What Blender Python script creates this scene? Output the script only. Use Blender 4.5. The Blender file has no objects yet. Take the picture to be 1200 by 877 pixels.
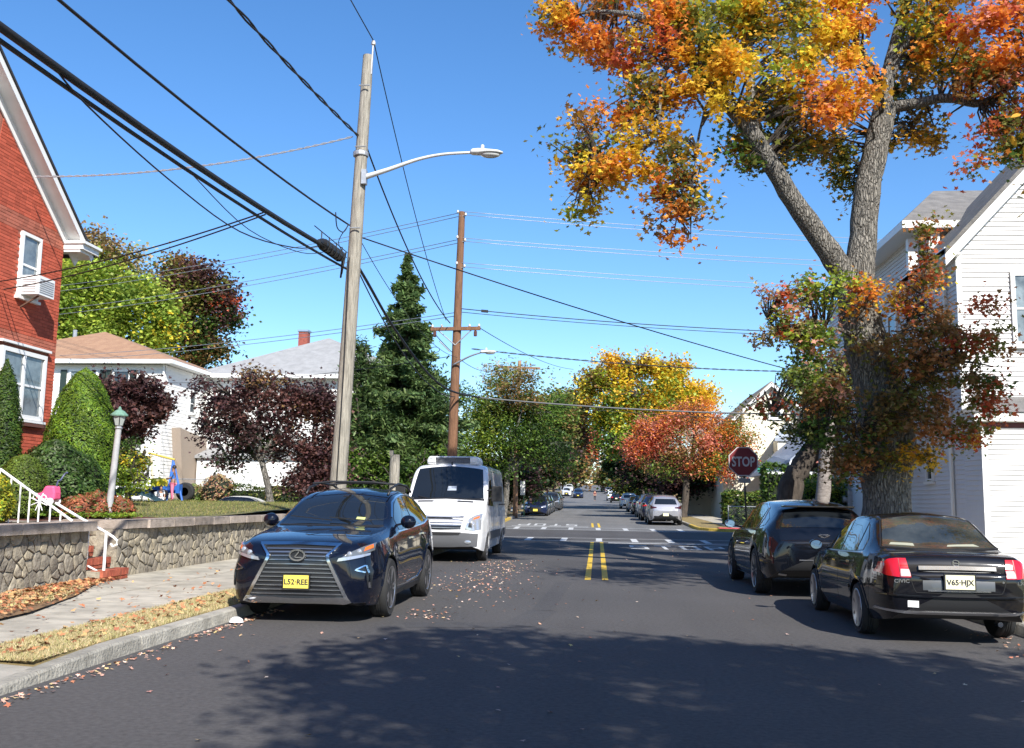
import bpy, bmesh, math, random
import numpy as np
from mathutils import Vector, Matrix
from mathutils.bvhtree import BVHTree

SC = bpy.context.scene
COL = SC.collection
PI = math.pi
random.seed(7)
RNG = np.random.default_rng(7)

# ------------------------------------------------------------------ camera
F_PX, CAM_H, ROLL, YAW, PITCH = 1160.0, 1.5, math.radians(0.9), math.radians(5.00155), math.radians(7.31512)
cam_d = bpy.data.cameras.new("camera")
cam = bpy.data.objects.new("camera", cam_d)
COL.objects.link(cam)
fw = Vector((-math.sin(YAW) * math.cos(PITCH), math.cos(YAW) * math.cos(PITCH), math.sin(PITCH)))
r0 = Vector((math.cos(YAW), math.sin(YAW), 0))
u0 = r0.cross(fw)
cr, sr = math.cos(ROLL), math.sin(ROLL)
rr = r0 * cr + u0 * sr
uu = -r0 * sr + u0 * cr
m = Matrix((rr, uu, -fw)).transposed().to_4x4()
m.translation = (0, 0, CAM_H)
cam.matrix_world = m
cam_d.sensor_width = 36
cam_d.lens = F_PX / 1200 * 36
cam_d.clip_start = 0.1
cam_d.clip_end = 6000
SC.camera = cam

# ------------------------------------------------------------------ world, sun, exposure
SUN = Vector((0.46, -0.888, 0)).normalized()
ELEV = math.radians(38)
world = bpy.data.worlds.new("World")
SC.world = world
world.use_nodes = True
wn = world.node_tree
wn.nodes.clear()
w_out = wn.nodes.new("ShaderNodeOutputWorld")
w_bg = wn.nodes.new("ShaderNodeBackground")
w_sky = wn.nodes.new("ShaderNodeTexSky")
w_sky.sky_type = 'NISHITA'
w_sky.sun_disc = False
w_sky.sun_elevation = ELEV
w_sky.sun_rotation = math.atan2(SUN.x, SUN.y)
w_sky.altitude = 50
w_sky.air_density = 1.0
w_sky.dust_density = 0.3
w_sky.ozone_density = 4.0
w_bg.inputs[1].default_value = 0.092
w_hs = wn.nodes.new("ShaderNodeHueSaturation")   # deeper blue of a dry autumn sky
w_hs.inputs["Hue"].default_value = 0.503
w_hs.inputs["Saturation"].default_value = 1.20
w_hs.inputs["Value"].default_value = 1.36
wn.links.new(w_sky.outputs[0], w_hs.inputs["Color"])
wn.links.new(w_hs.outputs[0], w_bg.inputs[0])
wn.links.new(w_bg.outputs[0], w_out.inputs[0])
sun_d = bpy.data.lights.new("sun", 'SUN')
sun_d.energy = 5.0
sun_d.angle = math.radians(0.5)
sun_d.color = (1.0, 0.955, 0.88)
sun = bpy.data.objects.new("sun", sun_d)
COL.objects.link(sun)
sd = Vector((SUN.x * math.cos(ELEV), SUN.y * math.cos(ELEV), math.sin(ELEV)))
sun.rotation_euler = sd.to_track_quat('Z', 'Y').to_euler()
sun.location = (20, -40, 50)
vs = SC.view_settings
vs.view_transform = 'Standard'
vs.look = 'None'
vs.exposure = 0.74
vs.gamma = 1
vs.use_curve_mapping = False

# ------------------------------------------------------------------ helpers: objects
def tag(o, label=None, cat=None, group=None, kind=None):
    if label: o["label"] = label
    if cat: o["category"] = cat
    if group: o["group"] = group
    if kind: o["kind"] = kind
    return o

def thing(name, label, cat, loc=(0, 0, 0), rz=0.0, group=None):
    o = bpy.data.objects.new(name, None)
    COL.objects.link(o)
    o.empty_display_size = 0.2
    o.location = loc
    o.rotation_euler = (0, 0, rz)
    return tag(o, label, cat, group)

def copy_tree(o, parent=None):
    c = o.copy()
    COL.objects.link(c)
    c.parent = parent
    for k in o.children:
        copy_tree(k, c)
    return c

def wloc(p):
    v = Vector((0, 0, 0))
    while p is not None:
        v += p.location
        p = p.parent
    return v

class MB:
    """collects shapes; build() links them as ONE mesh object"""
    def __init__(s):
        s.v, s.f, s.m = [], [], []
    def add(s, verts, faces, mi=0):
        b = len(s.v)
        s.v.extend([tuple(p) for p in verts])
        s.f.extend([tuple(b + i for i in f) for f in faces])
        s.m.extend([mi] * len(faces))
        return s
    def box(s, c, d, rz=0.0, mi=0, rot=None):
        hx, hy, hz = d[0] / 2, d[1] / 2, d[2] / 2
        R = rot if rot is not None else Matrix.Rotation(rz, 3, 'Z')
        c = Vector(c)
        vs_ = [c + R @ Vector((x * hx, y * hy, z * hz)) for z in (-1, 1) for y in (-1, 1) for x in (-1, 1)]
        return s.add(vs_, [(0, 2, 3, 1), (4, 5, 7, 6), (0, 1, 5, 4), (2, 6, 7, 3), (0, 4, 6, 2), (1, 3, 7, 5)], mi)
    def tube(s, pts, r, n=8, mi=0, cap=True):
        pts = [Vector(p) for p in pts]
        rs = r if isinstance(r, (list, tuple)) else [r] * len(pts)
        rings = []
        up = Vector((0.31, 0.17, 0.93))
        for i, p in enumerate(pts):
            d = (pts[min(i + 1, len(pts) - 1)] - pts[max(i - 1, 0)]).normalized()
            a = d.cross(up)
            if a.length < 0.05: a = d.cross(Vector((1, 0, 0)))
            a.normalize()
            b = d.cross(a)
            rings.append([p + (a * math.cos(2 * PI * k / n) + b * math.sin(2 * PI * k / n)) * rs[i] for k in range(n)])
        V = [q for ring in rings for q in ring]
        Fs = []
        for i in range(len(pts) - 1):
            for k in range(n):
                Fs.append((i * n + k, i * n + (k + 1) % n, (i + 1) * n + (k + 1) % n, (i + 1) * n + k))
        if cap:
            Fs.append(tuple(range(n)))
            Fs.append(tuple((len(pts) - 1) * n + k for k in reversed(range(n))))
        return s.add(V, Fs, mi)
    def bar(s, a, b, w, h=None, mi=0):
        a, b = Vector(a), Vector(b)
        d = b - a
        R = d.to_track_quat('X', 'Z').to_matrix()
        return s.box((a + b) / 2, (d.length, w, h or w), rot=R, mi=mi)
    def lathe(s, prof, c=(0, 0, 0), axis='z', n=24, mi=0, squash=(1, 1)):
        V, Fs = [], []
        for r, h in prof:
            for k in range(n):
                a = 2 * PI * k / n
                x, y = r * math.cos(a) * squash[0], r * math.sin(a) * squash[1]
                V.append({'z': (c[0] + x, c[1] + y, c[2] + h), 'x': (c[0] + h, c[1] + x, c[2] + y), 'y': (c[0] + x, c[1] + h, c[2] + y)}[axis])
        for i in range(len(prof) - 1):
            for k in range(n):
                Fs.append((i * n + k, i * n + (k + 1) % n, (i + 1) * n + (k + 1) % n, (i + 1) * n + k))
        if prof[0][0] > 1e-4: Fs.append(tuple(range(n)))
        if prof[-1][0] > 1e-4: Fs.append(tuple((len(prof) - 1) * n + k for k in range(n)))
        return s.add(V, Fs, mi)
    def prism(s, poly, z0, z1, mi=0, f=None):
        """poly in 2D, f maps (a, b, h) to 3D"""
        f = f or (lambda a, b, h: (a, b, h))
        n = len(poly)
        V = [f(a, b, z0) for a, b in poly] + [f(a, b, z1) for a, b in poly]
        Fs = [tuple(reversed(range(n))), tuple(range(n, 2 * n))] + [(i, (i + 1) % n, n + (i + 1) % n, n + i) for i in range(n)]
        return s.add(V, Fs, mi)
    def build(s, name, mats, parent=None, smooth=False, kind=None, world=True, fix=True, sharp=None):
        me = bpy.data.meshes.new(name)
        off = wloc(parent) if (parent is not None and world) else Vector((0, 0, 0))
        me.from_pydata([(x - off.x, y - off.y, z - off.z) for x, y, z in s.v], [], s.f)
        if not isinstance(mats, (list, tuple)): mats = [mats]
        for mt in mats: me.materials.append(mt)
        if len(mats) > 1: me.polygons.foreach_set("material_index", s.m)
        if fix and len(s.f) < 60000:
            bm = bmesh.new(); bm.from_mesh(me)
            bmesh.ops.recalc_face_normals(bm, faces=bm.faces)
            bm.to_mesh(me); bm.free()
        if smooth:
            me.polygons.foreach_set("use_smooth", [True] * len(me.polygons))
            if sharp is not None:
                try: me.set_sharp_from_angle(angle=math.radians(sharp))
                except Exception: pass
        me.update()
        o = bpy.data.objects.new(name, me)
        COL.objects.link(o)
        o.parent = parent
        if kind: o["kind"] = kind
        return o

# ------------------------------------------------------------------ helpers: materials
MATS = {}
def mat(name, color, rough=0.6, metal=0.0, var=0.0, scale=4.0, bump=0.0, bscale=40.0, coat=0.0, spec=0.5, trans=0.0, color2=None, stretch=None, alpha=1.0):
    if name in MATS: return MATS[name]
    mt = bpy.data.materials.new(name)
    mt.use_nodes = True
    nt = mt.node_tree
    b = nt.nodes["Principled BSDF"]
    b.inputs["Base Color"].default_value = (*color, 1)
    b.inputs["Roughness"].default_value = rough
    b.inputs["Metallic"].default_value = metal
    b.inputs["Specular IOR Level"].default_value = spec
    if coat: b.inputs["Coat Weight"].default_value = coat; b.inputs["Coat Roughness"].default_value = 0.03
    if trans: b.inputs["Transmission Weight"].default_value = trans
    if alpha < 1: b.inputs["Alpha"].default_value = alpha
    tc = nt.nodes.new("ShaderNodeTexCoord")
    vec = tc.outputs["Object"]
    if stretch:
        mp = nt.nodes.new("ShaderNodeMapping")
        mp.inputs["Scale"].default_value = stretch
        nt.links.new(vec, mp.inputs[0]); vec = mp.outputs[0]
    if var > 0 or color2:
        n1 = nt.nodes.new("ShaderNodeTexNoise")
        n1.inputs["Scale"].default_value = scale
        n1.inputs["Detail"].default_value = 8
        n1.inputs["Roughness"].default_value = 0.65
        nt.links.new(vec, n1.inputs["Vector"])
        rp = nt.nodes.new("ShaderNodeValToRGB")
        c2 = color2 or tuple(min(1, c * (1 + var)) for c in color)
        c1 = color if color2 else tuple(c * (1 - var) for c in color)
        rp.color_ramp.elements[0].position = 0.35; rp.color_ramp.elements[0].color = (*c1, 1)
        rp.color_ramp.elements[1].position = 0.65; rp.color_ramp.elements[1].color = (*c2, 1)
        nt.links.new(n1.outputs["Fac"], rp.inputs[0])
        nt.links.new(rp.outputs[0], b.inputs["Base Color"])
    if bump > 0:
        n2 = nt.nodes.new("ShaderNodeTexNoise")
        n2.inputs["Scale"].default_value = bscale
        n2.inputs["Detail"].default_value = 6
        nt.links.new(vec, n2.inputs["Vector"])
        bp = nt.nodes.new("ShaderNodeBump")
        bp.inputs["Strength"].default_value = bump
        bp.inputs["Distance"].default_value = 0.02
        nt.links.new(n2.outputs["Fac"], bp.inputs["Height"])
        nt.links.new(bp.outputs[0], b.inputs["Normal"])
    MATS[name] = mt
    return mt

def attr_mat(name, rough=0.6, translucent=0.0, spec=0.3):
    """colour read from the mesh attribute 'own_colour' (each leaf / stone keeps its own colour)"""
    if name in MATS: return MATS[name]
    mt = bpy.data.materials.new(name)
    mt.use_nodes = True
    nt = mt.node_tree
    b = nt.nodes["Principled BSDF"]
    a = nt.nodes.new("ShaderNodeAttribute"); a.attribute_name = "own_colour"
    nt.links.new(a.outputs["Color"], b.inputs["Base Color"])
    b.inputs["Roughness"].default_value = rough
    b.inputs["Specular IOR Level"].default_value = spec
    if translucent:
        t = nt.nodes.new("ShaderNodeBsdfTranslucent")
        nt.links.new(a.outputs["Color"], t.inputs["Color"])
        mx = nt.nodes.new("ShaderNodeMixShader"); mx.inputs[0].default_value = translucent
        o = [n for n in nt.nodes if n.type == 'OUTPUT_MATERIAL'][0]
        nt.links.new(b.outputs[0], mx.inputs[1]); nt.links.new(t.outputs[0], mx.inputs[2]); nt.links.new(mx.outputs[0], o.inputs[0])
    MATS[name] = mt
    return mt

def objinfo_mat(name, c1, c2, rough=0.85, bump=0.5, bscale=30, scale=10, c3=None):
    """colour varies from one stone / brick / slab object to the next"""
    if name in MATS: return MATS[name]
    mt = mat(name, c1, rough=rough, bump=bump, bscale=bscale)
    nt = mt.node_tree
    b = nt.nodes["Principled BSDF"]
    oi = nt.nodes.new("ShaderNodeObjectInfo")
    rp = nt.nodes.new("ShaderNodeValToRGB")
    rp.color_ramp.elements[0].color = (*c1, 1); rp.color_ramp.elements[1].color = (*c2, 1)
    if c3:
        e = rp.color_ramp.elements.new(0.5); e.color = (*c3, 1)
    nt.links.new(oi.outputs["Random"], rp.inputs[0])
    n1 = nt.nodes.new("ShaderNodeTexNoise"); n1.inputs["Scale"].default_value = scale; n1.inputs["Detail"].default_value = 6
    tc = nt.nodes.new("ShaderNodeTexCoord"); nt.links.new(tc.outputs["Object"], n1.inputs["Vector"])
    mr = nt.nodes.new("ShaderNodeMapRange"); mr.inputs[1].default_value = 0.3; mr.inputs[2].default_value = 0.7; mr.inputs[3].default_value = 0.7; mr.inputs[4].default_value = 1.25
    nt.links.new(n1.outputs["Fac"], mr.inputs[0])
    mm = nt.nodes.new("ShaderNodeVectorMath"); mm.operation = 'SCALE'
    nt.links.new(rp.outputs[0], mm.inputs[0]); nt.links.new(mr.outputs[0], mm.inputs["Scale"])
    nt.links.new(mm.outputs[0], b.inputs["Base Color"])
    return mt

WHITE = mat("white_paint", (0.78, 0.78, 0.76), 0.45, var=0.04, scale=3)
WHITE2 = mat("white_trim", (0.80, 0.80, 0.78), 0.4)
GLASS = mat("window_glass", (0.03, 0.035, 0.04), 0.04, spec=0.9)
GLASSL = mat("curtained_glass", (0.16, 0.19, 0.2), 0.05, spec=0.9, var=0.5, scale=2)
BLACKP = mat("black_plastic", (0.012, 0.012, 0.013), 0.5)
RUBBER = mat("tyre_rubber", (0.018, 0.018, 0.018), 0.8, bump=0.2, bscale=60)
CHROME = mat("chrome", (0.75, 0.76, 0.78), 0.12, metal=1.0)
ALLOY = mat("alloy", (0.5, 0.5, 0.52), 0.28, metal=0.9)
STEEL = mat("galvanised_steel", (0.42, 0.43, 0.44), 0.45, metal=0.6, var=0.15, scale=12)
CARGLASS = mat("tinted_car_glass", (0.010, 0.012, 0.014), 0.02, spec=0.7, coat=0.3)
REDLENS = mat("red_lens", (0.55, 0.006, 0.012), 0.12, coat=1.0)
AMBER = mat("amber_lens", (0.75, 0.14, 0.02), 0.15, coat=1.0)
CLEAR = mat("clear_lens", (0.42, 0.44, 0.47), 0.08, metal=0.5, coat=1.0)
PLATE = mat("yellow_plate", (0.82, 0.66, 0.10), 0.4)
PLATEW = mat("pale_plate", (0.80, 0.76, 0.50), 0.4)
INK = mat("dark_ink", (0.02, 0.02, 0.03), 0.6)
WOODG = mat("weathered_pole_wood", (0.27, 0.248, 0.205), 0.9, var=0.4, scale=5, bump=0.6, bscale=22, stretch=(6, 6, 0.5))
WOODB = mat("brown_pole_wood", (0.17, 0.085, 0.045), 0.9, var=0.35, scale=5, bump=0.6, bscale=22, stretch=(6, 6, 0.5))
BARK = mat("grey_bark", (0.15, 0.138, 0.12), 0.95, color2=(0.36, 0.335, 0.29), scale=6, bump=1.0, bscale=12, stretch=(4.5, 4.5, 0.8))
def furrow(mt, sc=7.0, st=(3.2, 3.2, .55), dist=.05, dark=.58):
    nt = mt.node_tree; b = nt.nodes["Principled BSDF"]
    tc = nt.nodes.new("ShaderNodeTexCoord"); mp = nt.nodes.new("ShaderNodeMapping"); mp.inputs["Scale"].default_value = st
    nz = nt.nodes.new("ShaderNodeTexNoise"); nz.inputs["Scale"].default_value = 3.0; nz.inputs["Detail"].default_value = 4
    mx = nt.nodes.new("ShaderNodeVectorMath"); mx.operation = 'MULTIPLY_ADD'; mx.inputs[1].default_value = (.35, .35, .35)
    vo = nt.nodes.new("ShaderNodeTexVoronoi"); vo.feature = 'DISTANCE_TO_EDGE'; vo.inputs["Scale"].default_value = sc
    nt.links.new(tc.outputs["Object"], mp.inputs[0]); nt.links.new(tc.outputs["Object"], nz.inputs["Vector"])
    nt.links.new(nz.outputs["Color"], mx.inputs[0]); nt.links.new(mp.outputs[0], mx.inputs[2]); nt.links.new(mx.outputs[0], vo.inputs["Vector"])
    rp = nt.nodes.new("ShaderNodeMapRange"); rp.inputs[1].default_value = 0.0; rp.inputs[2].default_value = 0.22
    nt.links.new(vo.outputs["Distance"], rp.inputs[0])
    bp = nt.nodes.new("ShaderNodeBump"); bp.inputs["Strength"].default_value = 1.0; bp.inputs["Distance"].default_value = dist
    nt.links.new(rp.outputs[0], bp.inputs["Height"])
    old = b.inputs["Normal"].links[0].from_socket; nt.links.new(old, bp.inputs["Normal"]); nt.links.new(bp.outputs[0], b.inputs["Normal"])
    m2 = nt.nodes.new("ShaderNodeMapRange"); m2.inputs[3].default_value = dark; m2.inputs[4].default_value = 1.0; nt.links.new(rp.outputs[0], m2.inputs[0])
    sc_ = nt.nodes.new("ShaderNodeVectorMath"); sc_.operation = 'SCALE'
    oc = b.inputs["Base Color"].links[0].from_socket; nt.links.new(oc, sc_.inputs[0]); nt.links.new(m2.outputs[0], sc_.inputs["Scale"]); nt.links.new(sc_.outputs[0], b.inputs["Base Color"])
BARK.node_tree.nodes["Bump"].inputs["Distance"].default_value = 0.04
furrow(BARK)
BARKD = mat("dark_bark", (0.06, 0.048, 0.038), 0.95, var=0.4, scale=6, bump=0.8, bscale=16, stretch=(2, 2, 0.6))
WIREM = mat("black_cable", (0.012, 0.012, 0.013), 0.6)
WIREG = mat("silver_cable", (0.40, 0.41, 0.43), 0.4, metal=0.5)
LEAFM = attr_mat("autumn_leaf", 0.5, 0.42, 0.35)
LEAFD = attr_mat("ground_leaf", 0.8, 0.0, 0.2)

# ------------------------------------------------------------------ terrain profile
_PY = np.array([-600, 30, 38.8, 49.8, 56.5, 70, 120, 180, 200, 350, 420, 520, 4000.0])
_PZ = np.array([0, 0, .06, .17, .32, .5, 1.05, 1.95, 2.9, 7.9, 9.2, 9.0, 9.0])
_fy = np.arange(-600, 1000, 1.0)
_fz = np.interp(_fy, _PY, _PZ)
_k = np.ones(9) / 9
_fz = np.convolve(np.pad(_fz, 4, mode='edge'), _k, mode='valid')
def rz(y): return float(np.interp(y, _fy, _fz))

def xo(y): return -0.012 * max(0.0, y - 48.0)   # the far street bears slightly left

def ylist(y0, y1):
    ys = [y0]
    y = y0
    while y < y1 - 1e-6:
        y = min(y1, y + (2.0 if y < 80 else 5.0))
        ys.append(y)
    return ys

def strip(x0, x1, y0, y1, dz, mb=None, dz1=None):
    """a sheet that follows the ground; x0/x1 may be functions of y"""
    mb = mb or MB()
    fx0 = x0 if callable(x0) else (lambda y: x0)
    fx1 = x1 if callable(x1) else (lambda y: x1)
    ys = ylist(y0, y1)
    d1 = dz if dz1 is None else dz1
    V = []
    for y in ys:
        V += [(fx0(y) + xo(y), y, rz(y) + dz), (fx1(y) + xo(y), y, rz(y) + d1)]
    mb.add(V, [(2 * i, 2 * i + 1, 2 * i + 3, 2 * i + 2) for i in range(len(ys) - 1)])
    return mb

# ------------------------------------------------------------------ ground and roads
GRASS = mat("dry_lawn", (0.075, 0.085, 0.022), 0.95, color2=(0.20, 0.17, 0.065), scale=1.3, bump=0.8, bscale=60)
STRAW = mat("straw_grass", (0.30, 0.21, 0.09), 0.95, color2=(0.17, 0.14, 0.05), scale=3.5, bump=1.0, bscale=70)
EARTH = mat("leaf_covered_earth", (0.16, 0.10, 0.05), 0.95, color2=(0.26, 0.15, 0.07), scale=4, bump=1.0, bscale=50)
MULCH = mat("red_mulch", (0.10, 0.035, 0.02), 0.95, var=0.5, scale=9, bump=1.0, bscale=60)

def asphalt(name, base, light, patch=0.0):
    mt = bpy.data.materials.new(name); mt.use_nodes = True
    nt = mt.node_tree; b = nt.nodes["Principled BSDF"]
    tc = nt.nodes.new("ShaderNodeTexCoord")
    def noise(sc, det, st=(1, 1, 1)):
        mp = nt.nodes.new("ShaderNodeMapping"); mp.inputs["Scale"].default_value = st
        nt.links.new(tc.outputs["Object"], mp.inputs[0])
        n = nt.nodes.new("ShaderNodeTexNoise"); n.inputs["Scale"].default_value = sc; n.inputs["Detail"].default_value = det
        nt.links.new(mp.outputs[0], n.inputs["Vector"]); return n.outputs["Fac"]
    big = noise(0.35, 5); tracks = noise(1.1, 4, (1, 0.06, 1)); fine = noise(160, 3)
    r1 = nt.nodes.new("ShaderNodeValToRGB")
    r1.color_ramp.elements[0].position = 0.3; r1.color_ramp.elements[0].color = (*base, 1)
    r1.color_ramp.elements[1].position = 0.7; r1.color_ramp.elements[1].color = (*light, 1)
    ad = nt.nodes.new("ShaderNodeMath"); ad.operation = 'ADD'
    m2 = nt.nodes.new("ShaderNodeMath"); m2.operation = 'MULTIPLY'; m2.inputs[1].default_value = 0.5
    m3 = nt.nodes.new("ShaderNodeMath"); m3.operation = 'MULTIPLY'; m3.inputs[1].default_value = 0.5
    nt.links.new(big, m2.inputs[0]); nt.links.new(tracks, m3.inputs[0])
    nt.links.new(m2.outputs[0], ad.inputs[0]); nt.links.new(m3.outputs[0], ad.inputs[1]); nt.links.new(ad.outputs[0], r1.inputs[0])
    mr = nt.nodes.new("ShaderNodeMapRange"); mr.inputs[1].default_value = 0.3; mr.inputs[2].default_value = 0.7; mr.inputs[3].default_value = 0.55; mr.inputs[4].default_value = 1.5
    mid = noise(22, 5)
    fm = nt.nodes.new("ShaderNodeMath"); fm.operation = 'MULTIPLY_ADD'; fm.inputs[1].default_value = 0.55
    fh = nt.nodes.new("ShaderNodeMath"); fh.operation = 'MULTIPLY'; fh.inputs[1].default_value = 0.45
    nt.links.new(mid, fh.inputs[0]); nt.links.new(fine, fm.inputs[0]); nt.links.new(fh.outputs[0], fm.inputs[2]); nt.links.new(fm.outputs[0], mr.inputs[0])
    sc_ = nt.nodes.new("ShaderNodeVectorMath"); sc_.operation = 'SCALE'
    nt.links.new(r1.outputs[0], sc_.inputs[0]); nt.links.new(mr.outputs[0], sc_.inputs["Scale"]); nt.links.new(sc_.outputs[0], b.inputs["Base Color"])
    b.inputs["Roughness"].default_value = 0.85
    b.inputs["Specular IOR Level"].default_value = 0.3
    bp = nt.nodes.new("ShaderNodeBump"); bp.inputs["Strength"].default_value = 0.5; bp.inputs["Distance"].default_value = 0.01
    nt.links.new(fine, bp.inputs["Height"]); nt.links.new(bp.outputs[0], b.inputs["Normal"])
    return mt
ASPH = asphalt("new_asphalt", (0.060, 0.057, 0.056), (0.088, 0.083, 0.081))
ASPHO = asphalt("old_asphalt", (0.11, 0.11, 0.107), (0.17, 0.165, 0.16))
CONC = mat("concrete", (0.27, 0.25, 0.21), 0.9, color2=(0.37, 0.34, 0.29), scale=3, bump=0.4, bscale=60)
CONCS = objinfo_mat("concrete_slab", (0.36, 0.33, 0.265), (0.43, 0.395, 0.325), 0.9, 0.4, 60, 3)
KERBM = objinfo_mat("kerb_concrete", (0.25, 0.235, 0.20), (0.38, 0.355, 0.30), 0.9, 1.0, 30, 4)
YELP = mat("yellow_road_paint", (0.62, 0.40, 0.03), 0.7, var=0.12, scale=14)
WHTP = mat("white_road_paint", (0.50, 0.50, 0.49), 0.7, var=0.12, scale=9)

g = MB()
xs = [-1500, -400, -120, -40, -12, -6, 0, 6, 12, 40, 120, 400, 1500]
ys = [-600, -100, -30] + list(range(0, 80, 8)) + list(range(80, 440, 20)) + [520, 900, 2500]
g.add([(x, y, rz(y) - 0.03) for y in ys for x in xs],
      [(j * len(xs) + i, j * len(xs) + i + 1, (j + 1) * len(xs) + i + 1, (j + 1) * len(xs) + i) for j in range(len(ys) - 1) for i in range(len(xs) - 1)])
tag(g.build("ground", GRASS), kind="structure")
tag(strip(-9, 9, -60, 48, 0.0).build("road", ASPH), kind="structure")
tag(strip(-9, 9, 48, 430, 0.001).build("far_road", ASPHO), kind="structure")
cs = strip(-150, -9, 40, 48.5, 0.0); strip(9, 150, 40, 48.5, 0.0, cs)
tag(cs.build("cross_street", ASPH), kind="structure")
seam = strip(-4.4, 4.9, 11.35, 11.55, 0.0008)
tar = mat("tar_seam", (0.030, 0.030, 0.032), 0.7, var=0.3, scale=6)

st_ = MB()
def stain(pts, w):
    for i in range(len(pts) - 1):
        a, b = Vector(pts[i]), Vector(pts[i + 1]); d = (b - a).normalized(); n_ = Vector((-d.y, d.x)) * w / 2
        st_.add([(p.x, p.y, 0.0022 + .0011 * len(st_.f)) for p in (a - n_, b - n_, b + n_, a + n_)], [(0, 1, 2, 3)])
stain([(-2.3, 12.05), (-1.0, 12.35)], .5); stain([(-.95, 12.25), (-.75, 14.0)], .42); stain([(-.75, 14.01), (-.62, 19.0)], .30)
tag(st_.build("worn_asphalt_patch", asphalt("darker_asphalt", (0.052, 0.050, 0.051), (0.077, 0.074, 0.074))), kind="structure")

# painted markings
mk = MB()
for xa in (-0.24, 0.10):
    strip(xa, xa + 0.12, 19.7, 36.9, 0.004, mk); strip(xa, xa + 0.12, 51.8, 57.0, 0.006, mk)
tag(mk.build("centre_line_paint", YELP), kind="structure")
wm = MB()
def xbar(x0, x1, y0, y1, d=0.005): strip(x0, x1, y0, y1, d, wm)
for (ya, yb) in ((37.4, 40.2), (48.6, 51.2)):
    strip(-4.6, 5.2, ya, ya + 0.15, 0.005, wm); strip(-4.6, 5.2, yb - 0.15, yb, 0.005, wm)
    for i in range(7):
        xb_ = -4.1 + i * 1.35
        strip(xb_, xb_ + 0.24, ya + 0.154, yb - 0.154, 0.005, wm)
for xa in (-8.6, 7.9):
    for i in range(5):
        strip(xa, xa + 2.0, 41.0 + i * 1.4, 41.45 + i * 1.4, 0.005, wm)
strip(-4.4, -0.4, 51.9, 52.2, 0.005, wm)
strip(0.4, 4.9, 36.4, 36.8, 0.005, wm)
LET = {'S': [(0, 0, 1, .14), (.0, .14, .22, .5), (0, .43, 1, .57), (.78, .5, 1, .86), (0, .86, 1, 1)][:],
       'T': [(.39, 0, .61, .86), (0, .86, 1, 1)], 'O': [(0, 0, 1, .14), (0, .14, .22, .86), (.78, .14, 1, .86), (0, .86, 1, 1)],
       'P': [(0, 0, .22, .86), (0, .86, 1, 1), (.78, .57, 1, .86), (.22, .43, 1, .57)]}
LET['S'] = [(0, 0, 1, .14), (.78, .14, 1, .43), (0, .43, 1, .57), (0, .57, .22, .86), (0, .86, 1, 1)]
for k, ch in enumerate("STOP"):
    for (a, b, c, d) in LET[ch]:
        x0 = 1.1 + k * 0.85
        strip(x0 + a * .6, x0 + c * .6, 32.8 + b * 2.4, 32.8 + d * 2.4, 0.006, wm)
        x1 = -1.0 - k * 0.85
        strip(x1 - c * .6, x1 - a * .6, 55.2 - d * 2.4, 55.2 - b * 2.4, 0.006, wm)
tag(wm.build("white_road_markings", WHTP), kind="structure")

# kerbs: stones laid along a line
def kerb(name, pts, w, h0, h1, m_, n_part, zbase=None, stone=1.8, side=1, mats=None):
    """pts: 2D line of the road face; side=+1 body lies to the left of travel"""
    root = thing(name, None, None); root["kind"] = "structure"
    P = [Vector((a, b)) for a, b in pts]
    seg = [0]
    for i in range(1, len(P)): seg.append(seg[-1] + (P[i] - P[i - 1]).length)
    def at(s):
        s = max(0, min(seg[-1] - 1e-6, s))
        for i in range(1, len(P)):
            if s <= seg[i]:
                t = (s - seg[i - 1]) / (seg[i] - seg[i - 1]); q = P[i - 1].lerp(P[i], t); d = (P[i] - P[i - 1]).normalized(); return q, d
    s = 0; k = 0
    while s < seg[-1] - 0.2:
        e = min(seg[-1], s + stone)
        ringn = 3
        V = []
        mx = 0
        for j in range(ringn + 1):
            q, d = at(s + 0.006 + (e - s - 0.012) * j / ringn)
            nrm = Vector((-d.y, d.x)) * side
            z = rz(q.y)
            hh = h0 if h1 is None else h1(q)
            for (o_, zz) in ((0.0, -0.05), (0.0 + 0.02, hh - 0.02), (0.04, hh), (w, hh), (w, -0.05)):
                p = q + nrm * o_
                V.append((p.x + xo(p.y), p.y, z + zz))
        Fs = [(j * 5 + i, j * 5 + i + 1, (j + 1) * 5 + i + 1, (j + 1) * 5 + i) for j in range(ringn) for i in range(4)] + [(0, 1, 2, 3, 4), tuple(ringn * 5 + i for i in (4, 3, 2, 1, 0))]
        MB().add(V, Fs).build(n_part, (mats(at((s + e) / 2)[0]) if mats else m_), root)
        s = e; k += 1
    return root

def arc(cx, cy, r, a0, a1, n=7):
    return [(cx + r * math.cos(math.radians(a0 + (a1 - a0) * i / n)), cy + r * math.sin(math.radians(a0 + (a1 - a0) * i / n))) for i in range(n + 1)]
XL, XR, XL2 = -4.42, 5.02, -5.1
YPK = objinfo_mat("yellow_kerb_paint", (0.55, 0.36, 0.04), (0.50, 0.34, 0.06), 0.8, 0.4, 40, 8)
hl = lambda q: 0.05 if q.y < 6.8 else (0.05 + (q.y - 6.8) / 2.2 * 0.085 if q.y < 9.0 else 0.135)
kerb("kerb", [(XL, 4.2), (XL, 37.5)] + arc(XL - 3, 37.5, 3, 0, 90)[1:] + [(-30, 40.5)], 0.17, 0.14, hl, KERBM, "kerb_stone", side=1)
kerb("kerb", [(XR, 6), (XR, 37.0)] + arc(XR + 3, 37.0, 3, 180, 90)[1:] + [(30, 40.0)], 0.17, 0.14, None, KERBM, "kerb_stone", side=-1)
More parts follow.
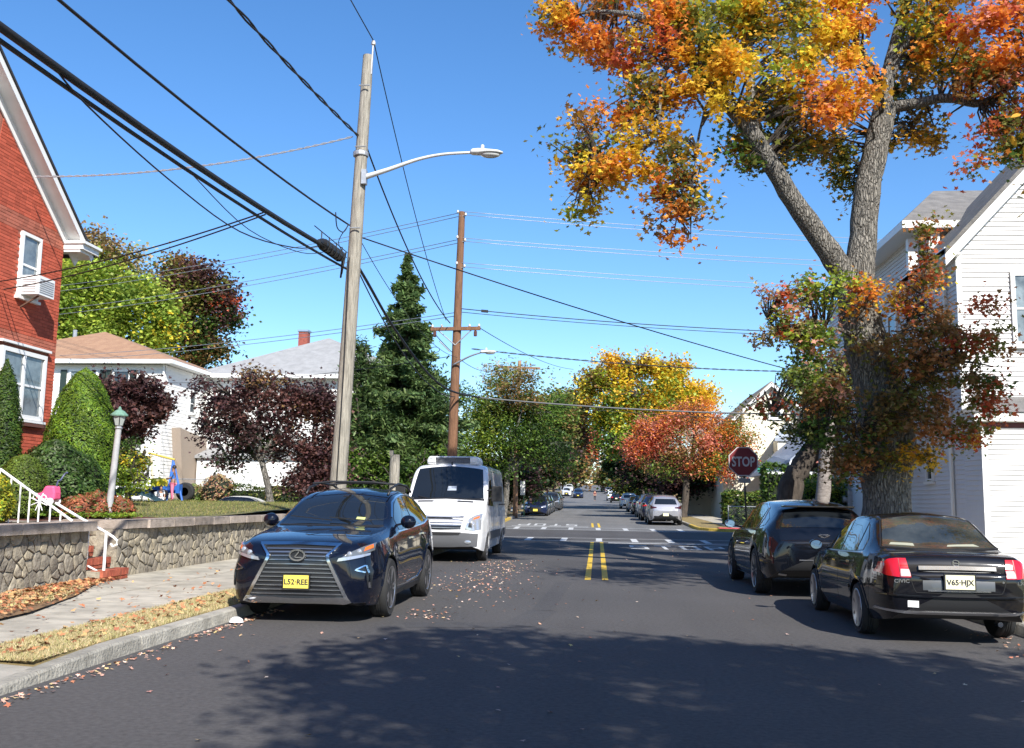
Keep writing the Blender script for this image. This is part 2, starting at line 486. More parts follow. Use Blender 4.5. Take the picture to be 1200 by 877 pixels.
kerb("kerb", [(-30, 48.6), (-8.1, 48.6)] + arc(-8.1, 51.6, 3, -90, 0)[1:] + [(XL2, 160)], 0.17, 0.14, None, KERBM, "kerb_stone", stone=3.0, side=1,
     mats=lambda q: YPK if (q.y < 60 and q.x > -8.3) else KERBM)
kerb("kerb", [(30, 48.6), (8.0, 48.6)] + arc(8.0, 51.6, 3, 270, 180)[1:] + [(XR, 160)], 0.17, 0.14, None, KERBM, "kerb_stone", stone=3.0, side=-1,
     mats=lambda q: YPK if (q.y < 56 and q.x < 8.1) else KERBM)

# blocks behind the kerbs
def block(name, m_, polys):
    b_ = MB()
    for p in polys: strip(*p, mb=b_) if len(p) == 5 else strip(p[0], p[1], p[2], p[3], p[4], b_, p[5])
    return tag(b_.build(name, m_), kind="structure")
def cornx(x_in, y_c, r, sgn, near):
    # kerb line x at a given y for rounded corners
    def f(y):
        t = (y - y_c) if near else (y_c - y)
        if t <= 0: return x_in
        t = min(t, r * 0.999)
        return x_in + sgn * (r - math.sqrt(r * r - t * t))
    return f
block("verge_grass", STRAW, [(-5.40, cornx(XL - .17, 37.5, 2.9, -1, True), 9.0, 40.2, 0.135, 0.130)])
block("verge_grass", STRAW, [(cornx(XR + .17, 37.0, 2.9, 1, True), 7.0, 5, 39.7, 0.13, 0.14), (8.5, 9.4, 5, 39.7, 0.14, 0.16)])
block("front_lawn", GRASS, [(9.4, 60, -10, 39.7, 0.155, 0.3)])
block("verge_grass", STRAW, [(-6.3, cornx(XL2 - .17, 51.5, 2.9, -1, False), 48.9, 300, 0.13, 0.125), (-9.5, -7.8, 50.5, 300, 0.13)])
block("verge_grass", STRAW, [(cornx(XR + .17, 51.5, 2.9, 1, False), 6.7, 48.9, 300, 0.125, 0.13)])
block("leaf_strewn_yard", EARTH, [(8.3, 40, 50.6, 62, 0.13, 0.16)])
ap = MB(); ap.add([(-7.55, 7.6, .150), (-5.4, 7.6, .130), (-5.4, 6.8, .130), (-4.59, 6.8, .050), (-4.59, 7.98, .093), (-5.4, 7.98, .135), (-7.55, 7.98, .18)], [(0, 1, 5, 6), (1, 2, 3, 4, 5)])
tag(ap.build("concrete_apron", CONC), kind="structure")
vv = MB(); vv.add([(-5.40, 7.98, .135), (-4.59, 7.98, .093), (-4.59, 8.5, .112), (-4.59, 9.0, .13), (-5.40, 9.0, .135)], [(0, 1, 2, 3, 4)])
tag(vv.build("verge_grass", STRAW), kind="structure")
block("concrete_apron", CONC, [(-7.55, -5.4, 3.0, 7.6, 0.150, 0.130), (-5.4, -4.59, 3.0, 6.8, 0.130, 0.050)])

def slabs(name, x0, x1, y0, y1, dz, step=1.5, cross=None, dz1=None):
    root = thing(name, None, None); root["kind"] = "structure"
    y = y0; 
    base = None
    while y < y1 - 0.3:
        e = min(y1, y + step)
        d1 = dz if dz1 is None else dz1
        V = []
        gx, gy = 0.006, 0.006
        for (x, yy, d) in ((x0 + gx, y + gy, dz), (x1 - gx, y + gy, d1), (x1 - gx, e - gy, d1), (x0 + gx, e - gy, dz)):
            V.append((x + xo(yy), yy, rz(yy) + d + random.uniform(-.002, .002)))
        V = V + [(a, b, c - 0.1) for a, b, c in V]
        MB().add(V, [(0, 1, 2, 3), (0, 4, 5, 1), (1, 5, 6, 2), (2, 6, 7, 3), (3, 7, 4, 0)]).build("paving_slab", CONCS, root)
        y = e
    return root
slabs("sidewalk", -6.55, -5.40, 8.0, 40.2, 0.165, 1.45, dz1=0.14)
slabs("sidewalk", -7.72, -6.555, 8.0, 36.0, 0.20, 1.45, dz1=0.167)
slabs("sidewalk", 7.0, 8.5, 5, 39.7, 0.145, 1.5)
slabs("sidewalk", -7.8, -6.3, 48.9, 120, 0.135, 1.5)
slabs("sidewalk", 6.7, 8.3, 49.2, 120, 0.135, 1.5)
# wedge of leafy earth between sidewalk and wall
wd = MB()
wd.add([(-7.58, 8.0, .215), (-6.1, 8.0, .19), (-6.3, 10.8, .19), (-6.75, 12.6, .195), (-7.35, 14.3, .205), (-7.56, 14.4, .21)], [(0, 1, 2, 3, 4, 5)])
tag(wd.build("leafy_verge", EARTH), kind="structure")
# red tactile plate, far right corner
tp = MB(); tp.box((6.7, 50.2, rz(50.2) + 0.15), (1.5, 1.0, 0.03))
for i in range(6):
    for j in range(4): tp.lathe([(0.03, 0), (0.02, 0.01), (0, 0.012)], (6.1 + i * .24, 49.85 + j * .24, rz(50.2) + .165), n=6)
tag(tp.build("tactile_paving", mat("red_tactile", (0.5, 0.06, 0.07), 0.7)), kind="structure")
# ------------------------------------------------------------------ garden terrain (left, raised behind the wall)
def gz(x, y): return 1.03 + 0.30 * max(0, min(1, (y - 17) / 14)) - 0.27 * max(0, min(1, (y - 31) / 6)) + 0.004 * max(0, -9 - x)
gm = MB()
gx = [-60, -40, -25, -18, -14, -11, -9.2, -7.86]; gy = [-5, 4, 9, 12, 14.4, 15.6, 18, 21, 25, 30, 34, 37.4]
V = [(x, y, gz(x, y)) for y in gy for x in gx]
n = len(gx)
Fq = []
for j in range(len(gy) - 1):
    for i in range(n - 1):
        if gy[j] == 14.4 and gx[i] >= -9.2: continue
        Fq.append((j * n + i, j * n + i + 1, (j + 1) * n + i + 1, (j + 1) * n + i))
gm.add(V, Fq)
tag(gm.build("garden_lawn", GRASS), kind="structure")
fl = MB()
fl.add([(-80, 50.4, .3), (-9.6, 50.4, .3), (-9.6, 53, 1.35), (-80, 53, 1.35), (-9.6, 90, 1.6), (-80, 90, 1.6)], [(0, 1, 2, 3), (3, 2, 4, 5)])
tag(fl.build("far_front_lawn", GRASS), kind="structure")
bed = MB()
bed.add([(x, y, gz(x, y) + 0.025) for x, y in ((-13, 8), (-7.9, 8), (-7.9, 14.3), (-9.3, 14.3), (-9.6, 14.2), (-13, 14.2))], [(0, 1, 2, 3, 4, 5)])
bed.add([(x, y, gz(x, y) + 0.02) for x, y in ((-12.0, 15.8), (-7.95, 15.8), (-7.95, 18.2), (-9.6, 19.2), (-12.0, 21.5))], [(0, 1, 2, 3, 4)])
tag(bed.build("mulch_bed", MULCH), kind="structure")
gpth = MB()
gpth.add([(x, y, gz(x, y) + 0.03) for x, y in ((-12.2, 14.45), (-9.0, 14.45), (-9.0, 15.55), (-12.2, 15.55))], [(0, 1, 2, 3)])
gpth.add([(x, y, gz(x, y) + 0.031) for x, y in ((-9.0, 15.5), (-7.9, 15.5), (-7.9, 16.1), (-9.0, 16.1))], [(0, 1, 2, 3)])
tag(gpth.build("garden_path", CONC), kind="structure")

# ------------------------------------------------------------------ fieldstone retaining walls
STONE = objinfo_mat("fieldstone", (0.19, 0.165, 0.13), (0.36, 0.31, 0.22), 0.95, 1.0, 22, 11, c3=(0.27, 0.24, 0.19))
MORTAR = mat("mortar", (0.30, 0.265, 0.205), 0.95, var=0.2, scale=8, bump=0.8, bscale=30)
COPE = objinfo_mat("coping_concrete", (0.27, 0.22, 0.18), (0.36, 0.30, 0.25), 0.9, 0.6, 40, 6)

def clip(poly, a, b, c):
    out = []
    for i in range(len(poly)):
        p, q = poly[i], poly[(i + 1) % len(poly)]
        dp, dq = a * p[0] + b * p[1] - c, a * q[0] + b * q[1] - c
        if dp <= 0: out.append(p)
        if dp * dq < 0:
            t = dp / (dp - dq); out.append((p[0] + (q[0] - p[0]) * t, p[1] + (q[1] - p[1]) * t))
    return out

def stone_cells(s0, s1, z0, z1, size, rnd):
    seeds = []
    rows = max(2, int((z1 - z0) / size)); cols = max(1, int((s1 - s0) / (size * 1.25)))
    for r in range(rows):
        for c in range(cols):
            seeds.append((s0 + (c + .5 + (r % 2) * .5 - .25 + rnd.uniform(-.42, .42)) * (s1 - s0) / cols, z0 + (r + .5 + rnd.uniform(-.46, .46)) * (z1 - z0) / rows))
    cells = []
    for i, s in enumerate(seeds):
        poly = [(s0, z0), (s1, z0), (s1, z1), (s0, z1)]
        for j, t in enumerate(seeds):
            if i == j or abs(t[0] - s[0]) > size * 3.5: continue
            a, b = t[0] - s[0], t[1] - s[1]
            c = (t[0] ** 2 + t[1] ** 2 - s[0] ** 2 - s[1] ** 2) / 2
            gap = math.hypot(a, b) * rnd.uniform(.006, .014)
            poly = clip(poly, a, b, c - gap)
            if len(poly) < 3: break
        if len(poly) >= 3: cells.append(poly)
    return cells

def stone_mesh(mb, poly, f, rnd):
    """poly in wall plane; f(s, z, h) -> 3D; chamfered lumpy stone"""
    cx = sum(p[0] for p in poly) / len(poly); cy = sum(p[1] for p in poly) / len(poly)
    h = rnd.uniform(.004, .017)
    n_ = len(poly)
    tl = (rnd.uniform(-.06, .06), rnd.uniform(-.06, .06))
    V = [f(p[0], p[1], 0.0) for p in poly]
    V += [f(cx + (p[0] - cx) * .93, cy + (p[1] - cy) * .93, h * .75 + tl[0] * (p[0] - cx) + tl[1] * (p[1] - cy)) for p in poly]
    V += [f(cx + (p[0] - cx) * .55, cy + (p[1] - cy) * .55, h + rnd.uniform(-.008, .01)) for p in poly]
    Fs = [(i, (i + 1) % n_, n_ + (i + 1) % n_, n_ + i) for i in range(n_)] + [(n_ + i, n_ + (i + 1) % n_, 2 * n_ + (i + 1) % n_, 2 * n_ + i) for i in range(n_)] + [tuple(range(2 * n_, 3 * n_))]
    mb.add(V, Fs)

def wall_stones(root, s0, s1, z0f, z1, f, size, seed, joined=False):
    rnd = random.Random(seed)
    cells = stone_cells(s0, s1, z0f, z1, size, rnd)
    if joined:
        b_ = MB()
        for p in cells: stone_mesh(b_, p, f, rnd)
        b_.build("stonework", STONE, root, smooth=False, kind="stuff")
    else:
        for p in cells:
            b_ = MB(); stone_mesh(b_, p, f, rnd); b_.build("stone", STONE, root, smooth=True, sharp=50)

WX = -7.66
def coping(root, y0, y1, step=0.95, round_start=False):
    y = y0; k = 0
    while y < y1 - .05:
        e = min(y1, y + step * random.uniform(.93, 1.07))
        if y1 - e < .3: e = y1
        zt = 1.095 + random.uniform(-.004, .004)
        b_ = MB()
        if k == 0 and round_start:
            pl = [(-8.6, y - .02), (-8.35, y - .06), (-7.95, y - .03), (-7.72, y + .06), (-7.60, y + .22), (-7.58, e - .008), (-8.0, e - .008), (-8.1, y + .4), (-8.6, y + .33)]
        else:
            pl = [(-8.02, y + .004), (-7.56, y + .004), (-7.545, y + .02), (-7.545, e - .02), (-7.56, e - .004), (-8.02, e - .004)]
        b_.prism(pl, zt - .14, zt - 0.015)
        cx_ = sum(p[0] for p in pl) / len(pl); cy_ = sum(p[1] for p in pl) / len(pl)
        b_.prism([(cx_ + (a - cx_) * .96, cy_ + (b - cy_) * .99) for a, b in pl], zt - .0149, zt)
        b_.build("coping_stone", COPE, root)
        y = e; k += 1

wl = thing("stone_retaining_wall", "fieldstone garden wall with grey concrete coping left of the white handrail and steps", "wall", (WX, 9, .1))
MB().box((-7.84, 8.78, .54), (.34, 11.55, .82)).build("wall_core", MORTAR, wl)
wall_stones(wl, 9.6, 14.54, .17, .95, lambda s, z, h: (WX + .005 + h, s, z), .155, 3)
wall_stones(wl, 3.1, 9.6, .17, .95, lambda s, z, h: (WX + .005 + h, s, z), .26, 4, joined=True)
coping(wl, 3.0, 14.6)
wr = thing("stone_retaining_wall", "long fieldstone garden wall right of the brick steps running behind the parked cars", "wall", (WX, 25, .1))
MB().box((-7.84, 25.9, .54), (.34, 20.9, .82)).build("wall_core", MORTAR, wr)
MB().box((-8.6, 15.62, .54), (1.15, .30, .82)).build("wall_return", MORTAR, wr)
wall_stones(wr, 15.46, 22.6, .17, .95, lambda s, z, h: (WX + .005 + h, s, z), .155, 5)
wall_stones(wr, 22.6, 36.3, .17, .95, lambda s, z, h: (WX + .005 + h, s, z), .26, 6, joined=True)
wall_stones(wr, -9.1, -7.66, .22, .95, lambda s, z, h: (s, 15.465 - h, z), .155, 8)
coping(wr, 15.45, 36.35, round_start=True)
ge = thing("garden_edge_wall", "low grey concrete wall at the far edge of the raised lawn", "wall", (-20, 37.6, 0))
MB().box((-33.8, 37.6, .52), (52, .3, 1.05)).build("wall_panel", CONC, ge)
MB().box((-33.8, 37.6, 1.08), (52, .36, .08)).build("cap", COPE, ge)

# ------------------------------------------------------------------ brick steps
BRK = objinfo_mat("red_brick", (0.30, 0.065, 0.035), (0.40, 0.11, 0.06), 0.9, 0.5, 40, 10)
st = thing("brick_steps", "red brick steps rising through the gap in the stone wall", "steps", (-7.6, 15.0, .1))
for k in range(5):
    xf = -7.42 - k * .30; zt = .36 + k * .165
    MB().box((xf - .55 + .01, 15.0, (zt + .1) / 2 - .012), (1.0, .84, zt - .1)).build("step_core", MORTAR, st)
    nb = 8
    if k < 4:
        for i in range(nb):
            y = 14.585 + (i + .5) * .83 / nb
            MB().box((xf - .09, y, zt - .052 + random.uniform(-.002, .002)), (.20, .83 / nb - .012, .10)).build("brick", BRK, st)
        for i in range(4):
            y = 14.585 + (i + .5) * .83 / 4
            MB().box((xf - .095, y, zt - .135), (.19, .83 / 4 - .012, .055)).build("brick", BRK, st)

# ------------------------------------------------------------------ handrails
def rail_scroll(mb, c, r, ax, n_=9, t=.012):
    pts = [Vector(c) + Vector(ax) * (r * math.cos(a) * (1 - a / 9)) + Vector((0, 0, r * math.sin(a) * (1 - a / 9))) for a in [i * .62 for i in range(n_)]]
    mb.tube(pts, t, 6)
hr = thing("handrail", "white metal handrail with a scrolled end beside the lower brick steps", "railing", (-7.5, 14.66, .2))
MB().tube([(-7.46, 14.70, .18), (-7.46, 14.70, .93)], .022, 8).build("post", WHITE2, hr)
MB().tube([(-7.46, 14.70, .30), (-7.80, 14.70, .46)], .014, 8).build("bottom_rail", WHITE2, hr)
tr = MB(); tr.tube([(-8.3, 14.70, 1.36), (-7.85, 14.70, 1.12), (-7.46, 14.70, .93), (-7.34, 14.70, .86)], .02, 8)
tr.tube([(-7.34, 14.70, .86), (-7.28, 14.70, .81), (-7.28, 14.70, .75), (-7.34, 14.70, .72), (-7.38, 14.70, .76)], .018, 8)
tr.build("top_rail", WHITE2, hr)
MB().tube([(-7.74, 14.70, .44), (-7.74, 14.70, 1.06)], .014, 8).build("baluster", WHITE2, hr)
h2 = thing("handrail", "white metal garden railing with a sunburst motif sloping down to the wall top", "railing", (-8.6, 14.4, 1.05))
A, B = Vector((-9.02, 14.35, 1.86)), Vector((-7.82, 14.35, 1.10))
MB().tube([A, B], .02, 8).build("top_rail", WHITE2, h2)
for t in (.0, .16, .29, .42, .55, .70, .84):
    p = A.lerp(B, t); z0 = gz(p.x, p.y) + .0
    if p.z - z0 > .07: MB().tube([p, (p.x, p.y, z0)], .013, 6).build("baluster", WHITE2, h2)
sb = MB()
c0 = Vector((-8.36, 14.35, 1.38))
for k in range(8):
    a = k * PI / 4 + PI / 8
    sb.tube([c0, c0 + Vector((math.cos(a) * .14, 0, math.sin(a) * .14))], .008, 5)
rail_scroll(sb, (-8.43, 14.35, 1.44), .05, (1, 0, 0), t=.008); rail_scroll(sb, (-8.29, 14.35, 1.44), .05, (-1, 0, 0), t=.008)
sb.build("sunburst", WHITE2, h2)

# ------------------------------------------------------------------ building helpers
def sliding(name, parent, o, u, nrm, outline, course, m_, lip=.028, kind="stuff"):
    """clapboard courses on a wall outline given as (u, z) convex polygon"""
    o, u, nrm = Vector(o), Vector(u), Vector(nrm)
    b_ = MB()
    zs = [p[1] for p in outline]; z0, z1 = min(zs), max(zs)
    def span(z):
        xs_ = []
        for i in range(len(outline)):
            p, q = outline[i], outline[(i + 1) % len(outline)]
            if (p[1] - z) * (q[1] - z) <= 0 and p[1] != q[1]:
                xs_.append(p[0] + (q[0] - p[0]) * (z - p[1]) / (q[1] - p[1]))
        return (min(xs_), max(xs_)) if xs_ else None
    z = z0
    while z < z1 - .01:
        e = min(z1, z + course)
        a = span(z + 1e-4); b = span(e - 1e-4)
        if a and b:
            P = lambda s, zz, h: tuple(o + u * s + Vector((0, 0, zz)) + nrm * h)
            b_.add([P(a[0], z, lip), P(a[1], z, lip), P(b[1], e, .002), P(b[0], e, .002), P(a[0], z, 0), P(a[1], z, 0)], [(0, 1, 2, 3), (4, 5, 1, 0)])
        z = e
    return b_.build(name, m_, parent, kind=kind)

def window(parent, c, u, nrm, w, h, frame=WHITE2, glass=GLASS, fw=.07, mull=(1, 2), depth=.06, sill=True):
    c, u, nrm = Vector(c), Vector(u).normalized(), Vector(nrm).normalized()
    R = Matrix((u, nrm, Vector((0, 0, 1)))).transposed()
    b_ = MB()
    def bx(s, z, ws, hs, d, dd=0.0): b_.box(c + u * s + Vector((0, 0, z)) + nrm * (d / 2 + dd), (ws, d, hs), rot=R)
    bx(0, h / 2 - fw / 2, w, fw, depth); bx(0, -h / 2 + fw / 2, w, fw, depth)
    bx(-w / 2 + fw / 2, 0, fw, h - 2 * fw, depth); bx(w / 2 - fw / 2, 0, fw, h - 2 * fw, depth)
    nx, nz = mull
    for i in range(1, nx): bx(-w / 2 + w * i / nx, 0, fw * .8, h - 2 * fw, depth * .9)
    o_ = b_.build("window", frame, parent)
    W_, H_ = (w - 2 * fw) / nx, (h - 2 * fw) / nz
    for i in range(nx):
        for j in range(nz):
            b2 = MB(); b2.box(c + u * (-w / 2 + fw + W_ * (i + .5)) + Vector((0, 0, -h / 2 + fw + H_ * (j + .5))) + nrm * (.012 + .01 * j), (W_ - .004, .012, H_ - .004), rot=R)
            b2.build("pane", glass, o_, world=False) if False else _sub(b2, "pane", glass, o_)
            if j < nz - 1:
                b3 = MB(); b3.box(c + u * (-w / 2 + fw + W_ * (i + .5)) + Vector((0, 0, -h / 2 + fw + H_ * (j + 1))) + nrm * .028, (W_ - .002, .03, .045), rot=R); _sub(b3, "sash_bar", frame, o_)
    if sill:
        b4 = MB(); b4.box(c + Vector((0, 0, -h / 2 - .04)) + nrm * .05, (w + .12, .1, .06), rot=R); _sub(b4, "sill", frame, o_)
    return o_
def _sub(mb, name, m_, parent): return mb.build(name, m_, parent)

# ------------------------------------------------------------------ brick house (left)
BRKW = attr_mat("house_brick", 0.9, 0, 0.2)
def set_cols(o, cols, per):
    """cols (n,3) one colour per piece, per = verts per piece"""
    me = o.data
    at = me.attributes.new("own_colour", 'FLOAT_COLOR', 'POINT')
    c = np.repeat(np.concatenate([cols, np.ones((len(cols), 1))], 1), per, axis=0).astype(np.float32)
    at.data.foreach_set("color", c.ravel())

HX = -12.0
bh = thing("brick_house", "red brick house with a white trimmed gable at the left edge", "house", (HX, 14, 1.1))
HB = mat("brick_mortar", (0.33, 0.12, 0.08), 0.95, var=0.2, scale=6, bump=.4)
BY0, BY1, BPK = 6.0, 20.78, 13.4
EZ, PKZ = 7.15, 7.15 + (20.78 - 13.4) * .77
core = MB()
core.prism([(BY0, .9), (BY1, .9), (BY1, EZ), (BPK, PKZ), (BY0, EZ)], 0, -9, f=lambda a, b, h: (HX + h, a, b))
core.build("wall", HB, bh)
openings = [(18.75, 20.38, 3.0, 4.50), (19.12, 19.86, 5.55, 6.95), (17.2, 18.2, 8.3, 9.4)]
bv, bf, bc = [], [], []
ch = .0705; row = 0; z = 1.0
bw = .205
while z < PKZ:
    ymax = BY1 if z + ch < EZ else BPK + (PKZ - z - ch) / .77
    ymin = max(11.0, BPK - (PKZ - z) / .77 if z > EZ else 11.0)
    soldier = any(abs(z - q) < ch * .5 for q in ())
    y = ymax
    first = True
    while y > ymin:
        w = bw * (.5 if (first and row % 2) else 1.0); first = False
        a, b = max(ymin, y - w + .008), y
        mid = (a + b) / 2
        if not any(o[0] - .02 < mid < o[1] + .02 and o[2] - .02 < z + ch / 2 < o[3] + .02 for o in openings) and b - a > .03:
            p = .012 + random.uniform(-.003, .003)
            i0 = len(bv)
            for (yy, zz) in ((a, z), (b, z), (b, z + ch - .010), (a, z + ch - .010)):
                bv.append((HX + .0, yy, zz)); bv.append((HX + p, yy, zz))
            bf += [(i0 + 1, i0 + 3, i0 + 5, i0 + 7), (i0, i0 + 2, i0 + 3, i0 + 1), (i0 + 2, i0 + 4, i0 + 5, i0 + 3), (i0 + 4, i0 + 6, i0 + 7, i0 + 5), (i0 + 6, i0, i0 + 1, i0 + 7)]
            band = (abs(z - 7.05) < .18) or (abs(z - 4.62) < .12)
            k = random.uniform(.78, 1.18)
            c_ = (.46 * k, .10 * k, .058 * k) if not band else (.40 * k, .13 * k, .085 * k)
            bc.append(c_)
        y -= w
    z += ch; row += 1
mbk = MB(); mbk.v = bv; mbk.f = bf; mbk.m = [0] * len(bf)
bo = mbk.build("brickwork", BRKW, bh, kind="stuff", fix=False)
set_cols(bo, np.array(bc), 8)
window(bh, (HX + .0, 19.565, 3.75), (0, 1, 0), (1, 0, 0), 1.63, 1.42, mull=(2, 2), glass=GLASSL, fw=.09, depth=.07)
window(bh, (HX + .0, 19.49, 6.25), (0, 1, 0), (1, 0, 0), .72, 1.36, mull=(1, 2), glass=GLASSL, fw=.07, depth=.07)
window(bh, (HX + .0, 17.42, 8.85), (0, 1, 0), (1, 0, 0), .95, 1.1, mull=(1, 2), glass=GLASSL)
MB().box((HX + .03, 19.565, 4.56), (.16, 1.8, .05)).build("lintel_trim", WHITE2, bh)
MB().box((HX + .04, 19.565, 2.94), (.12, 1.8, .08)).build("brick_sill", mat("brown_sill", (.12, .05, .035), .8), bh)
ac = MB(); ac.box((HX + .24, 19.49, 5.80), (.42, .60, .40)); aco = ac.build("air_conditioner", WHITE2, bh)
gr = MB()
for k in range(7): gr.box((HX + .455, 19.49, 5.66 + k * .045), (.012, .52, .012))
for k in range(6): gr.box((HX + .24, 19.185, 5.66 + k * .05), (.3, .012, .015))
gr.build("grille", mat("grey_grille", (.35, .35, .36), .5), aco)
MB().bar((HX + .02, 19.3, 5.35), (HX + .4, 19.3, 5.58), .03).build("support_bracket", mat("rusty_bracket", (.10, .05, .03), .8), aco)
# rake boards, soffit, eave return, roof
sl = math.atan(.77)
ov = .34
rk = MB()
e0 = Vector((HX + .20, 21.45, EZ - .28)); p0 = Vector((HX + .20, BPK, PKZ + .24))
def rakebox(x0, x1, off, th):
    n_ = Vector((0, math.sin(sl), math.cos(sl)))
    a = Vector((0, 21.42, EZ - .25)) + n_ * off; b = Vector((0, BPK, PKZ + .24)) + n_ * off
    V = [(x0, a.y, a.z), (x1, a.y, a.z), (x1, b.y, b.z), (x0, b.y, b.z)]
    V += [(x, y - n_.y * th, z_ - n_.z * th) for x, y, z_ in V]
    return V, [(0, 1, 2, 3), (4, 5, 6, 7), (0, 1, 5, 4), (1, 2, 6, 5), (2, 3, 7, 6), (3, 0, 4, 7)]
rk.add(*rakebox(HX + .0, HX + ov, .0, .06)); rk.add(*rakebox(HX + ov + .003, HX + ov + .035, .02, .13)); rk.add(*rakebox(HX + .016, HX + .045, -.062, .20))
rk.build("rake_board", WHITE, bh)
ro = MB(); ro.add(*rakebox(HX - 9.3, HX + ov + .07, .075, .05)); ro.build("roof", mat("dark_roof_edge", (.03, .03, .034), .9, bump=.6), bh)
r2 = MB(); r2.add([(HX - 9.3, BPK, PKZ + .3), (HX + ov, BPK, PKZ + .3), (HX + ov, 5.4, EZ - .2), (HX - 9.3, 5.4, EZ - .2)], [(0, 1, 2, 3)]); r2.build("roof", MATS["dark_roof_edge"], bh)
rt = MB(); rt.box((HX + .235, 21.14, EZ - .12), (.45, .72, .12)); rt.box((HX + .25, 21.14, EZ - .03), (.54, .80, .06)); rt.box((HX + .20, 21.1, EZ - .21), (.38, .60, .06)); rt.build("eave_return", WHITE, bh)
# eave along the hidden rear side
MB().box((HX - 4.6, 21.15, EZ - .1), (9.1, .7, .12)).build("eave", WHITE, bh)

# ------------------------------------------------------------------ two white houses across the cross street
SIDW = mat("white_siding", (0.76, 0.75, 0.72), 0.6, var=0.03, scale=2)
SIDG = mat("pale_grey_siding", (0.70, 0.70, 0.70), 0.6, var=0.03, scale=2)
RBR = mat("brown_shingles", (0.27, 0.15, 0.09), 0.95, color2=(0.34, 0.20, 0.12), scale=2, bump=.8, bscale=20)
RGY = mat("pale_grey_shingles", (0.24, 0.24, 0.24), 0.95, color2=(0.31, 0.31, 0.31), scale=2, bump=.8, bscale=20)
def hip_roof(mb, x0, x1, y0, y1, ze, zr, inset, along='x', th=.12):
    """slab-like hip roof with soffit"""
    if along == 'x': R1, R2 = (x0 + inset, (y0 + y1) / 2, zr), (x1 - inset, (y0 + y1) / 2, zr)
    else: R1, R2 = ((x0 + x1) / 2, y0 + inset, zr), ((x0 + x1) / 2, y1 - inset, zr)
    V = [(x0, y0, ze), (x1, y0, ze), (x1, y1, ze), (x0, y1, ze), R1, R2]
    if along == 'x': Fs = [(0, 1, 5, 4), (1, 2, 5), (2, 3, 4, 5), (3, 0, 4)]
    else: Fs = [(0, 1, 4), (1, 2, 5, 4), (2, 3, 5), (3, 0, 4, 5)]
    return mb.add(V, Fs)
def rect_house(root, x0, x1, y0, y1, z0, z1, sm, faces="FR", course=.2):
    MB().box(((x0 + x1) / 2, (y0 + y1) / 2, (z0 + z1) / 2), (x1 - x0 - .02, y1 - y0 - .02, z1 - z0)).build("wall", sm, root)
    if "F" in faces: sliding("siding", root, (x0, y0, 0), (1, 0, 0), (0, -1, 0), [(0, z0), (x1 - x0, z0), (x1 - x0, z1), (0, z1)], course, sm, .02)
    if "R" in faces: sliding("siding", root, (x1, y0, 0), (0, 1, 0), (1, 0, 0), [(0, z0), (y1 - y0, z0), (y1 - y0, z1), (0, z1)], course, sm, .02)
    if "L" in faces: sliding("siding", root, (x0, y0, 0), (0, 1, 0), (-1, 0, 0), [(0, z0), (y1 - y0, z0), (y1 - y0, z1), (0, z1)], course, sm, .02)
def fascia(root, x0, x1, y0, y1, z, h=.22, m_=None):
    b_ = MB()
    b_.box(((x0 + x1) / 2, y0 + .05, z), (x1 - x0, .1, h)); b_.box(((x0 + x1) / 2, y1 - .05, z), (x1 - x0, .1, h))
    b_.box((x0 + .05, (y0 + y1) / 2, z), (.1, y1 - y0 - .2, h)); b_.box((x1 - .05, (y0 + y1) / 2, z), (.1, y1 - y0 - .2, h))
    b_.box(((x0 + x1) / 2, (y0 + y1) / 2, z - h / 2 + .03), (x1 - x0 - .2, y1 - y0 - .2, .03))
    return b_.build("gutter_and_soffit", m_ or WHITE, root)

ha = thing("white_house", "white sided house with a brown hip roof behind the maroon tree and clipped shrub", "house", (-28, 58, 1.2))
rect_house(ha, -36, -23.9, 52.6, 64, 1.2, 8.7, SIDW, "FR")
b_ = MB(); hip_roof(b_, -36.6, -23.3, 52.0, 64.6, 8.95, 11.35, 5.2, 'y'); b_.build("roof", RBR, ha)
fascia(ha, -36.6, -23.3, 52.0, 64.6, 8.83)
def H1(u, v, y=52.6): pass
window(ha, (-28.6, 52.58, 7.55), (1, 0, 0), (0, -1, 0), 1.7, 1.75, mull=(2, 1), glass=GLASSL, fw=.12)
window(ha, (-26.4, 52.58, 7.65), (1, 0, 0), (0, -1, 0), 1.0, 1.5, mull=(1, 2), glass=GLASS, fw=.1)
for xx in (-29.75, -27.45, -27.15, -25.7):
    MB().box((xx, 52.54, 7.6), (.34, .08, 1.6)).build("shutter", mat("dark_green_shutter", (.02, .035, .03), .5), ha)
MB().tube([(-23.95, 52.45, 8.7), (-23.95, 52.5, 8.4), (-23.95, 52.52, 1.4)], .06, 6).build("downpipe", WHITE2, ha)
window(ha, (-23.88, 56.4, 6.9), (0, 1, 0), (1, 0, 0), .9, 1.2, glass=GLASS, fw=.08)
MB().tube([(-32.3, 58, 9.8), (-32.3, 58, 11.6)], .12, 8).build("vent_pipe", STEEL, ha)
MB().prism([(56.9, 1.25), (59.9, 1.25), (59.9, 4.9), (56.0, 5.3)], 0, .5, f=lambda a, b, h: (-23.88 + h, a - 2.2, b)).build("tan_shade_panel", mat("tan_shade_tone", (.30, .24, .19), .9), ha)  # tan panel whose colour stands in for shade on the side wall

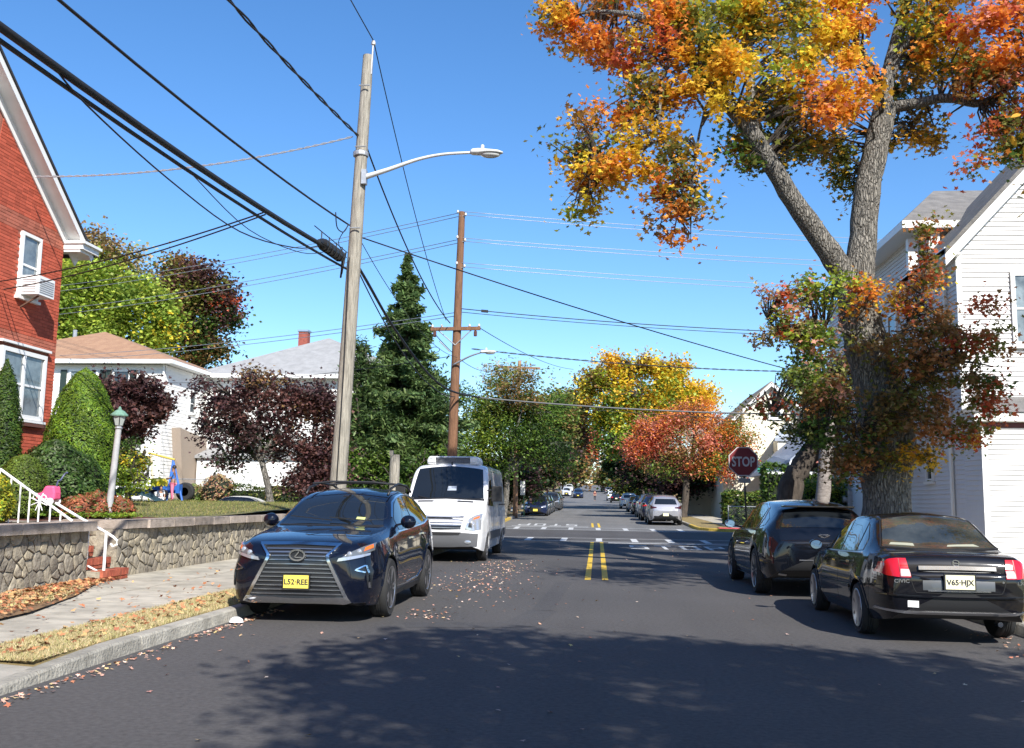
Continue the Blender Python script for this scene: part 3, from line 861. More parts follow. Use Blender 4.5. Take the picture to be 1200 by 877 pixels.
hb = thing("white_house", "broad white house with a pale grey roof and brick chimney behind the maroon trees", "house", (-17, 64, 1.2))
rect_house(hb, -23.82, -11.2, 58.2, 70, 1.2, 8.65, SIDW, "FRL")
b_ = MB(); hip_roof(b_, -24.5, -10.6, 57.5, 70.6, 8.85, 11.9, 5.2, 'y'); b_.build("roof", RGY, hb)
fascia(hb, -24.5, -10.6, 57.5, 70.6, 8.74)
b_ = MB(); b_.box((-19.6, 64.0, 11.35), (.62, .62, 2.3)); cho = b_.build("chimney", mat("chimney_brick", (.26, .07, .05), .9, var=.25, scale=9, bump=.6), hb)
MB().box((-19.6, 64.0, 12.56), (.74, .74, .12)).build("chimney_cap", mat("blue_grey_cap", (.2, .28, .38), .6), cho)
window(hb, (-22.9, 58.18, 4.2), (1, 0, 0), (0, -1, 0), .9, 1.1, glass=GLASS, fw=.1)
window(hb, (-22.9, 58.18, 7.1), (1, 0, 0), (0, -1, 0), .8, 1.2, glass=GLASSL, fw=.1)
window(hb, (-14.2, 58.18, 6.9), (1, 0, 0), (0, -1, 0), 1.6, 1.3, mull=(2, 2), glass=GLASSL, fw=.1)
MB().box((-19.5, 57.2, 2.5), (7.6, 2.0, 2.6)).build("porch_wall", SIDW, hb)
b_ = MB(); b_.add([(-23.6, 56.0, 3.85), (-15.4, 56.0, 3.85), (-15.4, 58.15, 4.4), (-23.6, 58.15, 4.4), (-23.6, 56.0, 3.70), (-15.4, 56.0, 3.70)], [(0, 1, 2, 3), (4, 5, 1, 0)]); b_.build("porch_roof", RGY, hb)
MB().tube([(-23.7, 57.55, 8.6), (-23.7, 58.1, 8.2), (-23.7, 58.12, 1.4)], .06, 6).build("downpipe", WHITE2, hb)
MB().box((-18.2, 56.17, 2.3), (4.6, .06, 2.2)).build("garage_door", WHITE2, hb)

# ------------------------------------------------------------------ right house
rh = thing("white_house", "tall white sided house with grey gable roofs at the right edge", "house", (12.5, 30, .2))
GX0, GX1, GPX, GPZ, GEZ = 8.92, 16.9, 12.91, 12.3, 7.98
SIDR = mat("white_clapboard", (0.66, 0.65, 0.65), 0.55, var=0.03, scale=1.5)
MB().prism([(GX0, .1), (GX1, .1), (GX1, GEZ), (GPX, GPZ), (GX0, GEZ)], 25.02, 28.4, f=lambda a, b, h: (a, h, b)).build("wall", SIDR, rh)
sliding("siding", rh, (GX0, 25.0, 0), (1, 0, 0), (0, -1, 0), [(0, 3.9), (GX1 - GX0, 3.9), (GX1 - GX0, GEZ), (GPX - GX0, GPZ), (0, GEZ)], .118, SIDR, .030)
sliding("siding", rh, (GX0, 25.0, 0), (0, 1, 0), (-1, 0, 0), [(0, .2), (2.8, .2), (2.8, GEZ), (0, GEZ)], .118, SIDR, .030)
# front one-storey projection
MB().box((12.9, 24.4, 1.85), (7.98, 1.18, 3.4)).build("porch_wall", SIDR, rh)
sliding("siding", rh, (8.9, 23.8, 0), (1, 0, 0), (0, -1, 0), [(0, .15), (8, .15), (8, 3.45), (0, 3.45)], .118, SIDR, .028)
sliding("siding", rh, (8.905, 23.8, 0), (0, 1, 0), (-1, 0, 0), [(0, .15), (1.2, .15), (1.2, 3.45), (0, 3.45)], .118, SIDR, .028)
RDG = mat("grey_shingles", (0.13, 0.125, 0.12), 0.95, color2=(0.20, 0.19, 0.18), scale=2.5, bump=.8, bscale=26)
b_ = MB(); b_.box((12.9, 23.62, 3.60), (8.5, .06, .20)); b_.box((8.68, 24.3, 3.60), (.06, 1.38, .20)); b_.box((12.9, 24.3, 3.50), (8.4, 1.3, .03)); b_.build("porch_fascia", WHITE2, rh)
b_ = MB(); b_.add([(8.6, 23.55, 3.71), (17.2, 23.55, 3.71), (17.2, 25.0, 4.22), (9.4, 25.0, 4.22), (8.6, 25.0, 3.71)], [(0, 1, 2, 3), (0, 3, 4)]); b_.build("porch_roof", RDG, rh)
MB().box((12.9, 23.77, 3.42), (8.0, .03, .12)).build("red_trim", mat("maroon_trim", (.12, .03, .03), .6), rh)
for (xx, yy, za, zb) in ((8.91, 23.79, .1, 3.45), (8.93, 24.985, 3.9, 7.9)):
    MB().box((xx, yy, (za + zb) / 2), (.12, .05, zb - za)).build("corner_board", WHITE2, rh)
# gable roof with rakes
k = (GPZ - GEZ) / (GPX - GX0)
def gab(x0, z0, x1, z1, y0, y1, th):
    return [(x0, y0, z0), (x1, y0, z1), (x1, y1, z1), (x0, y1, z0), (x0, y0, z0 - th), (x1, y0, z1 - th), (x1, y1, z1 - th), (x0, y1, z0 - th)], [(0, 1, 2, 3), (4, 7, 6, 5), (0, 4, 5, 1), (2, 6, 7, 3), (0, 3, 7, 4), (1, 5, 6, 2)]
ovx = .42
b_ = MB()
b_.add(*gab(GX0 - ovx, GEZ - ovx * k + .32, GPX, GPZ + .32, 24.55, 28.6, .14)); b_.add(*gab(GPX, GPZ + .32, GX1 + ovx, GEZ - ovx * k + .32, 24.55, 28.6, .14))
b_.build("roof", RDG, rh)
b_ = MB()
b_.add(*gab(GX0 - ovx, GEZ - ovx * k + .175, GPX, GPZ + .175, 24.58, 24.66, .30)); b_.add(*gab(GPX, GPZ + .175, GX1 + ovx, GEZ - ovx * k + .175, 24.58, 24.66, .30))
b_.add(*gab(GX0 - ovx, GEZ - ovx * k + .172, GPX, GPZ + .172, 24.665, 25.0, .05)); b_.add(*gab(GX0 - .0, GEZ + .02, GPX, GPZ + .02, 24.97, 25.02, .22))
b_.box((GX0 - ovx / 2, 26.6, GEZ - .25), (ovx, 3.9, .05)); b_.box((GX0 - ovx + .03, 26.6, GEZ - .18), (.06, 3.9, .18))
b_.build("rake_board", WHITE2, rh)
window(rh, (10.78, 24.98, 6.40), (1, 0, 0), (0, -1, 0), 1.25, 1.85, mull=(1, 2), glass=GLASSL, fw=.1)
window(rh, (14.6, 24.98, 6.40), (1, 0, 0), (0, -1, 0), 1.25, 1.85, mull=(1, 2), glass=GLASSL, fw=.1)
window(rh, (12.4, 23.78, 2.0), (1, 0, 0), (0, -1, 0), 1.25, 1.6, mull=(1, 2), glass=GLASS, fw=.1)
# tall rear wing with hip roof
MB().box((12.9, 33.2, 4.65), (7.96, 10.96, 9.0)).build("wall", SIDR, rh)
sliding("siding", rh, (8.92, 27.75, 0), (0, 1, 0), (-1, 0, 0), [(0, .2), (10.9, .2), (10.9, 9.15), (0, 9.15)], .118, SIDR, .028)
sliding("siding", rh, (8.92, 27.72, 0), (1, 0, 0), (0, -1, 0), [(0, 7.0), (7.98, 7.0), (7.98, 9.15), (0, 9.15)], .118, SIDR, .028)
b_ = MB(); hip_roof(b_, 8.3, 17.5, 27.2, 34.6, 9.30, 11.3, 2.1, 'x'); b_.build("roof", RDG, rh)
fascia(rh, 8.3, 17.5, 27.2, 34.6, 9.2, .2, WHITE2)
b_ = MB(); b_.add([(8.3, 34.6, 9.3), (17.5, 34.6, 9.3), (17.5, 39.0, 9.6), (8.3, 39.0, 9.6)], [(0, 1, 2, 3)]); b_.build("roof", RDG, rh)
b_ = MB(); b_.box((8.75, 27.9, 8.5), (.28, .2, .9)); b_.box((9.2, 27.55, 8.75), (.3, .25, .5)); b_.build("corner_bracket", WHITE2, rh)
window(rh, (8.90, 27.5, 2.72), (0, 1, 0), (-1, 0, 0), .55, 1.05, mull=(1, 1), glass=GLASS, fw=.07)
window(rh, (8.90, 30.4, 6.6), (0, 1, 0), (-1, 0, 0), .9, 1.5, mull=(1, 2), glass=GLASS, fw=.09)
window(rh, (8.90, 33.4, 3.2), (0, 1, 0), (-1, 0, 0), .9, 1.5, mull=(1, 2), glass=GLASS, fw=.09)
MB().tube([(8.84, 25.75, 7.6), (8.84, 25.75, .3)], .05, 6).build("downpipe", WHITE2, rh)
mtb = MB(); mtb.box((8.82, 36.0, 1.75), (.16, .35, .6)); mtb.lathe([(.12, 0), (.13, .05), (.13, .14), (.09, .18)], (8.6, 36.0, 1.75), 'x', 12); mtb.tube([(8.82, 36.0, 2.0), (8.82, 36.0, 5)], .025, 6)
mtb.build("electric_meter", STEEL, rh)
window(rh, (12.9, 24.98, 10.0), (1, 0, 0), (0, -1, 0), .8, 1.1, mull=(1, 2), glass=GLASS, fw=.08)

# ------------------------------------------------------------------ far right houses
RBL = mat("blue_grey_shingles", (0.27, 0.30, 0.35), 0.95, color2=(0.34, 0.37, 0.42), scale=2.5, bump=.8, bscale=20)
RTN = mat("tan_shingles", (0.22, 0.18, 0.14), 0.95, color2=(0.28, 0.23, 0.18), scale=2.5, bump=.8, bscale=20)
CRM = mat("cream_siding", (0.74, 0.68, 0.55), 0.6, var=0.03, scale=2)
BRKF = mat("far_brick", (0.26, 0.10, 0.075), 0.9, var=0.2, scale=7, bump=.6, bscale=20)
hc = thing("cream_house", "cream sided house with a steep gable beyond the stop sign", "house", (13, 70, .6))
MB().prism([(8.7, .5), (15.6, .5), (15.6, 6.9), (12.0, 9.9), (8.7, 6.6)], 70, 82, f=lambda a, b, h: (a, h, b)).build("wall", CRM, hc)
sliding("siding", hc, (8.7, 69.98, 0), (1, 0, 0), (0, -1, 0), [(0, .5), (6.9, .5), (6.9, 6.9), (3.3, 9.9), (0, 6.6)], .2, CRM, .02)
b_ = MB(); b_.add(*gab(8.2, 6.4, 12.0, 10.05, 69.5, 82.3, .2)); b_.add(*gab(12.0, 10.05, 16.1, 6.6, 69.5, 82.3, .2)); b_.add([(1.5, 84, 8.2), (9.4, 84, 8.2), (9.4, 76, 5.8), (1.5, 76, 5.8)][:0] or [(6.9, 78, 6.2), (9.5, 78, 6.2), (9.5, 82, 8.4), (6.9, 82, 8.4)], [(0, 1, 2, 3)])
b_.build("roof", RTN, hc)
b_ = MB(); b_.add(*gab(8.15, 6.3, 12.0, 9.95, 69.44, 69.49, .25)); b_.add(*gab(12.0, 9.95, 16.1, 6.5, 69.44, 69.49, .25)); b_.build("rake_board", WHITE2, hc)
MB().box((8.1, 80, 3.1), (2.4, 4, 5.6)).build("side_wing", CRM, hc)
window(hc, (12.3, 69.95, 8.0), (1, 0, 0), (0, -1, 0), .9, 1.1, glass=GLASS, fw=.1)
window(hc, (10.1, 69.95, 4.0), (1, 0, 0), (0, -1, 0), .9, 1.5, glass=GLASS, fw=.1)
b_ = MB(); b_.add([(11.9, 68.0, 6.0), (17, 68.0, 6.0), (17, 70, 7.2), (13.0, 70, 7.2)], [(0, 1, 2, 3)]); b_.add([(11.9, 68.0, 5.8), (17, 68.0, 5.8), (17, 68.0, 6.0), (11.9, 68.0, 6.0)], [(0, 1, 2, 3)]); b_.build("upper_porch_roof", RBL, hc)
MB().box((14.3, 69.0, 3.2), (4.4, 1.7, 5.3)).build("porch_wall", CRM, hc)

hd = thing("brick_house", "small brick house with a blue grey porch roof beyond the stop sign", "house", (13, 58, .4))
MB().prism([(11.1, .4), (19.5, .4), (19.5, 4.6), (15.4, 7.9), (11.1, 4.15)], 58, 68, f=lambda a, b, h: (a, h, b)).build("wall", BRKF, hd)
b_ = MB(); b_.add(*gab(10.9, 4.1, 15.4, 8.1, 57.5, 68.3, .15)); b_.add(*gab(15.4, 8.1, 19.9, 4.5, 57.5, 68.3, .15)); b_.build("roof", RBL, hd)
b_ = MB(); b_.add(*gab(10.85, 3.95, 15.4, 7.95, 57.42, 57.49, .32)); b_.add(*gab(15.4, 7.95, 19.9, 4.35, 57.42, 57.49, .32)); b_.build("rake_board", WHITE2, hd)
b_ = MB(); b_.add([(9.1, 55.8, 3.35), (12.4, 55.8, 3.35), (11.6, 58.0, 4.4), (10.4, 60, 4.4), (9.1, 62, 3.35)], [(0, 1, 2, 3, 4)]); b_.build("porch_roof", RBL, hd)
b_ = MB(); b_.box((10.75, 55.86, 3.25), (3.3, .1, .2)); b_.box((9.15, 58.9, 3.25), (.1, 6.1, .2)); b_.box((10.7, 58.9, 3.17), (3.1, 6, .04)); b_.build("porch_fascia", WHITE2, hd)
for xx in (9.35, 10.55, 12.2): MB().box((xx, 55.98, 1.8), (.14, .14, 2.7)).build("porch_post", WHITE2, hd)
MB().box((11.3, 56.1, .95), (2.0, .15, 1.1)).build("porch_parapet", BRKF, hd)
window(hd, (14.6, 57.97, 3.2), (1, 0, 0), (0, -1, 0), 1.2, 1.4, glass=GLASS, fw=.1)
# ------------------------------------------------------------------ vehicles
def paint(name, col, rough=0.25, metal=0.0, dust=0.0):
    if name in MATS: return MATS[name]
    mt = mat(name, col, rough, metal=metal, coat=1.0, spec=.03)
    nt = mt.node_tree; b = nt.nodes["Principled BSDF"]
    b.inputs["Coat Roughness"].default_value = 0.04
    n = nt.nodes.new("ShaderNodeTexNoise"); n.inputs["Scale"].default_value = 2.2; n.inputs["Detail"].default_value = 6
    tc = nt.nodes.new("ShaderNodeTexCoord"); nt.links.new(tc.outputs["Object"], n.inputs["Vector"])
    mr = nt.nodes.new("ShaderNodeMapRange"); mr.inputs[1].default_value = 0.35; mr.inputs[2].default_value = 0.75; mr.inputs[3].default_value = 0.01; mr.inputs[4].default_value = 0.03 + dust
    nt.links.new(n.outputs["Fac"], mr.inputs[0]); nt.links.new(mr.outputs[0], b.inputs["Coat Roughness"])
    return mt

def mono(pts):
    xs_ = np.array([p[0] for p in pts], float); ys_ = np.array([p[1] for p in pts], float)
    o = np.argsort(xs_); xs_, ys_ = xs_[o], ys_[o]
    h = np.diff(xs_); d = np.diff(ys_) / h
    m_ = np.zeros(len(xs_)); m_[0], m_[-1] = d[0], d[-1]
    for i in range(1, len(xs_) - 1):
        if d[i - 1] * d[i] > 0:
            w1, w2 = 2 * h[i] + h[i - 1], h[i] + 2 * h[i - 1]
            m_[i] = (w1 + w2) / (w1 / d[i - 1] + w2 / d[i])
    def f(x):
        x = min(max(x, xs_[0]), xs_[-1])
        i = min(len(h) - 1, max(0, int(np.searchsorted(xs_, x) - 1)))
        t = (x - xs_[i]) / h[i]
        return float((2 * t ** 3 - 3 * t ** 2 + 1) * ys_[i] + (t ** 3 - 2 * t ** 2 + t) * h[i] * m_[i] + (-2 * t ** 3 + 3 * t ** 2) * ys_[i + 1] + (t ** 3 - t ** 2) * h[i] * m_[i + 1])
    return f

def car_body_mesh(S):
    """local axes: +y nose, x lateral, z up. Loft of cross sections with real wheel arches."""
    L2 = S['L'] / 2
    top, belt, wm, wb, wr, bot = [mono(S[k]) for k in ('top', 'belt', 'wm', 'wb', 'wr', 'bot')]
    R = S['arch']; zw = S['wheel_r']
    axles = (S['fa'], S['ra'])
    ys_ = set(np.round(np.linspace(-L2, L2, S.get('ns', 64)), 4))
    for a in axles:
        ys_ = {y for y in ys_ if abs(y - a) > R + .03}
        for k in range(0, 19): ys_.add(round(a + R * math.cos(PI * k / 18), 4))
        ys_.add(round(a + R + .012, 4)); ys_.add(round(a - R - .012, 4))
    for e in (.005, .015, .03, .05, .08, .12): ys_.add(round(L2 - e, 4)); ys_.add(round(-L2 + e, 4))
    ys_ = sorted(ys_)
    V, Fs, M = [], [], []
    crown = S.get('crown', .05)
    ring_n = None
    def sect(y):
        zt, zb_, z0 = top(y), belt(y), bot(y)
        zb_ = min(zb_, zt - .012)
        W, B, Rf = wm(y), wb(y), wr(y)
        zl = z0; arch = 0
        for a in axles:
            if abs(y - a) < R:
                zl = max(zl, zw + math.sqrt(max(0, R * R - (y - a) ** 2)) * .98)
            fl = math.exp(-((y - a) / (R * .95)) ** 4) * S.get('flare', .018)
            W += fl
        P = [(0, z0 + .02), (max(.1, W - .32), z0 + .02 if zl == z0 else zl), (W - .05, zl)]
        zm = z0 + (zb_ - z0) * S.get('midf', .42)
        tuck = S.get('tuck', .045)
        for j in range(8):
            t = j / 7
            z = zl + (zb_ - zl) * t
            if z < zm: x = W - tuck * ((zm - z) / (zm - z0 + 1e-6)) ** 2
            else:
                q = (z - zm) / (zb_ - zm + 1e-6); x = W + (B - W) * q ** 1.8
            P.append((x, z))
        E_ = Vector((Rf, zt - crown * min(1, (zt - zb_) / .25)))
        Bv = Vector((B, zb_)); C = Vector((0, zt))
        A_ = Bv.lerp(E_, .84); D_ = E_.lerp(C, .16)
        for t in (.06, .3, .55, .8): 
            p = Bv.lerp(A_, t); P.append((p.x, p.y))
        for t in (0, .25, .5, .75, 1):
            p = A_ * (1 - t) ** 2 + E_ * 2 * t * (1 - t) + D_ * t * t; P.append((p.x, p.y))
        for t in (.3, .65, 1):
            p = D_.lerp(C, t); P.append((p.x, p.y + (crown * .5) * (t - t * t)))
        return P
    rings = []
    for y in ys_:
        P = sect(y)
        full = [(x, z) for x, z in P] + [(-x, z) for x, z in reversed(P[1:-1])]
        rings.append([(x, y, z) for x, z in full])
    n = len(rings[0])
    def caps(ring, sgn):
        cz = sum(p[2] for p in ring) / n
        out = []
        for s_, dy in ((.975, .012), (.90, .026), (.72, .040), (.45, .050), (.2, .054)):
            out.append([(p[0] * s_, p[1] + sgn * dy * S.get('bulge', 1), cz + (p[2] - cz) * s_) for p in ring])
        return out
    rings = list(reversed(caps(rings[0], -1))) + rings + caps(rings[-1], 1)
    for r_ in rings: V += r_
    nr = len(rings)
    for i in range(nr - 1):
        for k in range(n):
            Fs.append((i * n + k, i * n + (k + 1) % n, (i + 1) * n + (k + 1) % n, (i + 1) * n + k))
            M.append(1 if (k < 2 or k >= n - 2) else 0)
    Fs.append(tuple(range(n))); Fs.append(tuple((nr - 1) * n + k for k in reversed(range(n)))); M += [0, 0]
    return V, Fs, M

def resample(poly, n):
    P = [Vector((a, b)) for a, b in poly]
    s = [0]
    for i in range(1, len(P)): s.append(s[-1] + (P[i] - P[i - 1]).length)
    out = []
    for k in range(n):
        t = s[-1] * k / (n - 1)
        for i in range(1, len(P)):
            if t <= s[i] + 1e-9:
                q = (t - s[i - 1]) / max(1e-9, s[i] - s[i - 1]); out.append(P[i - 1].lerp(P[i], q)); break
    return out

class Car:
    def __init__(s, name, cat, label, S, pm, loc=(0, 0, 0), rz_=0.0, group=None):
        s.S = S
        s.root = thing(name, label, cat, loc, rz_, group)
        V, Fs, M = car_body_mesh(S)
        b_ = MB(); b_.v, b_.f, b_.m = V, Fs, M
        s.body = b_.build("body", [pm, BLACKP], s.root, smooth=True, world=False, sharp=38)
        s.bvh = BVHTree.FromPolygons([Vector(v) for v in V], Fs)
        s.pm = pm
    def hit(s, a, b, axis, side=1):
        o, d = {'front': (Vector((a, 9, b)), Vector((0, -1, 0))), 'rear': (Vector((a, -9, b)), Vector((0, 1, 0))),
                'side': (Vector((side * 4, a, b)), Vector((-side, 0, 0))), 'top': (Vector((a, b, 5)), Vector((0, 0, -1)))}[axis]
        h = s.bvh.ray_cast(o, d)
        if h[0] is None:
            q = o + d * ({'front': 9 - s.S['L'] / 2, 'rear': 9 - s.S['L'] / 2, 'side': 4 - s.S['wmax'], 'top': 4}[axis])
            h = s.bvh.find_nearest(q)
        p, nn = h[0], h[1]
        if nn.dot(d) > 0: nn = -nn
        return p, nn, d
    def patch(s, name, axis, lo, up, m_, off=.006, ns=10, nt=4, th=.02, side=1, parent=None, smooth=True):
        lo, up = resample(lo, ns), resample(up, ns)
        V, Vb = [], []
        for j in range(nt):
            for i in range(ns):
                q = lo[i].lerp(up[i], j / (nt - 1))
                p, nn, d = s.hit(q.x, q.y, axis, side)
                nn = (nn * .6 - d * .4).normalized()
                V.append(p + nn * off); Vb.append(p - nn * th)
        Fs = [(j * ns + i, j * ns + i + 1, (j + 1) * ns + i + 1, (j + 1) * ns + i) for j in range(nt - 1) for i in range(ns - 1)]
        N = len(V)
        bd = [i for i in range(ns)] + [j * ns + ns - 1 for j in range(1, nt)] + [(nt - 1) * ns + i for i in range(ns - 2, -1, -1)] + [j * ns for j in range(nt - 2, 0, -1)]
        Fs += [(bd[k], bd[(k + 1) % len(bd)], N + bd[(k + 1) % len(bd)], N + bd[k]) for k in range(len(bd))]
        b_ = MB(); b_.add(V + Vb, Fs)
        return b_.build(name, m_, parent or s.root, smooth=smooth, world=False, sharp=40)
    def both(s, name, lo, up, m_, **k):
        return [s.patch(name, 'side', lo, up, m_, side=sd_, **k) for sd_ in (1, -1)]
    def mir(s, name, axis, lo, up, m_, **k):
        out = [s.patch(name, axis, lo, up, m_, **k)]
        out.append(s.patch(name, axis, [(-a, b) for a, b in lo], [(-a, b) for a, b in up], m_, **k))
        return out
    def ribbon(s, name, axis, pts, w, m_, off=.003, side=1, parent=None, n=24, th=.006):
        P = resample(pts, n)
        lo, up = [], []
        for i, p in enumerate(P):
            d = (P[min(i + 1, n - 1)] - P[max(0, i - 1)]).normalized(); nn = Vector((-d.y, d.x)) * w / 2
            lo.append(p - nn); up.append(p + nn)
        V, Vb = [], []
        for row in (lo, up):
            for q in row:
                p, nn, d = s.hit(q.x, q.y, axis, side)
                nn = (nn * .6 - d * .4).normalized()
                V.append(p + nn * off); Vb.append(p - nn * th)
        Fs = [(i, i + 1, n + i + 1, n + i) for i in range(n - 1)]
        N = 2 * n
        bd = list(range(n)) + list(range(2 * n - 1, n - 1, -1))
        Fs += [(bd[k], bd[(k + 1) % len(bd)], N + bd[(k + 1) % len(bd)], N + bd[k]) for k in range(len(bd))]
        b_ = MB(); b_.add(V + Vb, Fs)
        return b_.build(name, m_, parent or s.root, smooth=False, world=False)
    def wheels(s, tw=.24, spokes=5, rim=ALLOY, rr_=None, style='v'):
        S = s.S; r = S['wheel_r']; rr_ = rr_ or r * .68
        w0 = None
        for (y, sg) in ((S['fa'], 1), (S['fa'], -1), (S['ra'], 1), (S['ra'], -1)):
            xo = S['track'] / 2
            if w0 is None:
                e = bpy.data.objects.new("wheel", None); COL.objects.link(e); e.parent = s.root; e.empty_display_size = .2
                b_ = MB()
                prof = [(rr_, -tw / 2 + .01), (r * .93, -tw / 2), (r * .985, -tw / 2 + .03), (r, -tw / 4)] 
                for k in range(5):
                    a = -tw / 4 + tw / 2 * k / 4
                    prof += [(r, a), (r - .008, a + .006), (r, a + .012)] if 0 < k < 4 else [(r, a)]
                prof += [(r * .985, tw / 2 - .03), (r * .93, tw / 2), (rr_, tw / 2 - .01)]
                b_.lathe(prof, axis='x', n=36)
                b_.build("tyre", RUBBER, e, smooth=True, world=False, sharp=40)
                b_ = MB()
                b_.lathe([(rr_ * 1.0, tw / 2 - .012), (rr_ * 1.03, tw / 2 - .0), (rr_ * .97, tw / 2 - .004), (rr_ * .90, tw / 2 - .03), (rr_ * .88, -tw / 2 + .03)], axis='x', n=36)
                b_.lathe([(.06, tw / 2 - .035), (.055, tw / 2 - .014), (.02, tw / 2 - .010), (0, tw / 2 - .010)], axis='x', n=16)
                ns_ = spokes * 2 if style == 'v' else spokes
                for k in range(ns_):
                    a = 2 * PI * (k // 2 if style == 'v' else k) / spokes
                    a2 = a + ((.17 if k % 2 else -.17) if style == 'v' else 0)
                    p = (tw / 2 - .03, .05 * math.cos(a), .05 * math.sin(a)); q = (tw / 2 - .022, rr_ * .93 * math.cos(a2), rr_ * .93 * math.sin(a2))
                    b_.bar(p, q, .045 if style != 'v' else .034, .03)
                b_.build("rim", rim, e, smooth=True, world=False, sharp=30)
                b_ = MB(); b_.lathe([(rr_ * .9, -.02), (rr_ * .9, .0), (0, .0)], axis='x', n=24); b_.build("brake_backing", BLACKP, e, world=False)
                w0 = e
            else:
                e = copy_tree(w0, s.root)
            e.location = (sg * (xo - tw / 2 + .02), y, r)
            e.rotation_euler = (random.uniform(0, 1.2), 0, 0 if sg > 0 else PI)
            if sg < 0: e.rotation_euler = (0, 0, PI)
    def mirror(s, y, z, x, m_=None, h=.15, w=.2):
        for sg in (1, -1):
            b_ = MB()
            b_.lathe([(0.001, -.06), (.6, -.055), (.92, -.03), (1, 0), (.92, .03), (.6, .07), (0.001, .085)], axis='y', n=16)
            b_.v = [(sg * (x + w / 2 + .05) + a * w / 2, y + b * 1.0, z + c * h / 2) for a, b, c in b_.v]
            b_.bar((sg * (x - .06), y + .02, z - .06), (sg * (x + .10), y + .0, z - .02), .05, .03)
            o = b_.build("wing_mirror", m_ or s.pm, s.root, smooth=True, world=False, sharp=45)
            g_ = MB(); g_.lathe([(0.001, 0), (1, 0.0), (1.0, .004)], axis='y', n=16); g_.v = [(sg * (x + w / 2 + .05) + a * w * .42, y - .062 - b, z + c * h * .42) for a, b, c in g_.v]
            g_.build("mirror_glass", mat("mirror_glass", (.5, .52, .55), .03, metal=1.0), o, world=False)
    def handle(s, pts, m_=None):
        for (y, z) in pts:
            for sg in (1, -1):
                p, nn, d = s.hit(y, z, 'side', sg)
                b_ = MB(); b_.box((p.x + sg * .022, y, z), (.022, .17, .028)); b_.box((p.x + sg * .008, y + .07, z), (.03, .02, .02)); b_.box((p.x + sg * .008, y - .07, z), (.03, .02, .02))
                b_.build("door_handle", m_ or s.pm, s.root, world=False)
    def plate(s, axis, x, z, txt, m_=PLATE, w=.305, h=.152, frame=True, tsize=.088):
        p, nn, d = s.hit(x, z, axis)
        sg = -d.y
        b_ = MB(); b_.box((x, p.y + sg * .028, z), (w + .03, .02, h + .03))
        fr = b_.build("plate_frame", BLACKP, s.root, world=False)
        b_ = MB(); b_.box((x, p.y + sg * .041, z), (w, .006, h)); pl = b_.build("number_plate", m_, fr, world=False)
        if txt:
            text(txt, tsize, INK, fr, (x, p.y + sg * .046, z - tsize * .36), face=sg)
        return fr

def text(s_, size, m_, parent, loc, face=1, rot=None, name="lettering", bold=0.0022, xs=1.0, ext=.0015):
    cu = bpy.data.curves.new("txt", 'FONT'); cu.body = s_; cu.size = size; cu.align_x = 'CENTER'; cu.extrude = ext; cu.resolution_u = 3; cu.offset = bold
    to = bpy.data.objects.new("txt", cu); COL.objects.link(to)
    dg = bpy.context.evaluated_depsgraph_get(); dg.update()
    me = bpy.data.meshes.new_from_object(to.evaluated_get(dg))
    bpy.data.objects.remove(to); 
    me.materials.clear(); me.materials.append(m_)
    R = rot or (Matrix.Rotation(PI if face > 0 else 0, 4, 'Z') @ Matrix.Rotation(PI / 2, 4, 'X'))
    me.transform(Matrix.Translation(loc) @ R @ Matrix.Scale(xs, 4, (1, 0, 0)))
    o = bpy.data.objects.new(name, me); COL.objects.link(o); o.parent = parent
    return o
SEAM = mat("panel_gap", (0.004, 0.004, 0.004), 0.8)

# ---------------- dark blue crossover with spindle grille (left foreground)
NAVY = paint("navy_car_paint", (0.0035, 0.005, 0.012), .3)
SUVA = dict(L=4.86, W=1.895, wmax=.95, wheel_r=.372, arch=.415, fa=1.475, ra=-1.315, track=1.86, flare=.02, tuck=.06,
    top=[(2.43, .86), (2.38, .93), (2.25, .985), (1.9, 1.045), (1.4, 1.10), (1.02, 1.15), (.92, 1.19), (.6, 1.36), (.2, 1.555), (-.1, 1.63), (-.7, 1.675), (-1.3, 1.65), (-1.8, 1.57), (-1.95, 1.53), (-2.2, 1.26), (-2.34, 1.06), (-2.43, .9)],
    belt=[(2.43, .80), (2.3, .88), (2.0, .945), (1.475, 1.00), (1.0, 1.03), (.3, 1.06), (-.6, 1.09), (-1.2, 1.13), (-1.7, 1.18), (-2.1, 1.12), (-2.3, 1.0), (-2.43, .86)],
    wm=[(2.43, .68), (2.38, .77), (2.25, .86), (2.0, .915), (1.475, .935), (.8, .93), (0, .93), (-.8, .935), (-1.5, .94), (-2.0, .915), (-2.25, .85), (-2.43, .72)],
    wb=[(2.43, .62), (2.3, .76), (2.0, .85), (1.475, .875), (1.0, .875), (0, .875), (-1.0, .88), (-1.6, .87), (-2.1, .83), (-2.43, .66)],
    wr=[(2.43, .58), (2.2, .68), (1.9, .73), (1.4, .76), (1.02, .78), (.7, .745), (.2, .66), (-.3, .62), (-1.2, .60), (-1.8, .59), (-2.0, .60), (-2.25, .68), (-2.43, .6)],
    bot=[(2.43, .26), (2.3, .22), (1.95, .20), (1.0, .22), (0, .235), (-1.0, .24), (-1.9, .26), (-2.3, .30), (-2.43, .38)])
c1 = Car("parked_car", "car", "dark navy crossover with large chrome spindle grille parked at the left kerb", SUVA, NAVY, (-3.60, 14.36, 0), PI)
c1.wheels(tw=.235, spokes=5, rr_=.262)
c1.patch("windscreen", 'top', [(-.70, .955), (-.35, 1.03), (0, 1.05), (.35, 1.03), (.70, .955)], [(-.585, .30), (-.3, .22), (0, .20), (.3, .22), (.585, .30)], CARGLASS, ns=15, nt=8, th=.01)
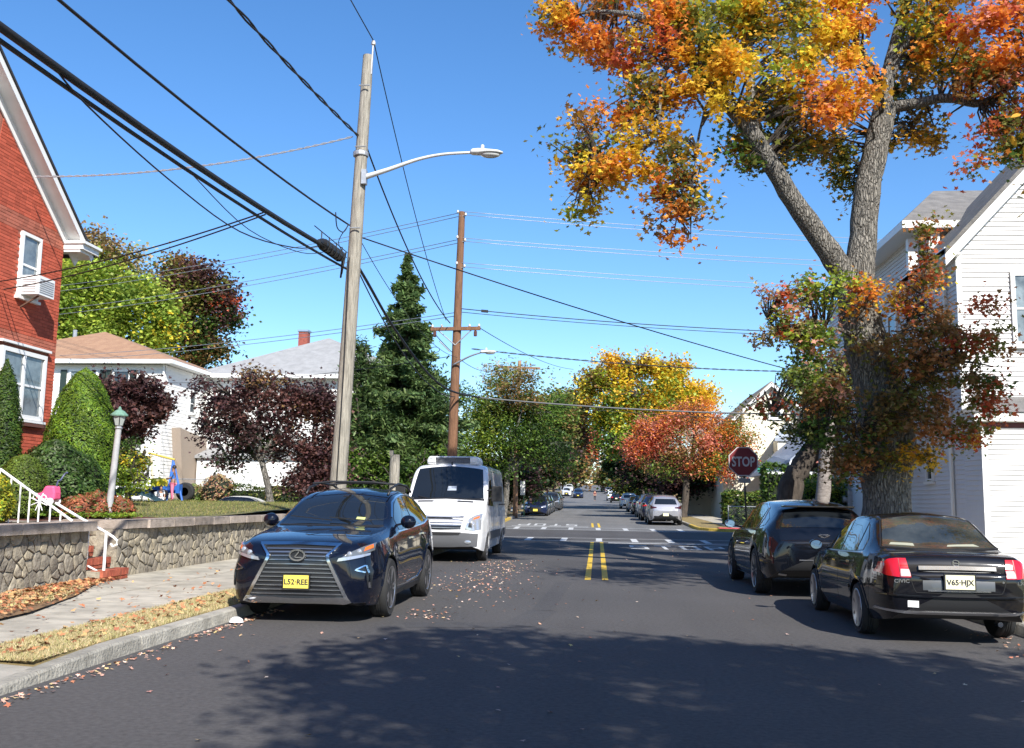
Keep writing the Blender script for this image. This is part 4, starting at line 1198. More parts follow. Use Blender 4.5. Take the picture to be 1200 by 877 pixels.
c1.patch("cowl_trim", 'top', [(-.72, 1.0), (-.35, 1.085), (0, 1.11), (.35, 1.085), (.72, 1.0)], [(-.71, .955), (-.35, 1.035), (0, 1.055), (.35, 1.035), (.71, .955)], BLACKP, ns=15, nt=2, off=.007)
c1.both("side_window", [(.62, 1.085), (.0, 1.10), (-.42, 1.115)], [(.62, 1.23), (.25, 1.43), (-.0, 1.50), (-.42, 1.545)], CARGLASS, ns=12)
c1.both("side_window", [(-.49, 1.12), (-.9, 1.14), (-1.28, 1.165)], [(-.49, 1.545), (-.9, 1.545), (-1.28, 1.50)], CARGLASS, ns=10)
c1.both("quarter_window", [(-1.33, 1.17), (-1.5, 1.19), (-1.80, 1.26)], [(-1.33, 1.49), (-1.6, 1.43), (-1.83, 1.33)], CARGLASS, ns=8)
for sd_ in (1, -1):
    c1.ribbon("window_trim", 'side', [(.72, 1.06), (0, 1.08), (-1.2, 1.135), (-1.75, 1.215)], .016, CHROME, .012, sd_)
    c1.ribbon("window_trim", 'side', [(.66, 1.25), (.27, 1.455), (-.02, 1.525), (-.5, 1.572), (-.95, 1.568), (-1.4, 1.52), (-1.85, 1.375)], .014, CHROME, .010, sd_)
    for ln in ([(.86, .30), (.94, .6), (.93, 1.02)], [(-.45, .30), (-.455, 1.10)], [(-1.02, .33), (-.93, .60), (-1.22, .9), (-1.32, 1.16)], [(.88, .33), (-.98, .33)]):
        c1.ribbon("door_gap", 'side', ln, .008, SEAM, .001, sd_)
    c1.ribbon("sill_trim", 'side', [(1.0, .262), (-.85, .275)], .07, BLACKP, .012, sd_)
    c1.ribbon("sill_accent", 'side', [(.95, .35), (.2, .335), (-.6, .36), (-.92, .48)], .018, CHROME, .010, sd_)
    for a_ in (c1.S['fa'], c1.S['ra']):
        c1.ribbon("arch_lip", 'side', [(a_ + .437 * math.cos(t_), .372 + .437 * math.sin(t_)) for t_ in [PI * (.03 + .94 * i / 16) for i in range(17)]], .032, NAVY, .012, sd_, n=30)
c1.handle([(-.18, .955), (-1.0, .99)], CHROME)
c1.mirror(.60, 1.19, .82, h=.19, w=.22)
# spindle grille
GR = mat("dark_grille", (.012, .013, .015), .35, coat=.5)
c1.patch("grille_panel", 'front', [(-.60, .315), (0, .305), (.60, .315)], [(-.345, .80), (0, .80), (.345, .80)], GR, ns=14, nt=8, off=.004)
c1.patch("grille_panel", 'front', [(-.345, .80), (0, .80), (.345, .80)], [(-.46, .915), (0, .925), (.46, .915)], GR, ns=14, nt=4, off=.004)
def gw(z): return (.60 + (.345 - .60) * (z - .315) / (.80 - .315)) if z < .80 else .345 + (.46 - .345) * (z - .80) / .12
for z_ in (.355, .405, .455, .505, .555, .605, .655, .705, .755, .80, .84, .88):
    w_ = gw(z_) - .02
    c1.ribbon("grille_bar", 'front', [(-w_, z_), (0, z_ + .004), (w_, z_)], .012, mat("satin_bar", (.34, .35, .37), .25, metal=.9), .022, n=18)
for sg in (1, -1):
    c1.patch("grille_surround", 'front', [(sg * .585, .31), (sg * .335, .80), (sg * .47, .93)], [(sg * .645, .28), (sg * .375, .80), (sg * .51, .945)], CHROME, off=.034, ns=18, nt=3)
c1.patch("grille_surround", 'front', [(-.66, .262), (0, .250), (.66, .262)], [(-.62, .325), (0, .315), (.62, .325)], CHROME, off=.036, ns=18, nt=3)
c1.patch("grille_surround", 'front', [(-.49, .915), (0, .928), (.49, .915)], [(-.51, .945), (0, .955), (.51, .945)], CHROME, off=.030, ns=18, nt=3)
# emblem: oval ring with a slanted L
p_, n_, d_ = c1.hit(0, .815, 'front')
em = MB()
for k in range(28):
    a0, a1 = 2 * PI * k / 28, 2 * PI * (k + 1) / 28
    em.bar((.090 * math.cos(a0), p_.y + .055, .815 + .062 * math.sin(a0)), (.090 * math.cos(a1), p_.y + .055, .815 + .062 * math.sin(a1)), .014, .02)
em.bar((-.025, p_.y + .06, .858), (.028, p_.y + .06, .79), .014, .015); em.bar((.028, p_.y + .06, .788), (-.062, p_.y + .06, .788), .014, .015)
em.build("emblem", CHROME, c1.root, world=False)
MB().box((0, p_.y + .03, .815), (.17, .02, .115)).build("emblem_backing", GR, c1.root, world=False)
# headlights, fog lamps
for sg in (1, -1):
    hl_ = c1.patch("headlight", 'front', [(sg * .50, .765), (sg * .62, .785), (sg * .74, .815), (sg * .85, .87)], [(sg * .52, .785), (sg * .62, .85), (sg * .74, .91), (sg * .845, .955)], mat("headlamp_glass", (.10, .11, .12), .05, coat=1), off=.012, ns=14, nt=5)
    c1.patch("light_strip", 'front', [(sg * .48, .745), (sg * .62, .765), (sg * .74, .790), (sg * .82, .815)], [(sg * .50, .785), (sg * .62, .80), (sg * .74, .822), (sg * .82, .842)], CLEAR, off=.022, ns=12, nt=2, parent=hl_)
    c1.patch("turn_lamp", 'front', [(sg * .76, .862), (sg * .835, .90)], [(sg * .77, .90), (sg * .83, .935)], AMBER, off=.018, ns=6, nt=3, parent=hl_)
    for xx in (.62, .72):
        pp, nn, dd = c1.hit(sg * xx, .825 + (xx - .6) * .3, 'front')
        lb = MB(); lb.lathe([(.036, 0), (.034, .012), (.02, .02), (0, .022)], (pp.x, pp.y + .006, pp.z), 'y', 14); lb.build("projector_lens", CLEAR, hl_, smooth=True, world=False)
    c1.patch("fog_surround", 'front', [(sg * .70, .655), (sg * .80, .63), (sg * .83, .42)], [(sg * .84, .70), (sg * .87, .63), (sg * .86, .42)], GR, off=.006, ns=12, nt=3)
    c1.ribbon("fog_trim", 'front', [(sg * .84, .43), (sg * .835, .60), (sg * .80, .70), (sg * .69, .645), (sg * .80, .615)], .016, CHROME, .016, n=24)
c1.patch("lower_lip", 'front', [(-.80, .225), (0, .215), (.80, .225)], [(-.80, .255), (0, .243), (.80, .255)], BLACKP, off=.02, ns=16, nt=2)
c1.plate('front', 0.0, .50, "L52\u00b7REE", PLATE)
for sg in (1, -1):
    rr2 = MB(); rr2.tube([(sg * .60, .22, 1.56), (sg * .605, .05, 1.655), (sg * .60, -.5, 1.73), (sg * .59, -1.2, 1.705), (sg * .58, -1.62, 1.62)], .018, 8); rr2.build("roof_rail", BLACKP, c1.root, smooth=True, world=False)
for yy in (-.1, -1.0):
    MB().tube([(-.60, yy, 1.715), (-.3, yy, 1.745), (.3, yy, 1.745), (.60, yy, 1.715)], .016, 8).build("cross_bar", BLACKP, c1.root, world=False)
wip = MB(); wip.bar((-.55, .98, 1.205), (.05, .93, 1.245), .014, .012); wip.bar((.0, 1.0, 1.205), (.60, .88, 1.255), .014, .012); wip.build("wiper", BLACKP, c1.root, world=False)
c1.patch("toll_tag", 'top', [(-.42, .86), (-.30, .86)], [(-.42, .79), (-.30, .79)], mat("pale_sticker", (.5, .55, .2), .6), off=.010, ns=3, nt=2)
c1.patch("windscreen_label", 'top', [(-.04, .28), (.04, .28)], [(-.04, .25), (.04, .25)], BLACKP, off=.010, ns=3, nt=2)
c1.mir("taillight", 'rear', [(.5, .98), (.85, .95)], [(.5, 1.07), (.82, 1.09)], REDLENS, off=.012)
c1.patch("rear_window", 'rear', [(-.6, 1.15), (.6, 1.15)], [(-.5, 1.46), (.5, 1.46)], CARGLASS)

# ---------------- white high-roof van
VANW = paint("white_van_paint", (0.76, 0.76, 0.77), .5, dust=.2)
VAN = dict(L=5.95, W=1.99, wmax=1.0, wheel_r=.345, arch=.40, fa=1.96, ra=-1.70, track=1.94, flare=.02, tuck=.03, ns=60, crown=.07, bulge=1.2,
    top=[(2.97, 1.02), (2.93, 1.12), (2.8, 1.22), (2.5, 1.37), (2.1, 1.50), (1.90, 1.57), (1.5, 2.05), (1.25, 2.33), (1.1, 2.42), (.8, 2.48), (0, 2.50), (-2.8, 2.50), (-2.95, 2.47), (-2.97, 2.40)],
    belt=[(2.97, .92), (2.8, 1.05), (2.4, 1.14), (1.9, 1.22), (1.0, 1.28), (-2.97, 1.28)],
    wm=[(2.97, .86), (2.92, .92), (2.75, .965), (2.4, .99), (1.9, 1.0), (-2.8, 1.0), (-2.97, .965)],
    wb=[(2.97, .80), (2.8, .92), (2.4, .965), (1.9, .985), (1.0, .995), (-2.8, .995), (-2.97, .96)],
    wr=[(2.97, .72), (2.6, .86), (2.2, .91), (1.95, .955), (1.4, .925), (1.0, .89), (0, .87), (-2.8, .87), (-2.97, .85)],
    bot=[(2.97, .36), (2.8, .30), (2.3, .26), (1.0, .28), (-2.4, .32), (-2.97, .42)])
v1 = Car("van", "van", "white refrigerated van parked behind the navy crossover with a roof cooling unit", VAN, VANW, (-3.79, 27.15, 0), PI)
v1.root.scale = (1.07, 1, 1)
v1.root.location.x = -3.83
GREYB = mat("grey_bumper_plastic", (.085, .088, .095), .6)
v1.wheels(tw=.22, spokes=8, rim=mat("dark_hub", (.12, .12, .13), .5), rr_=.21, style='s')
v1.patch("windscreen", 'top', [(-.88, 1.84), (-.4, 1.90), (0, 1.91), (.4, 1.90), (.88, 1.84)], [(-.78, 1.20), (-.4, 1.18), (0, 1.17), (.4, 1.18), (.78, 1.20)], CARGLASS, ns=15, nt=9, off=.008, th=.01)
v1.patch("cowl_trim", 'top', [(-.90, 1.92), (-.4, 1.99), (0, 2.0), (.4, 1.99), (.90, 1.92)], [(-.90, 1.85), (-.4, 1.91), (0, 1.92), (.4, 1.91), (.90, 1.85)], BLACKP, ns=12, nt=2, off=.012)
for sg in (1, -1):
    v1.patch("bonnet_vent", 'top', [(sg * .30, 2.19), (sg * .66, 2.13)], [(sg * .28, 2.13), (sg * .66, 2.06)], BLACKP, ns=6, nt=2, off=.014)
v1.patch("front_grille", 'front', [(-.48, .80), (0, .78), (.48, .80)], [(-.56, 1.12), (0, 1.14), (.56, 1.12)], GR, ns=12, nt=4, off=.004)
for z_ in (.83, .895, .96, 1.025, 1.09):
    v1.ribbon("grille_bar", 'front', [(-.50 - (z_ - .84) * .2, z_), (0, z_ + .004), (.50 + (z_ - .84) * .2, z_)], .020, ALLOY, .03, n=16)
v1.patch("bumper", 'front', [(-.86, .40), (0, .38), (.86, .40)], [(-.88, .70), (-.5, .72), (0, .72), (.5, .72), (.88, .70)], GREYB, ns=18, nt=6, off=.03)
v1.patch("lower_intake", 'front', [(-.45, .66), (0, .65), (.45, .66)], [(-.50, .73), (0, .73), (.50, .73)], BLACKP, ns=10, nt=2, off=.035)
for sg in (1, -1):
    h_ = v1.patch("headlight", 'front', [(sg * .58, .80), (sg * .76, .77), (sg * .93, .80)], [(sg * .66, 1.05), (sg * .80, 1.14), (sg * .93, 1.18)], CLEAR, ns=10, nt=5, off=.014)
    v1.patch("turn_lamp", 'front', [(sg * .76, 1.03), (sg * .88, 1.07)], [(sg * .78, 1.075), (sg * .89, 1.12)], AMBER, ns=6, nt=2, off=.02, parent=h_)
    v1.patch("lamp_bezel", 'front', [(sg * .66, .85), (sg * .74, .84)], [(sg * .68, .96), (sg * .76, .97)], GR, ns=5, nt=3, off=.018, parent=h_)
    pp, nn, dd = v1.hit(sg * .66, .50, 'front')
    lb = MB(); lb.lathe([(.06, 0), (.058, .01), (.0, .02)], (pp.x, pp.y + .035, pp.z), 'y', 14, squash=(1.3, .7)); lb.build("fog_lamp", CLEAR, v1.root, world=False)
    v1.patch("cab_window", 'side', [(1.72, 1.38), (1.2, 1.36), (.62, 1.36)], [(1.62, 1.55), (1.2, 2.02), (.62, 2.06)], CARGLASS, ns=10, nt=4, side=sg)
    for ln in ([(1.78, .5), (1.80, 1.25)], [(.52, .40), (.52, 2.1)], [(-.95, .40), (-.95, 2.28)], [(.52, 2.28), (-.95, 2.28)]):
        v1.ribbon("door_gap", 'side', ln, .012, SEAM, .001, sg)
    v1.ribbon("side_moulding", 'side', [(1.45, .62), (-1.2, .62)], .20, GREYB, .02, sg)
    v1.ribbon("side_moulding", 'side', [(-2.2, .62), (-2.9, .62)], .20, GREYB, .02, sg)
    v1.ribbon("door_rail", 'side', [(-.95, 1.40), (-2.8, 1.40)], .03, SEAM, .004, sg)
    b_ = MB(); b_.box((sg * 1.17, 1.62, 1.68), (.24, .14, .40)); b_.bar((sg * .93, 1.62, 1.54), (sg * 1.10, 1.62, 1.58), .06, .05); b_.bar((sg * .93, 1.62, 1.76), (sg * 1.10, 1.62, 1.78), .05, .04)
    mo_ = b_.build("wing_mirror", BLACKP, v1.root, world=False)
    bm_ = mo_.modifiers.new("bevel", 'BEVEL'); bm_.width = .04; bm_.segments = 3
v1.plate('front', 0.30, .52, "XHR\u00b745X", PLATE)
b_ = MB(); b_.prism([(-.64, 2.44), (-.66, 2.55), (-.60, 2.66), (.60, 2.66), (.66, 2.55), (.64, 2.44)], 0.05, .95, f=lambda a, b, h: (a, h, b))
un = b_.build("roof_cooling_unit", WHITE, v1.root, world=False)
bm_ = un.modifiers.new("bevel", 'BEVEL'); bm_.width = .04; bm_.segments = 3
b_ = MB()
for k in range(5): b_.box((0, .955, 2.49 + k * .032), (.84, .03, .014))
b_.box((0, .94, 2.55), (.86, .02, .17)); b_.build("vent_slats", mat("grey_vent", (.25, .26, .28), .6), un, world=False)
for sg in (1, -1): MB().box((sg * .52, .96, 2.56), (.18, .05, .12)).build("unit_cheek", WHITE, un, world=False)
wp = MB(); wp.bar((-.7, 1.99, 1.47), (-.05, 1.90, 1.57), .02, .015); wp.bar((.05, 2.02, 1.46), (.7, 1.86, 1.60), .02, .015); wp.build("wiper", BLACKP, v1.root, world=False)
MB().tube([(0, 1.08, 2.42), (0, 1.10, 2.50)], .02, 6).build("aerial", BLACKP, v1.root, world=False)
dsh = v1.patch("paper_on_dashboard", 'top', [(-.20, 1.72), (.02, 1.73)], [(-.20, 1.64), (.0, 1.65)], mat("paper", (.30, .34, .40), .6), ns=4, nt=2, off=.011)
v1.mir("taillight", 'rear', [(.80, .9), (.93, .9)], [(.80, 1.3), (.93, 1.3)], REDLENS, off=.012, ns=4)

# ---------------- black saloon (right foreground), seen from behind
BLK = paint("black_car_paint", (0.006, 0.006, 0.008), .32, dust=.04)
SED = dict(L=4.45, W=1.72, wmax=.87, wheel_r=.30, arch=.345, fa=1.345, ra=-1.275, track=1.68, flare=.014, tuck=.05, crown=.045,
    top=[(2.22, .66), (2.17, .72), (1.9, .80), (1.4, .90), (1.02, .975), (.92, 1.0), (.5, 1.20), (.1, 1.375), (-.2, 1.43), (-.7, 1.44), (-1.05, 1.40), (-1.3, 1.28), (-1.62, 1.07), (-1.74, 1.015), (-2.0, .995), (-2.14, .97), (-2.19, .90), (-2.22, .80)],
    belt=[(2.22, .60), (2.0, .70), (1.4, .82), (1.0, .87), (.3, .895), (-.6, .915), (-1.3, .935), (-1.7, .945), (-2.05, .925), (-2.15, .87), (-2.22, .76)],
    wm=[(2.22, .60), (2.17, .68), (2.0, .78), (1.6, .83), (1.2, .845), (0, .85), (-1.2, .85), (-1.7, .83), (-2.0, .79), (-2.15, .74), (-2.22, .69)],
    wb=[(2.22, .55), (2.0, .70), (1.5, .77), (1.0, .80), (0, .80), (-1.3, .80), (-1.8, .77), (-2.1, .73), (-2.22, .66)],
    wr=[(2.22, .5), (1.9, .62), (1.4, .68), (1.0, .70), (.5, .64), (.1, .575), (-.5, .555), (-1.0, .56), (-1.4, .61), (-1.74, .66), (-2.1, .66), (-2.22, .60)],
    bot=[(2.22, .24), (2.0, .18), (1.0, .19), (0, .20), (-1.3, .21), (-1.9, .24), (-2.12, .27), (-2.22, .33)])
c2 = Car("parked_car", "car", "black saloon with chrome boot trim and pale yellow plate parked nearest on the right", SED, BLK, (3.99, 13.70, 0), math.radians(-1.0))
c2.wheels(tw=.19, spokes=7, rim=mat("dark_alloy", (.10, .10, .11), .3, metal=.8), rr_=.215, style='s')
for o_ in list(c2.root.children):
    if o_.name.startswith("wheel"):
        b_ = MB(); b_.lathe([(.222, .088), (.228, .098), (.214, .100), (.205, .092)], axis='x', n=36); b_.build("rim_edge", ALLOY, o_, smooth=True, world=False)
INTG = mat("rear_screen_glass", (0.055, 0.06, 0.055), .04, spec=.8, coat=.4, color2=(.015, .018, .016), scale=2.2)
c2.patch("windscreen", 'top', [(-.62, .86), (0, .96), (.62, .86)], [(-.52, .16), (0, .10), (.52, .16)], CARGLASS, ns=13, nt=7)
rw = c2.patch("rear_window", 'top', [(-.63, -1.62), (-.3, -1.70), (0, -1.715), (.3, -1.70), (.63, -1.62)], [(-.50, -1.11), (-.3, -1.075), (0, -1.065), (.3, -1.075), (.50, -1.11)], INTG, ns=15, nt=8, off=.007)
c2.ribbon("rear_window_seal", 'top', [(-.65, -1.635), (-.3, -1.72), (0, -1.735), (.3, -1.72), (.65, -1.635)], .018, BLACKP, .009)
for sg in (1, -1): c2.ribbon("rear_window_seal", 'top', [(sg * .655, -1.63), (sg * .515, -1.09)], .018, BLACKP, .009, n=10)
c2.ribbon("rear_window_seal", 'top', [(-.515, -1.09), (0, -1.045), (.515, -1.09)], .016, BLACKP, .009)
c2.patch("parcel_shelf_papers", 'top', [(-.55, -1.60), (-.28, -1.655)], [(-.52, -1.56), (-.28, -1.60)], mat("shelf_paper", (.32, .32, .24), .6), ns=6, nt=2, off=.010, parent=rw)
c2.patch("parcel_shelf_papers", 'top', [(.08, -1.665), (.45, -1.63)], [(.10, -1.63), (.40, -1.59)], MATS["shelf_paper"], ns=6, nt=2, off=.010, parent=rw)
c2.both("side_window", [(.60, .925), (.1, .935), (-.16, .94)], [(.60, 1.06), (.25, 1.23), (-.16, 1.325)], CARGLASS, ns=10)
c2.both("side_window", [(-.21, .94), (-.6, .95), (-.98, .96)], [(-.21, 1.33), (-.6, 1.345), (-.92, 1.315)], CARGLASS, ns=10)
c2.both("quarter_window", [(-1.02, .965), (-1.27, .985)], [(-.97, 1.29), (-1.22, 1.12)], CARGLASS, ns=6)
for sd_ in (1, -1):
    c2.ribbon("belt_trim", 'side', [(.75, .905), (-.3, .925), (-1.3, .955)], .014, ALLOY, .010, sd_)
    for ln in ([(.80, .27), (.86, .55), (.84, .87)], [(-.18, .26), (-.185, .92)], [(-.86, .33), (-.80, .5), (-.98, .75), (-1.02, .95)], [(.82, .28), (-.85, .29)]):
        c2.ribbon("door_gap", 'side', ln, .007, SEAM, .001, sd_)
    c2.ribbon("side_moulding", 'side', [(.82, .50), (-.84, .52)], .035, BLK, .014, sd_)
    for a_ in (c2.S['fa'], c2.S['ra']):
        c2.ribbon("arch_lip", 'side', [(a_ + .362 * math.cos(t_), .30 + .362 * math.sin(t_)) for t_ in [PI * (.03 + .94 * i / 16) for i in range(17)]], .022, BLK, .010, sd_, n=30)
    c2.ribbon("bumper_gap", 'side', [(-1.66, .30), (-1.72, .62), (-2.05, .63)], .007, SEAM, .001, sd_)
c2.handle([(.0, .80), (-.80, .82)])
c2.mirror(.58, .97, .83, h=.14, w=.18)
# rear end
for sg in (1, -1):
    tl = c2.patch("taillight", 'rear', [(sg * .50, .735), (sg * .62, .735), (sg * .72, .745), (sg * .795, .775)], [(sg * .53, .935), (sg * .63, .935), (sg * .71, .92), (sg * .765, .86)], REDLENS, ns=12, nt=6, off=.014)
    c2.patch("reversing_lens", 'rear', [(sg * .505, .745), (sg * .605, .745)], [(sg * .512, .82), (sg * .60, .82)], mat("pink_lens", (.70, .42, .40), .15, coat=1), ns=5, nt=3, off=.019, parent=tl)
    c2.patch("lens_divider", 'rear', [(sg * .606, .74), (sg * .612, .74)], [(sg * .606, .93), (sg * .612, .93)], mat("dark_red_line", (.2, .004, .006), .3), ns=3, nt=3, off=.020, parent=tl)
    c2.patch("taillight", 'side', [(-1.93, .80), (-2.04, .79)], [(-1.96, .885), (-2.05, .89)], REDLENS, ns=4, nt=3, off=.012, side=sg)
c2.patch("plate_recess", 'rear', [(-.38, .60), (0, .60), (.38, .60)], [(-.38, .80), (0, .80), (.38, .80)], mat("recess_grey", (.05, .055, .06), .4, coat=.5), ns=10, nt=3, off=.003)
c2.ribbon("boot_trim", 'rear', [(-.41, .835), (0, .84), (.41, .835)], .042, CHROME, .032, n=20)
c2.ribbon("lower_trim", 'rear', [(-.33, .595), (.33, .595)], .016, CHROME, .014, n=12)
c2.plate('rear', 0.0, .695, "V65\u00b7HJX", PLATEW, tsize=.08)
c2.ribbon("bumper_highlight_strip", 'rear', [(-.80, .545), (-.5, .53), (0, .525), (.5, .53), (.80, .545)], .016, BLK, .022, n=24)
c2.ribbon("bumper_moulding", 'rear', [(-.80, .375), (-.5, .355), (0, .35), (.5, .355), (.80, .375)], .022, ALLOY, .016, n=24)
c2.ribbon("boot_gap", 'rear', [(-.56, .93), (-.50, .70), (-.46, .575), (0, .565), (.46, .575), (.50, .70), (.56, .93)], .008, SEAM, .002, n=36)
c2.patch("bumper_sticker", 'rear', [(-.545, .415), (-.43, .412)], [(-.545, .485), (-.43, .482)], WHITE2, ns=3, nt=2, off=.008)
em = MB(); p_, n_, d_ = c2.hit(0, .895, 'rear')
em.bar((-.03, p_.y - .01, .918), (-.024, p_.y - .01, .872), .008, .008); em.bar((.03, p_.y - .01, .918), (.024, p_.y - .01, .872), .008, .008); em.bar((-.024, p_.y - .01, .893), (.024, p_.y - .01, .893), .008, .008)
for k in range(12):
    a0, a1 = 2 * PI * k / 12, 2 * PI * (k + 1) / 12
    em.bar((.040 * math.cos(a0), p_.y - .008, .895 + .032 * math.sin(a0)), (.040 * math.cos(a1), p_.y - .008, .895 + .032 * math.sin(a1)), .006, .006)
em.build("emblem", CHROME, c2.root, world=False)
def rtext(c, s_, x, z, size, bold=.001):
    p, nn, d = c.hit(x, z, 'rear'); text(s_, size, CHROME, c.root, (x, p.y - .010, z), face=-1, name="badge_lettering", bold=bold, xs=1.2)
rtext(c2, "CIVIC", -.60, .675, .055); rtext(c2, "LX", .66, .675, .05)
MB().lathe([(.028, 0), (.028, .12), (.022, .12), (.022, .02)], (.42, -2.27, .25), 'y', 12).build("exhaust_pipe", CHROME, c2.root, world=False)
MB().lathe([(.012, 0), (0, .004)], (.47, c2.hit(.47, .70, 'rear')[0].y - .004, .70), 'y', 10).build("boot_lock", CHROME, c2.root, world=False)

# ---------------- black crossover with sloping tail (right, second)
BLK2 = paint("gloss_black_paint", (0.004, 0.005, 0.008), .28)
CRX = dict(L=4.99, W=1.975, wmax=.99, wheel_r=.385, arch=.43, fa=1.60, ra=-1.49, track=1.93, flare=.022, tuck=.06, crown=.05,
    top=[(2.49, .80), (2.42, .88), (2.0, .98), (1.3, 1.07), (1.15, 1.10), (.7, 1.33), (.3, 1.52), (0, 1.58), (-.6, 1.615), (-1.2, 1.59), (-1.85, 1.50), (-1.98, 1.46), (-2.25, 1.22), (-2.40, 1.08), (-2.49, .95)],
    belt=[(2.49, .74), (2.0, .90), (1.4, .98), (.5, 1.02), (-.6, 1.05), (-1.4, 1.08), (-2.0, 1.11), (-2.3, 1.04), (-2.49, .88)],
    wm=[(2.49, .72), (2.4, .84), (2.1, .93), (1.6, .965), (0, .965), (-1.5, .975), (-2.1, .95), (-2.35, .90), (-2.49, .82)],
    wb=[(2.49, .66), (2.0, .86), (1.4, .90), (0, .90), (-1.4, .91), (-2.0, .88), (-2.3, .85), (-2.49, .74)],
    wr=[(2.49, .6), (2.0, .74), (1.3, .80), (.8, .74), (.2, .66), (-.6, .63), (-1.5, .61), (-1.95, .61), (-2.2, .70), (-2.49, .70)],
    bot=[(2.49, .28), (2.2, .23), (0, .24), (-1.8, .27), (-2.3, .32), (-2.49, .42)])
c3 = Car("parked_car", "car", "gloss black crossover with sloping tail parked by the stop sign ahead of the saloon", CRX, BLK2, (3.68, 19.15, 0), 0.0)
c3.wheels(tw=.25, spokes=6, rr_=.28)
c3.patch("rear_window", 'rear', [(-.66, 1.14), (0, 1.15), (.66, 1.14)], [(-.54, 1.42), (0, 1.44), (.54, 1.42)], CARGLASS, ns=12, nt=5, off=.006)
b_ = MB(); b_.box((0, -2.02, 1.485), (1.16, .26, .035)); sp = b_.build("spoiler", BLK2, c3.root, world=False)
bm_ = sp.modifiers.new("bevel", 'BEVEL'); bm_.width = .015; bm_.segments = 2
c3.both("side_window", [(.85, 1.06), (.2, 1.07), (-.25, 1.075)], [(.85, 1.17), (.45, 1.38), (-.25, 1.505)], CARGLASS, ns=10)
c3.both("side_window", [(-.31, 1.08), (-.9, 1.09), (-1.25, 1.10)], [(-.31, 1.51), (-.9, 1.505), (-1.22, 1.45)], CARGLASS, ns=10)
c3.both("quarter_window", [(-1.55, 1.13), (-1.85, 1.17)], [(-1.48, 1.38), (-1.80, 1.28)], CARGLASS, ns=5)
for sd_ in (1, -1):
    c3.ribbon("window_trim", 'side', [(.9, 1.035), (-.3, 1.05), (-1.35, 1.075), (-1.48, 1.20), (-1.30, 1.46)], .016, CHROME, .012, sd_)
    c3.ribbon("window_trim", 'side', [(.88, 1.19), (.45, 1.41), (-.3, 1.535), (-.95, 1.53), (-1.33, 1.45)], .014, CHROME, .010, sd_)
    for ln in ([(.95, .32), (1.02, .6), (1.0, .98)], [(-.28, .32), (-.285, 1.05)], [(-1.10, .40), (-1.02, .62), (-1.30, .95), (-1.36, 1.06)], [(.95, .33), (-1.05, .34)]):
        c3.ribbon("door_gap", 'side', ln, .008, SEAM, .001, sd_)
    c3.ribbon("sill_accent", 'side', [(1.05, .33), (-.95, .35)], .02, CHROME, .010, sd_)
    c3.ribbon("vertical_taillight", 'rear', [(sd_ * .84, .98), (sd_ * .86, .80), (sd_ * .83, .56)], .022, mat("smoked_lens", (.03, .006, .008), .1, coat=1), .014, n=12)
    c3.patch("reflector", 'rear', [(sd_ * .60, .36), (sd_ * .74, .38)], [(sd_ * .60, .39), (sd_ * .74, .41)], ALLOY, ns=4, nt=2, off=.012)
    for a_ in (c3.S['fa'], c3.S['ra']):
        c3.ribbon("arch_lip", 'side', [(a_ + .452 * math.cos(t_), .385 + .452 * math.sin(t_)) for t_ in [PI * (.03 + .94 * i / 16) for i in range(17)]], .035, BLACKP, .012, sd_, n=30)
c3.mirror(.78, 1.13, .93, h=.16, w=.22)
c3.ribbon("light_bar", 'rear', [(-.42, .625), (.42, .625)], .014, ALLOY, .012, n=12)
em = MB(); p_, n_, d_ = c3.hit(.02, 1.01, 'rear')
em.bar((-.09, p_.y - .012, 1.03), (0, p_.y - .012, .985), .018, .012); em.bar((.09, p_.y - .012, 1.03), (0, p_.y - .012, .985), .018, .012); em.bar((-.07, p_.y - .012, 1.035), (.07, p_.y - .012, 1.035), .014, .012)
em.build("emblem", CHROME, c3.root, world=False)
rtext(c3, "AWD", .62, .98, .04)
fn = MB(); fn.prism([(-1.75, 1.535), (-1.58, 1.56), (-1.72, 1.62)], -.02, .02, f=lambda a, b, h: (h, a, b)); fn.build("shark_fin_aerial", BLK2, c3.root, world=False)
c3.patch("windscreen", 'top', [(-.70, 1.1), (0, 1.18), (.70, 1.1)], [(-.6, .33), (0, .26), (.6, .33)], CARGLASS, ns=12, nt=6)
c3.mir("headlight", 'front', [(.55, .80), (.85, .82)], [(.55, .86), (.85, .90)], CLEAR, off=.01, ns=6)

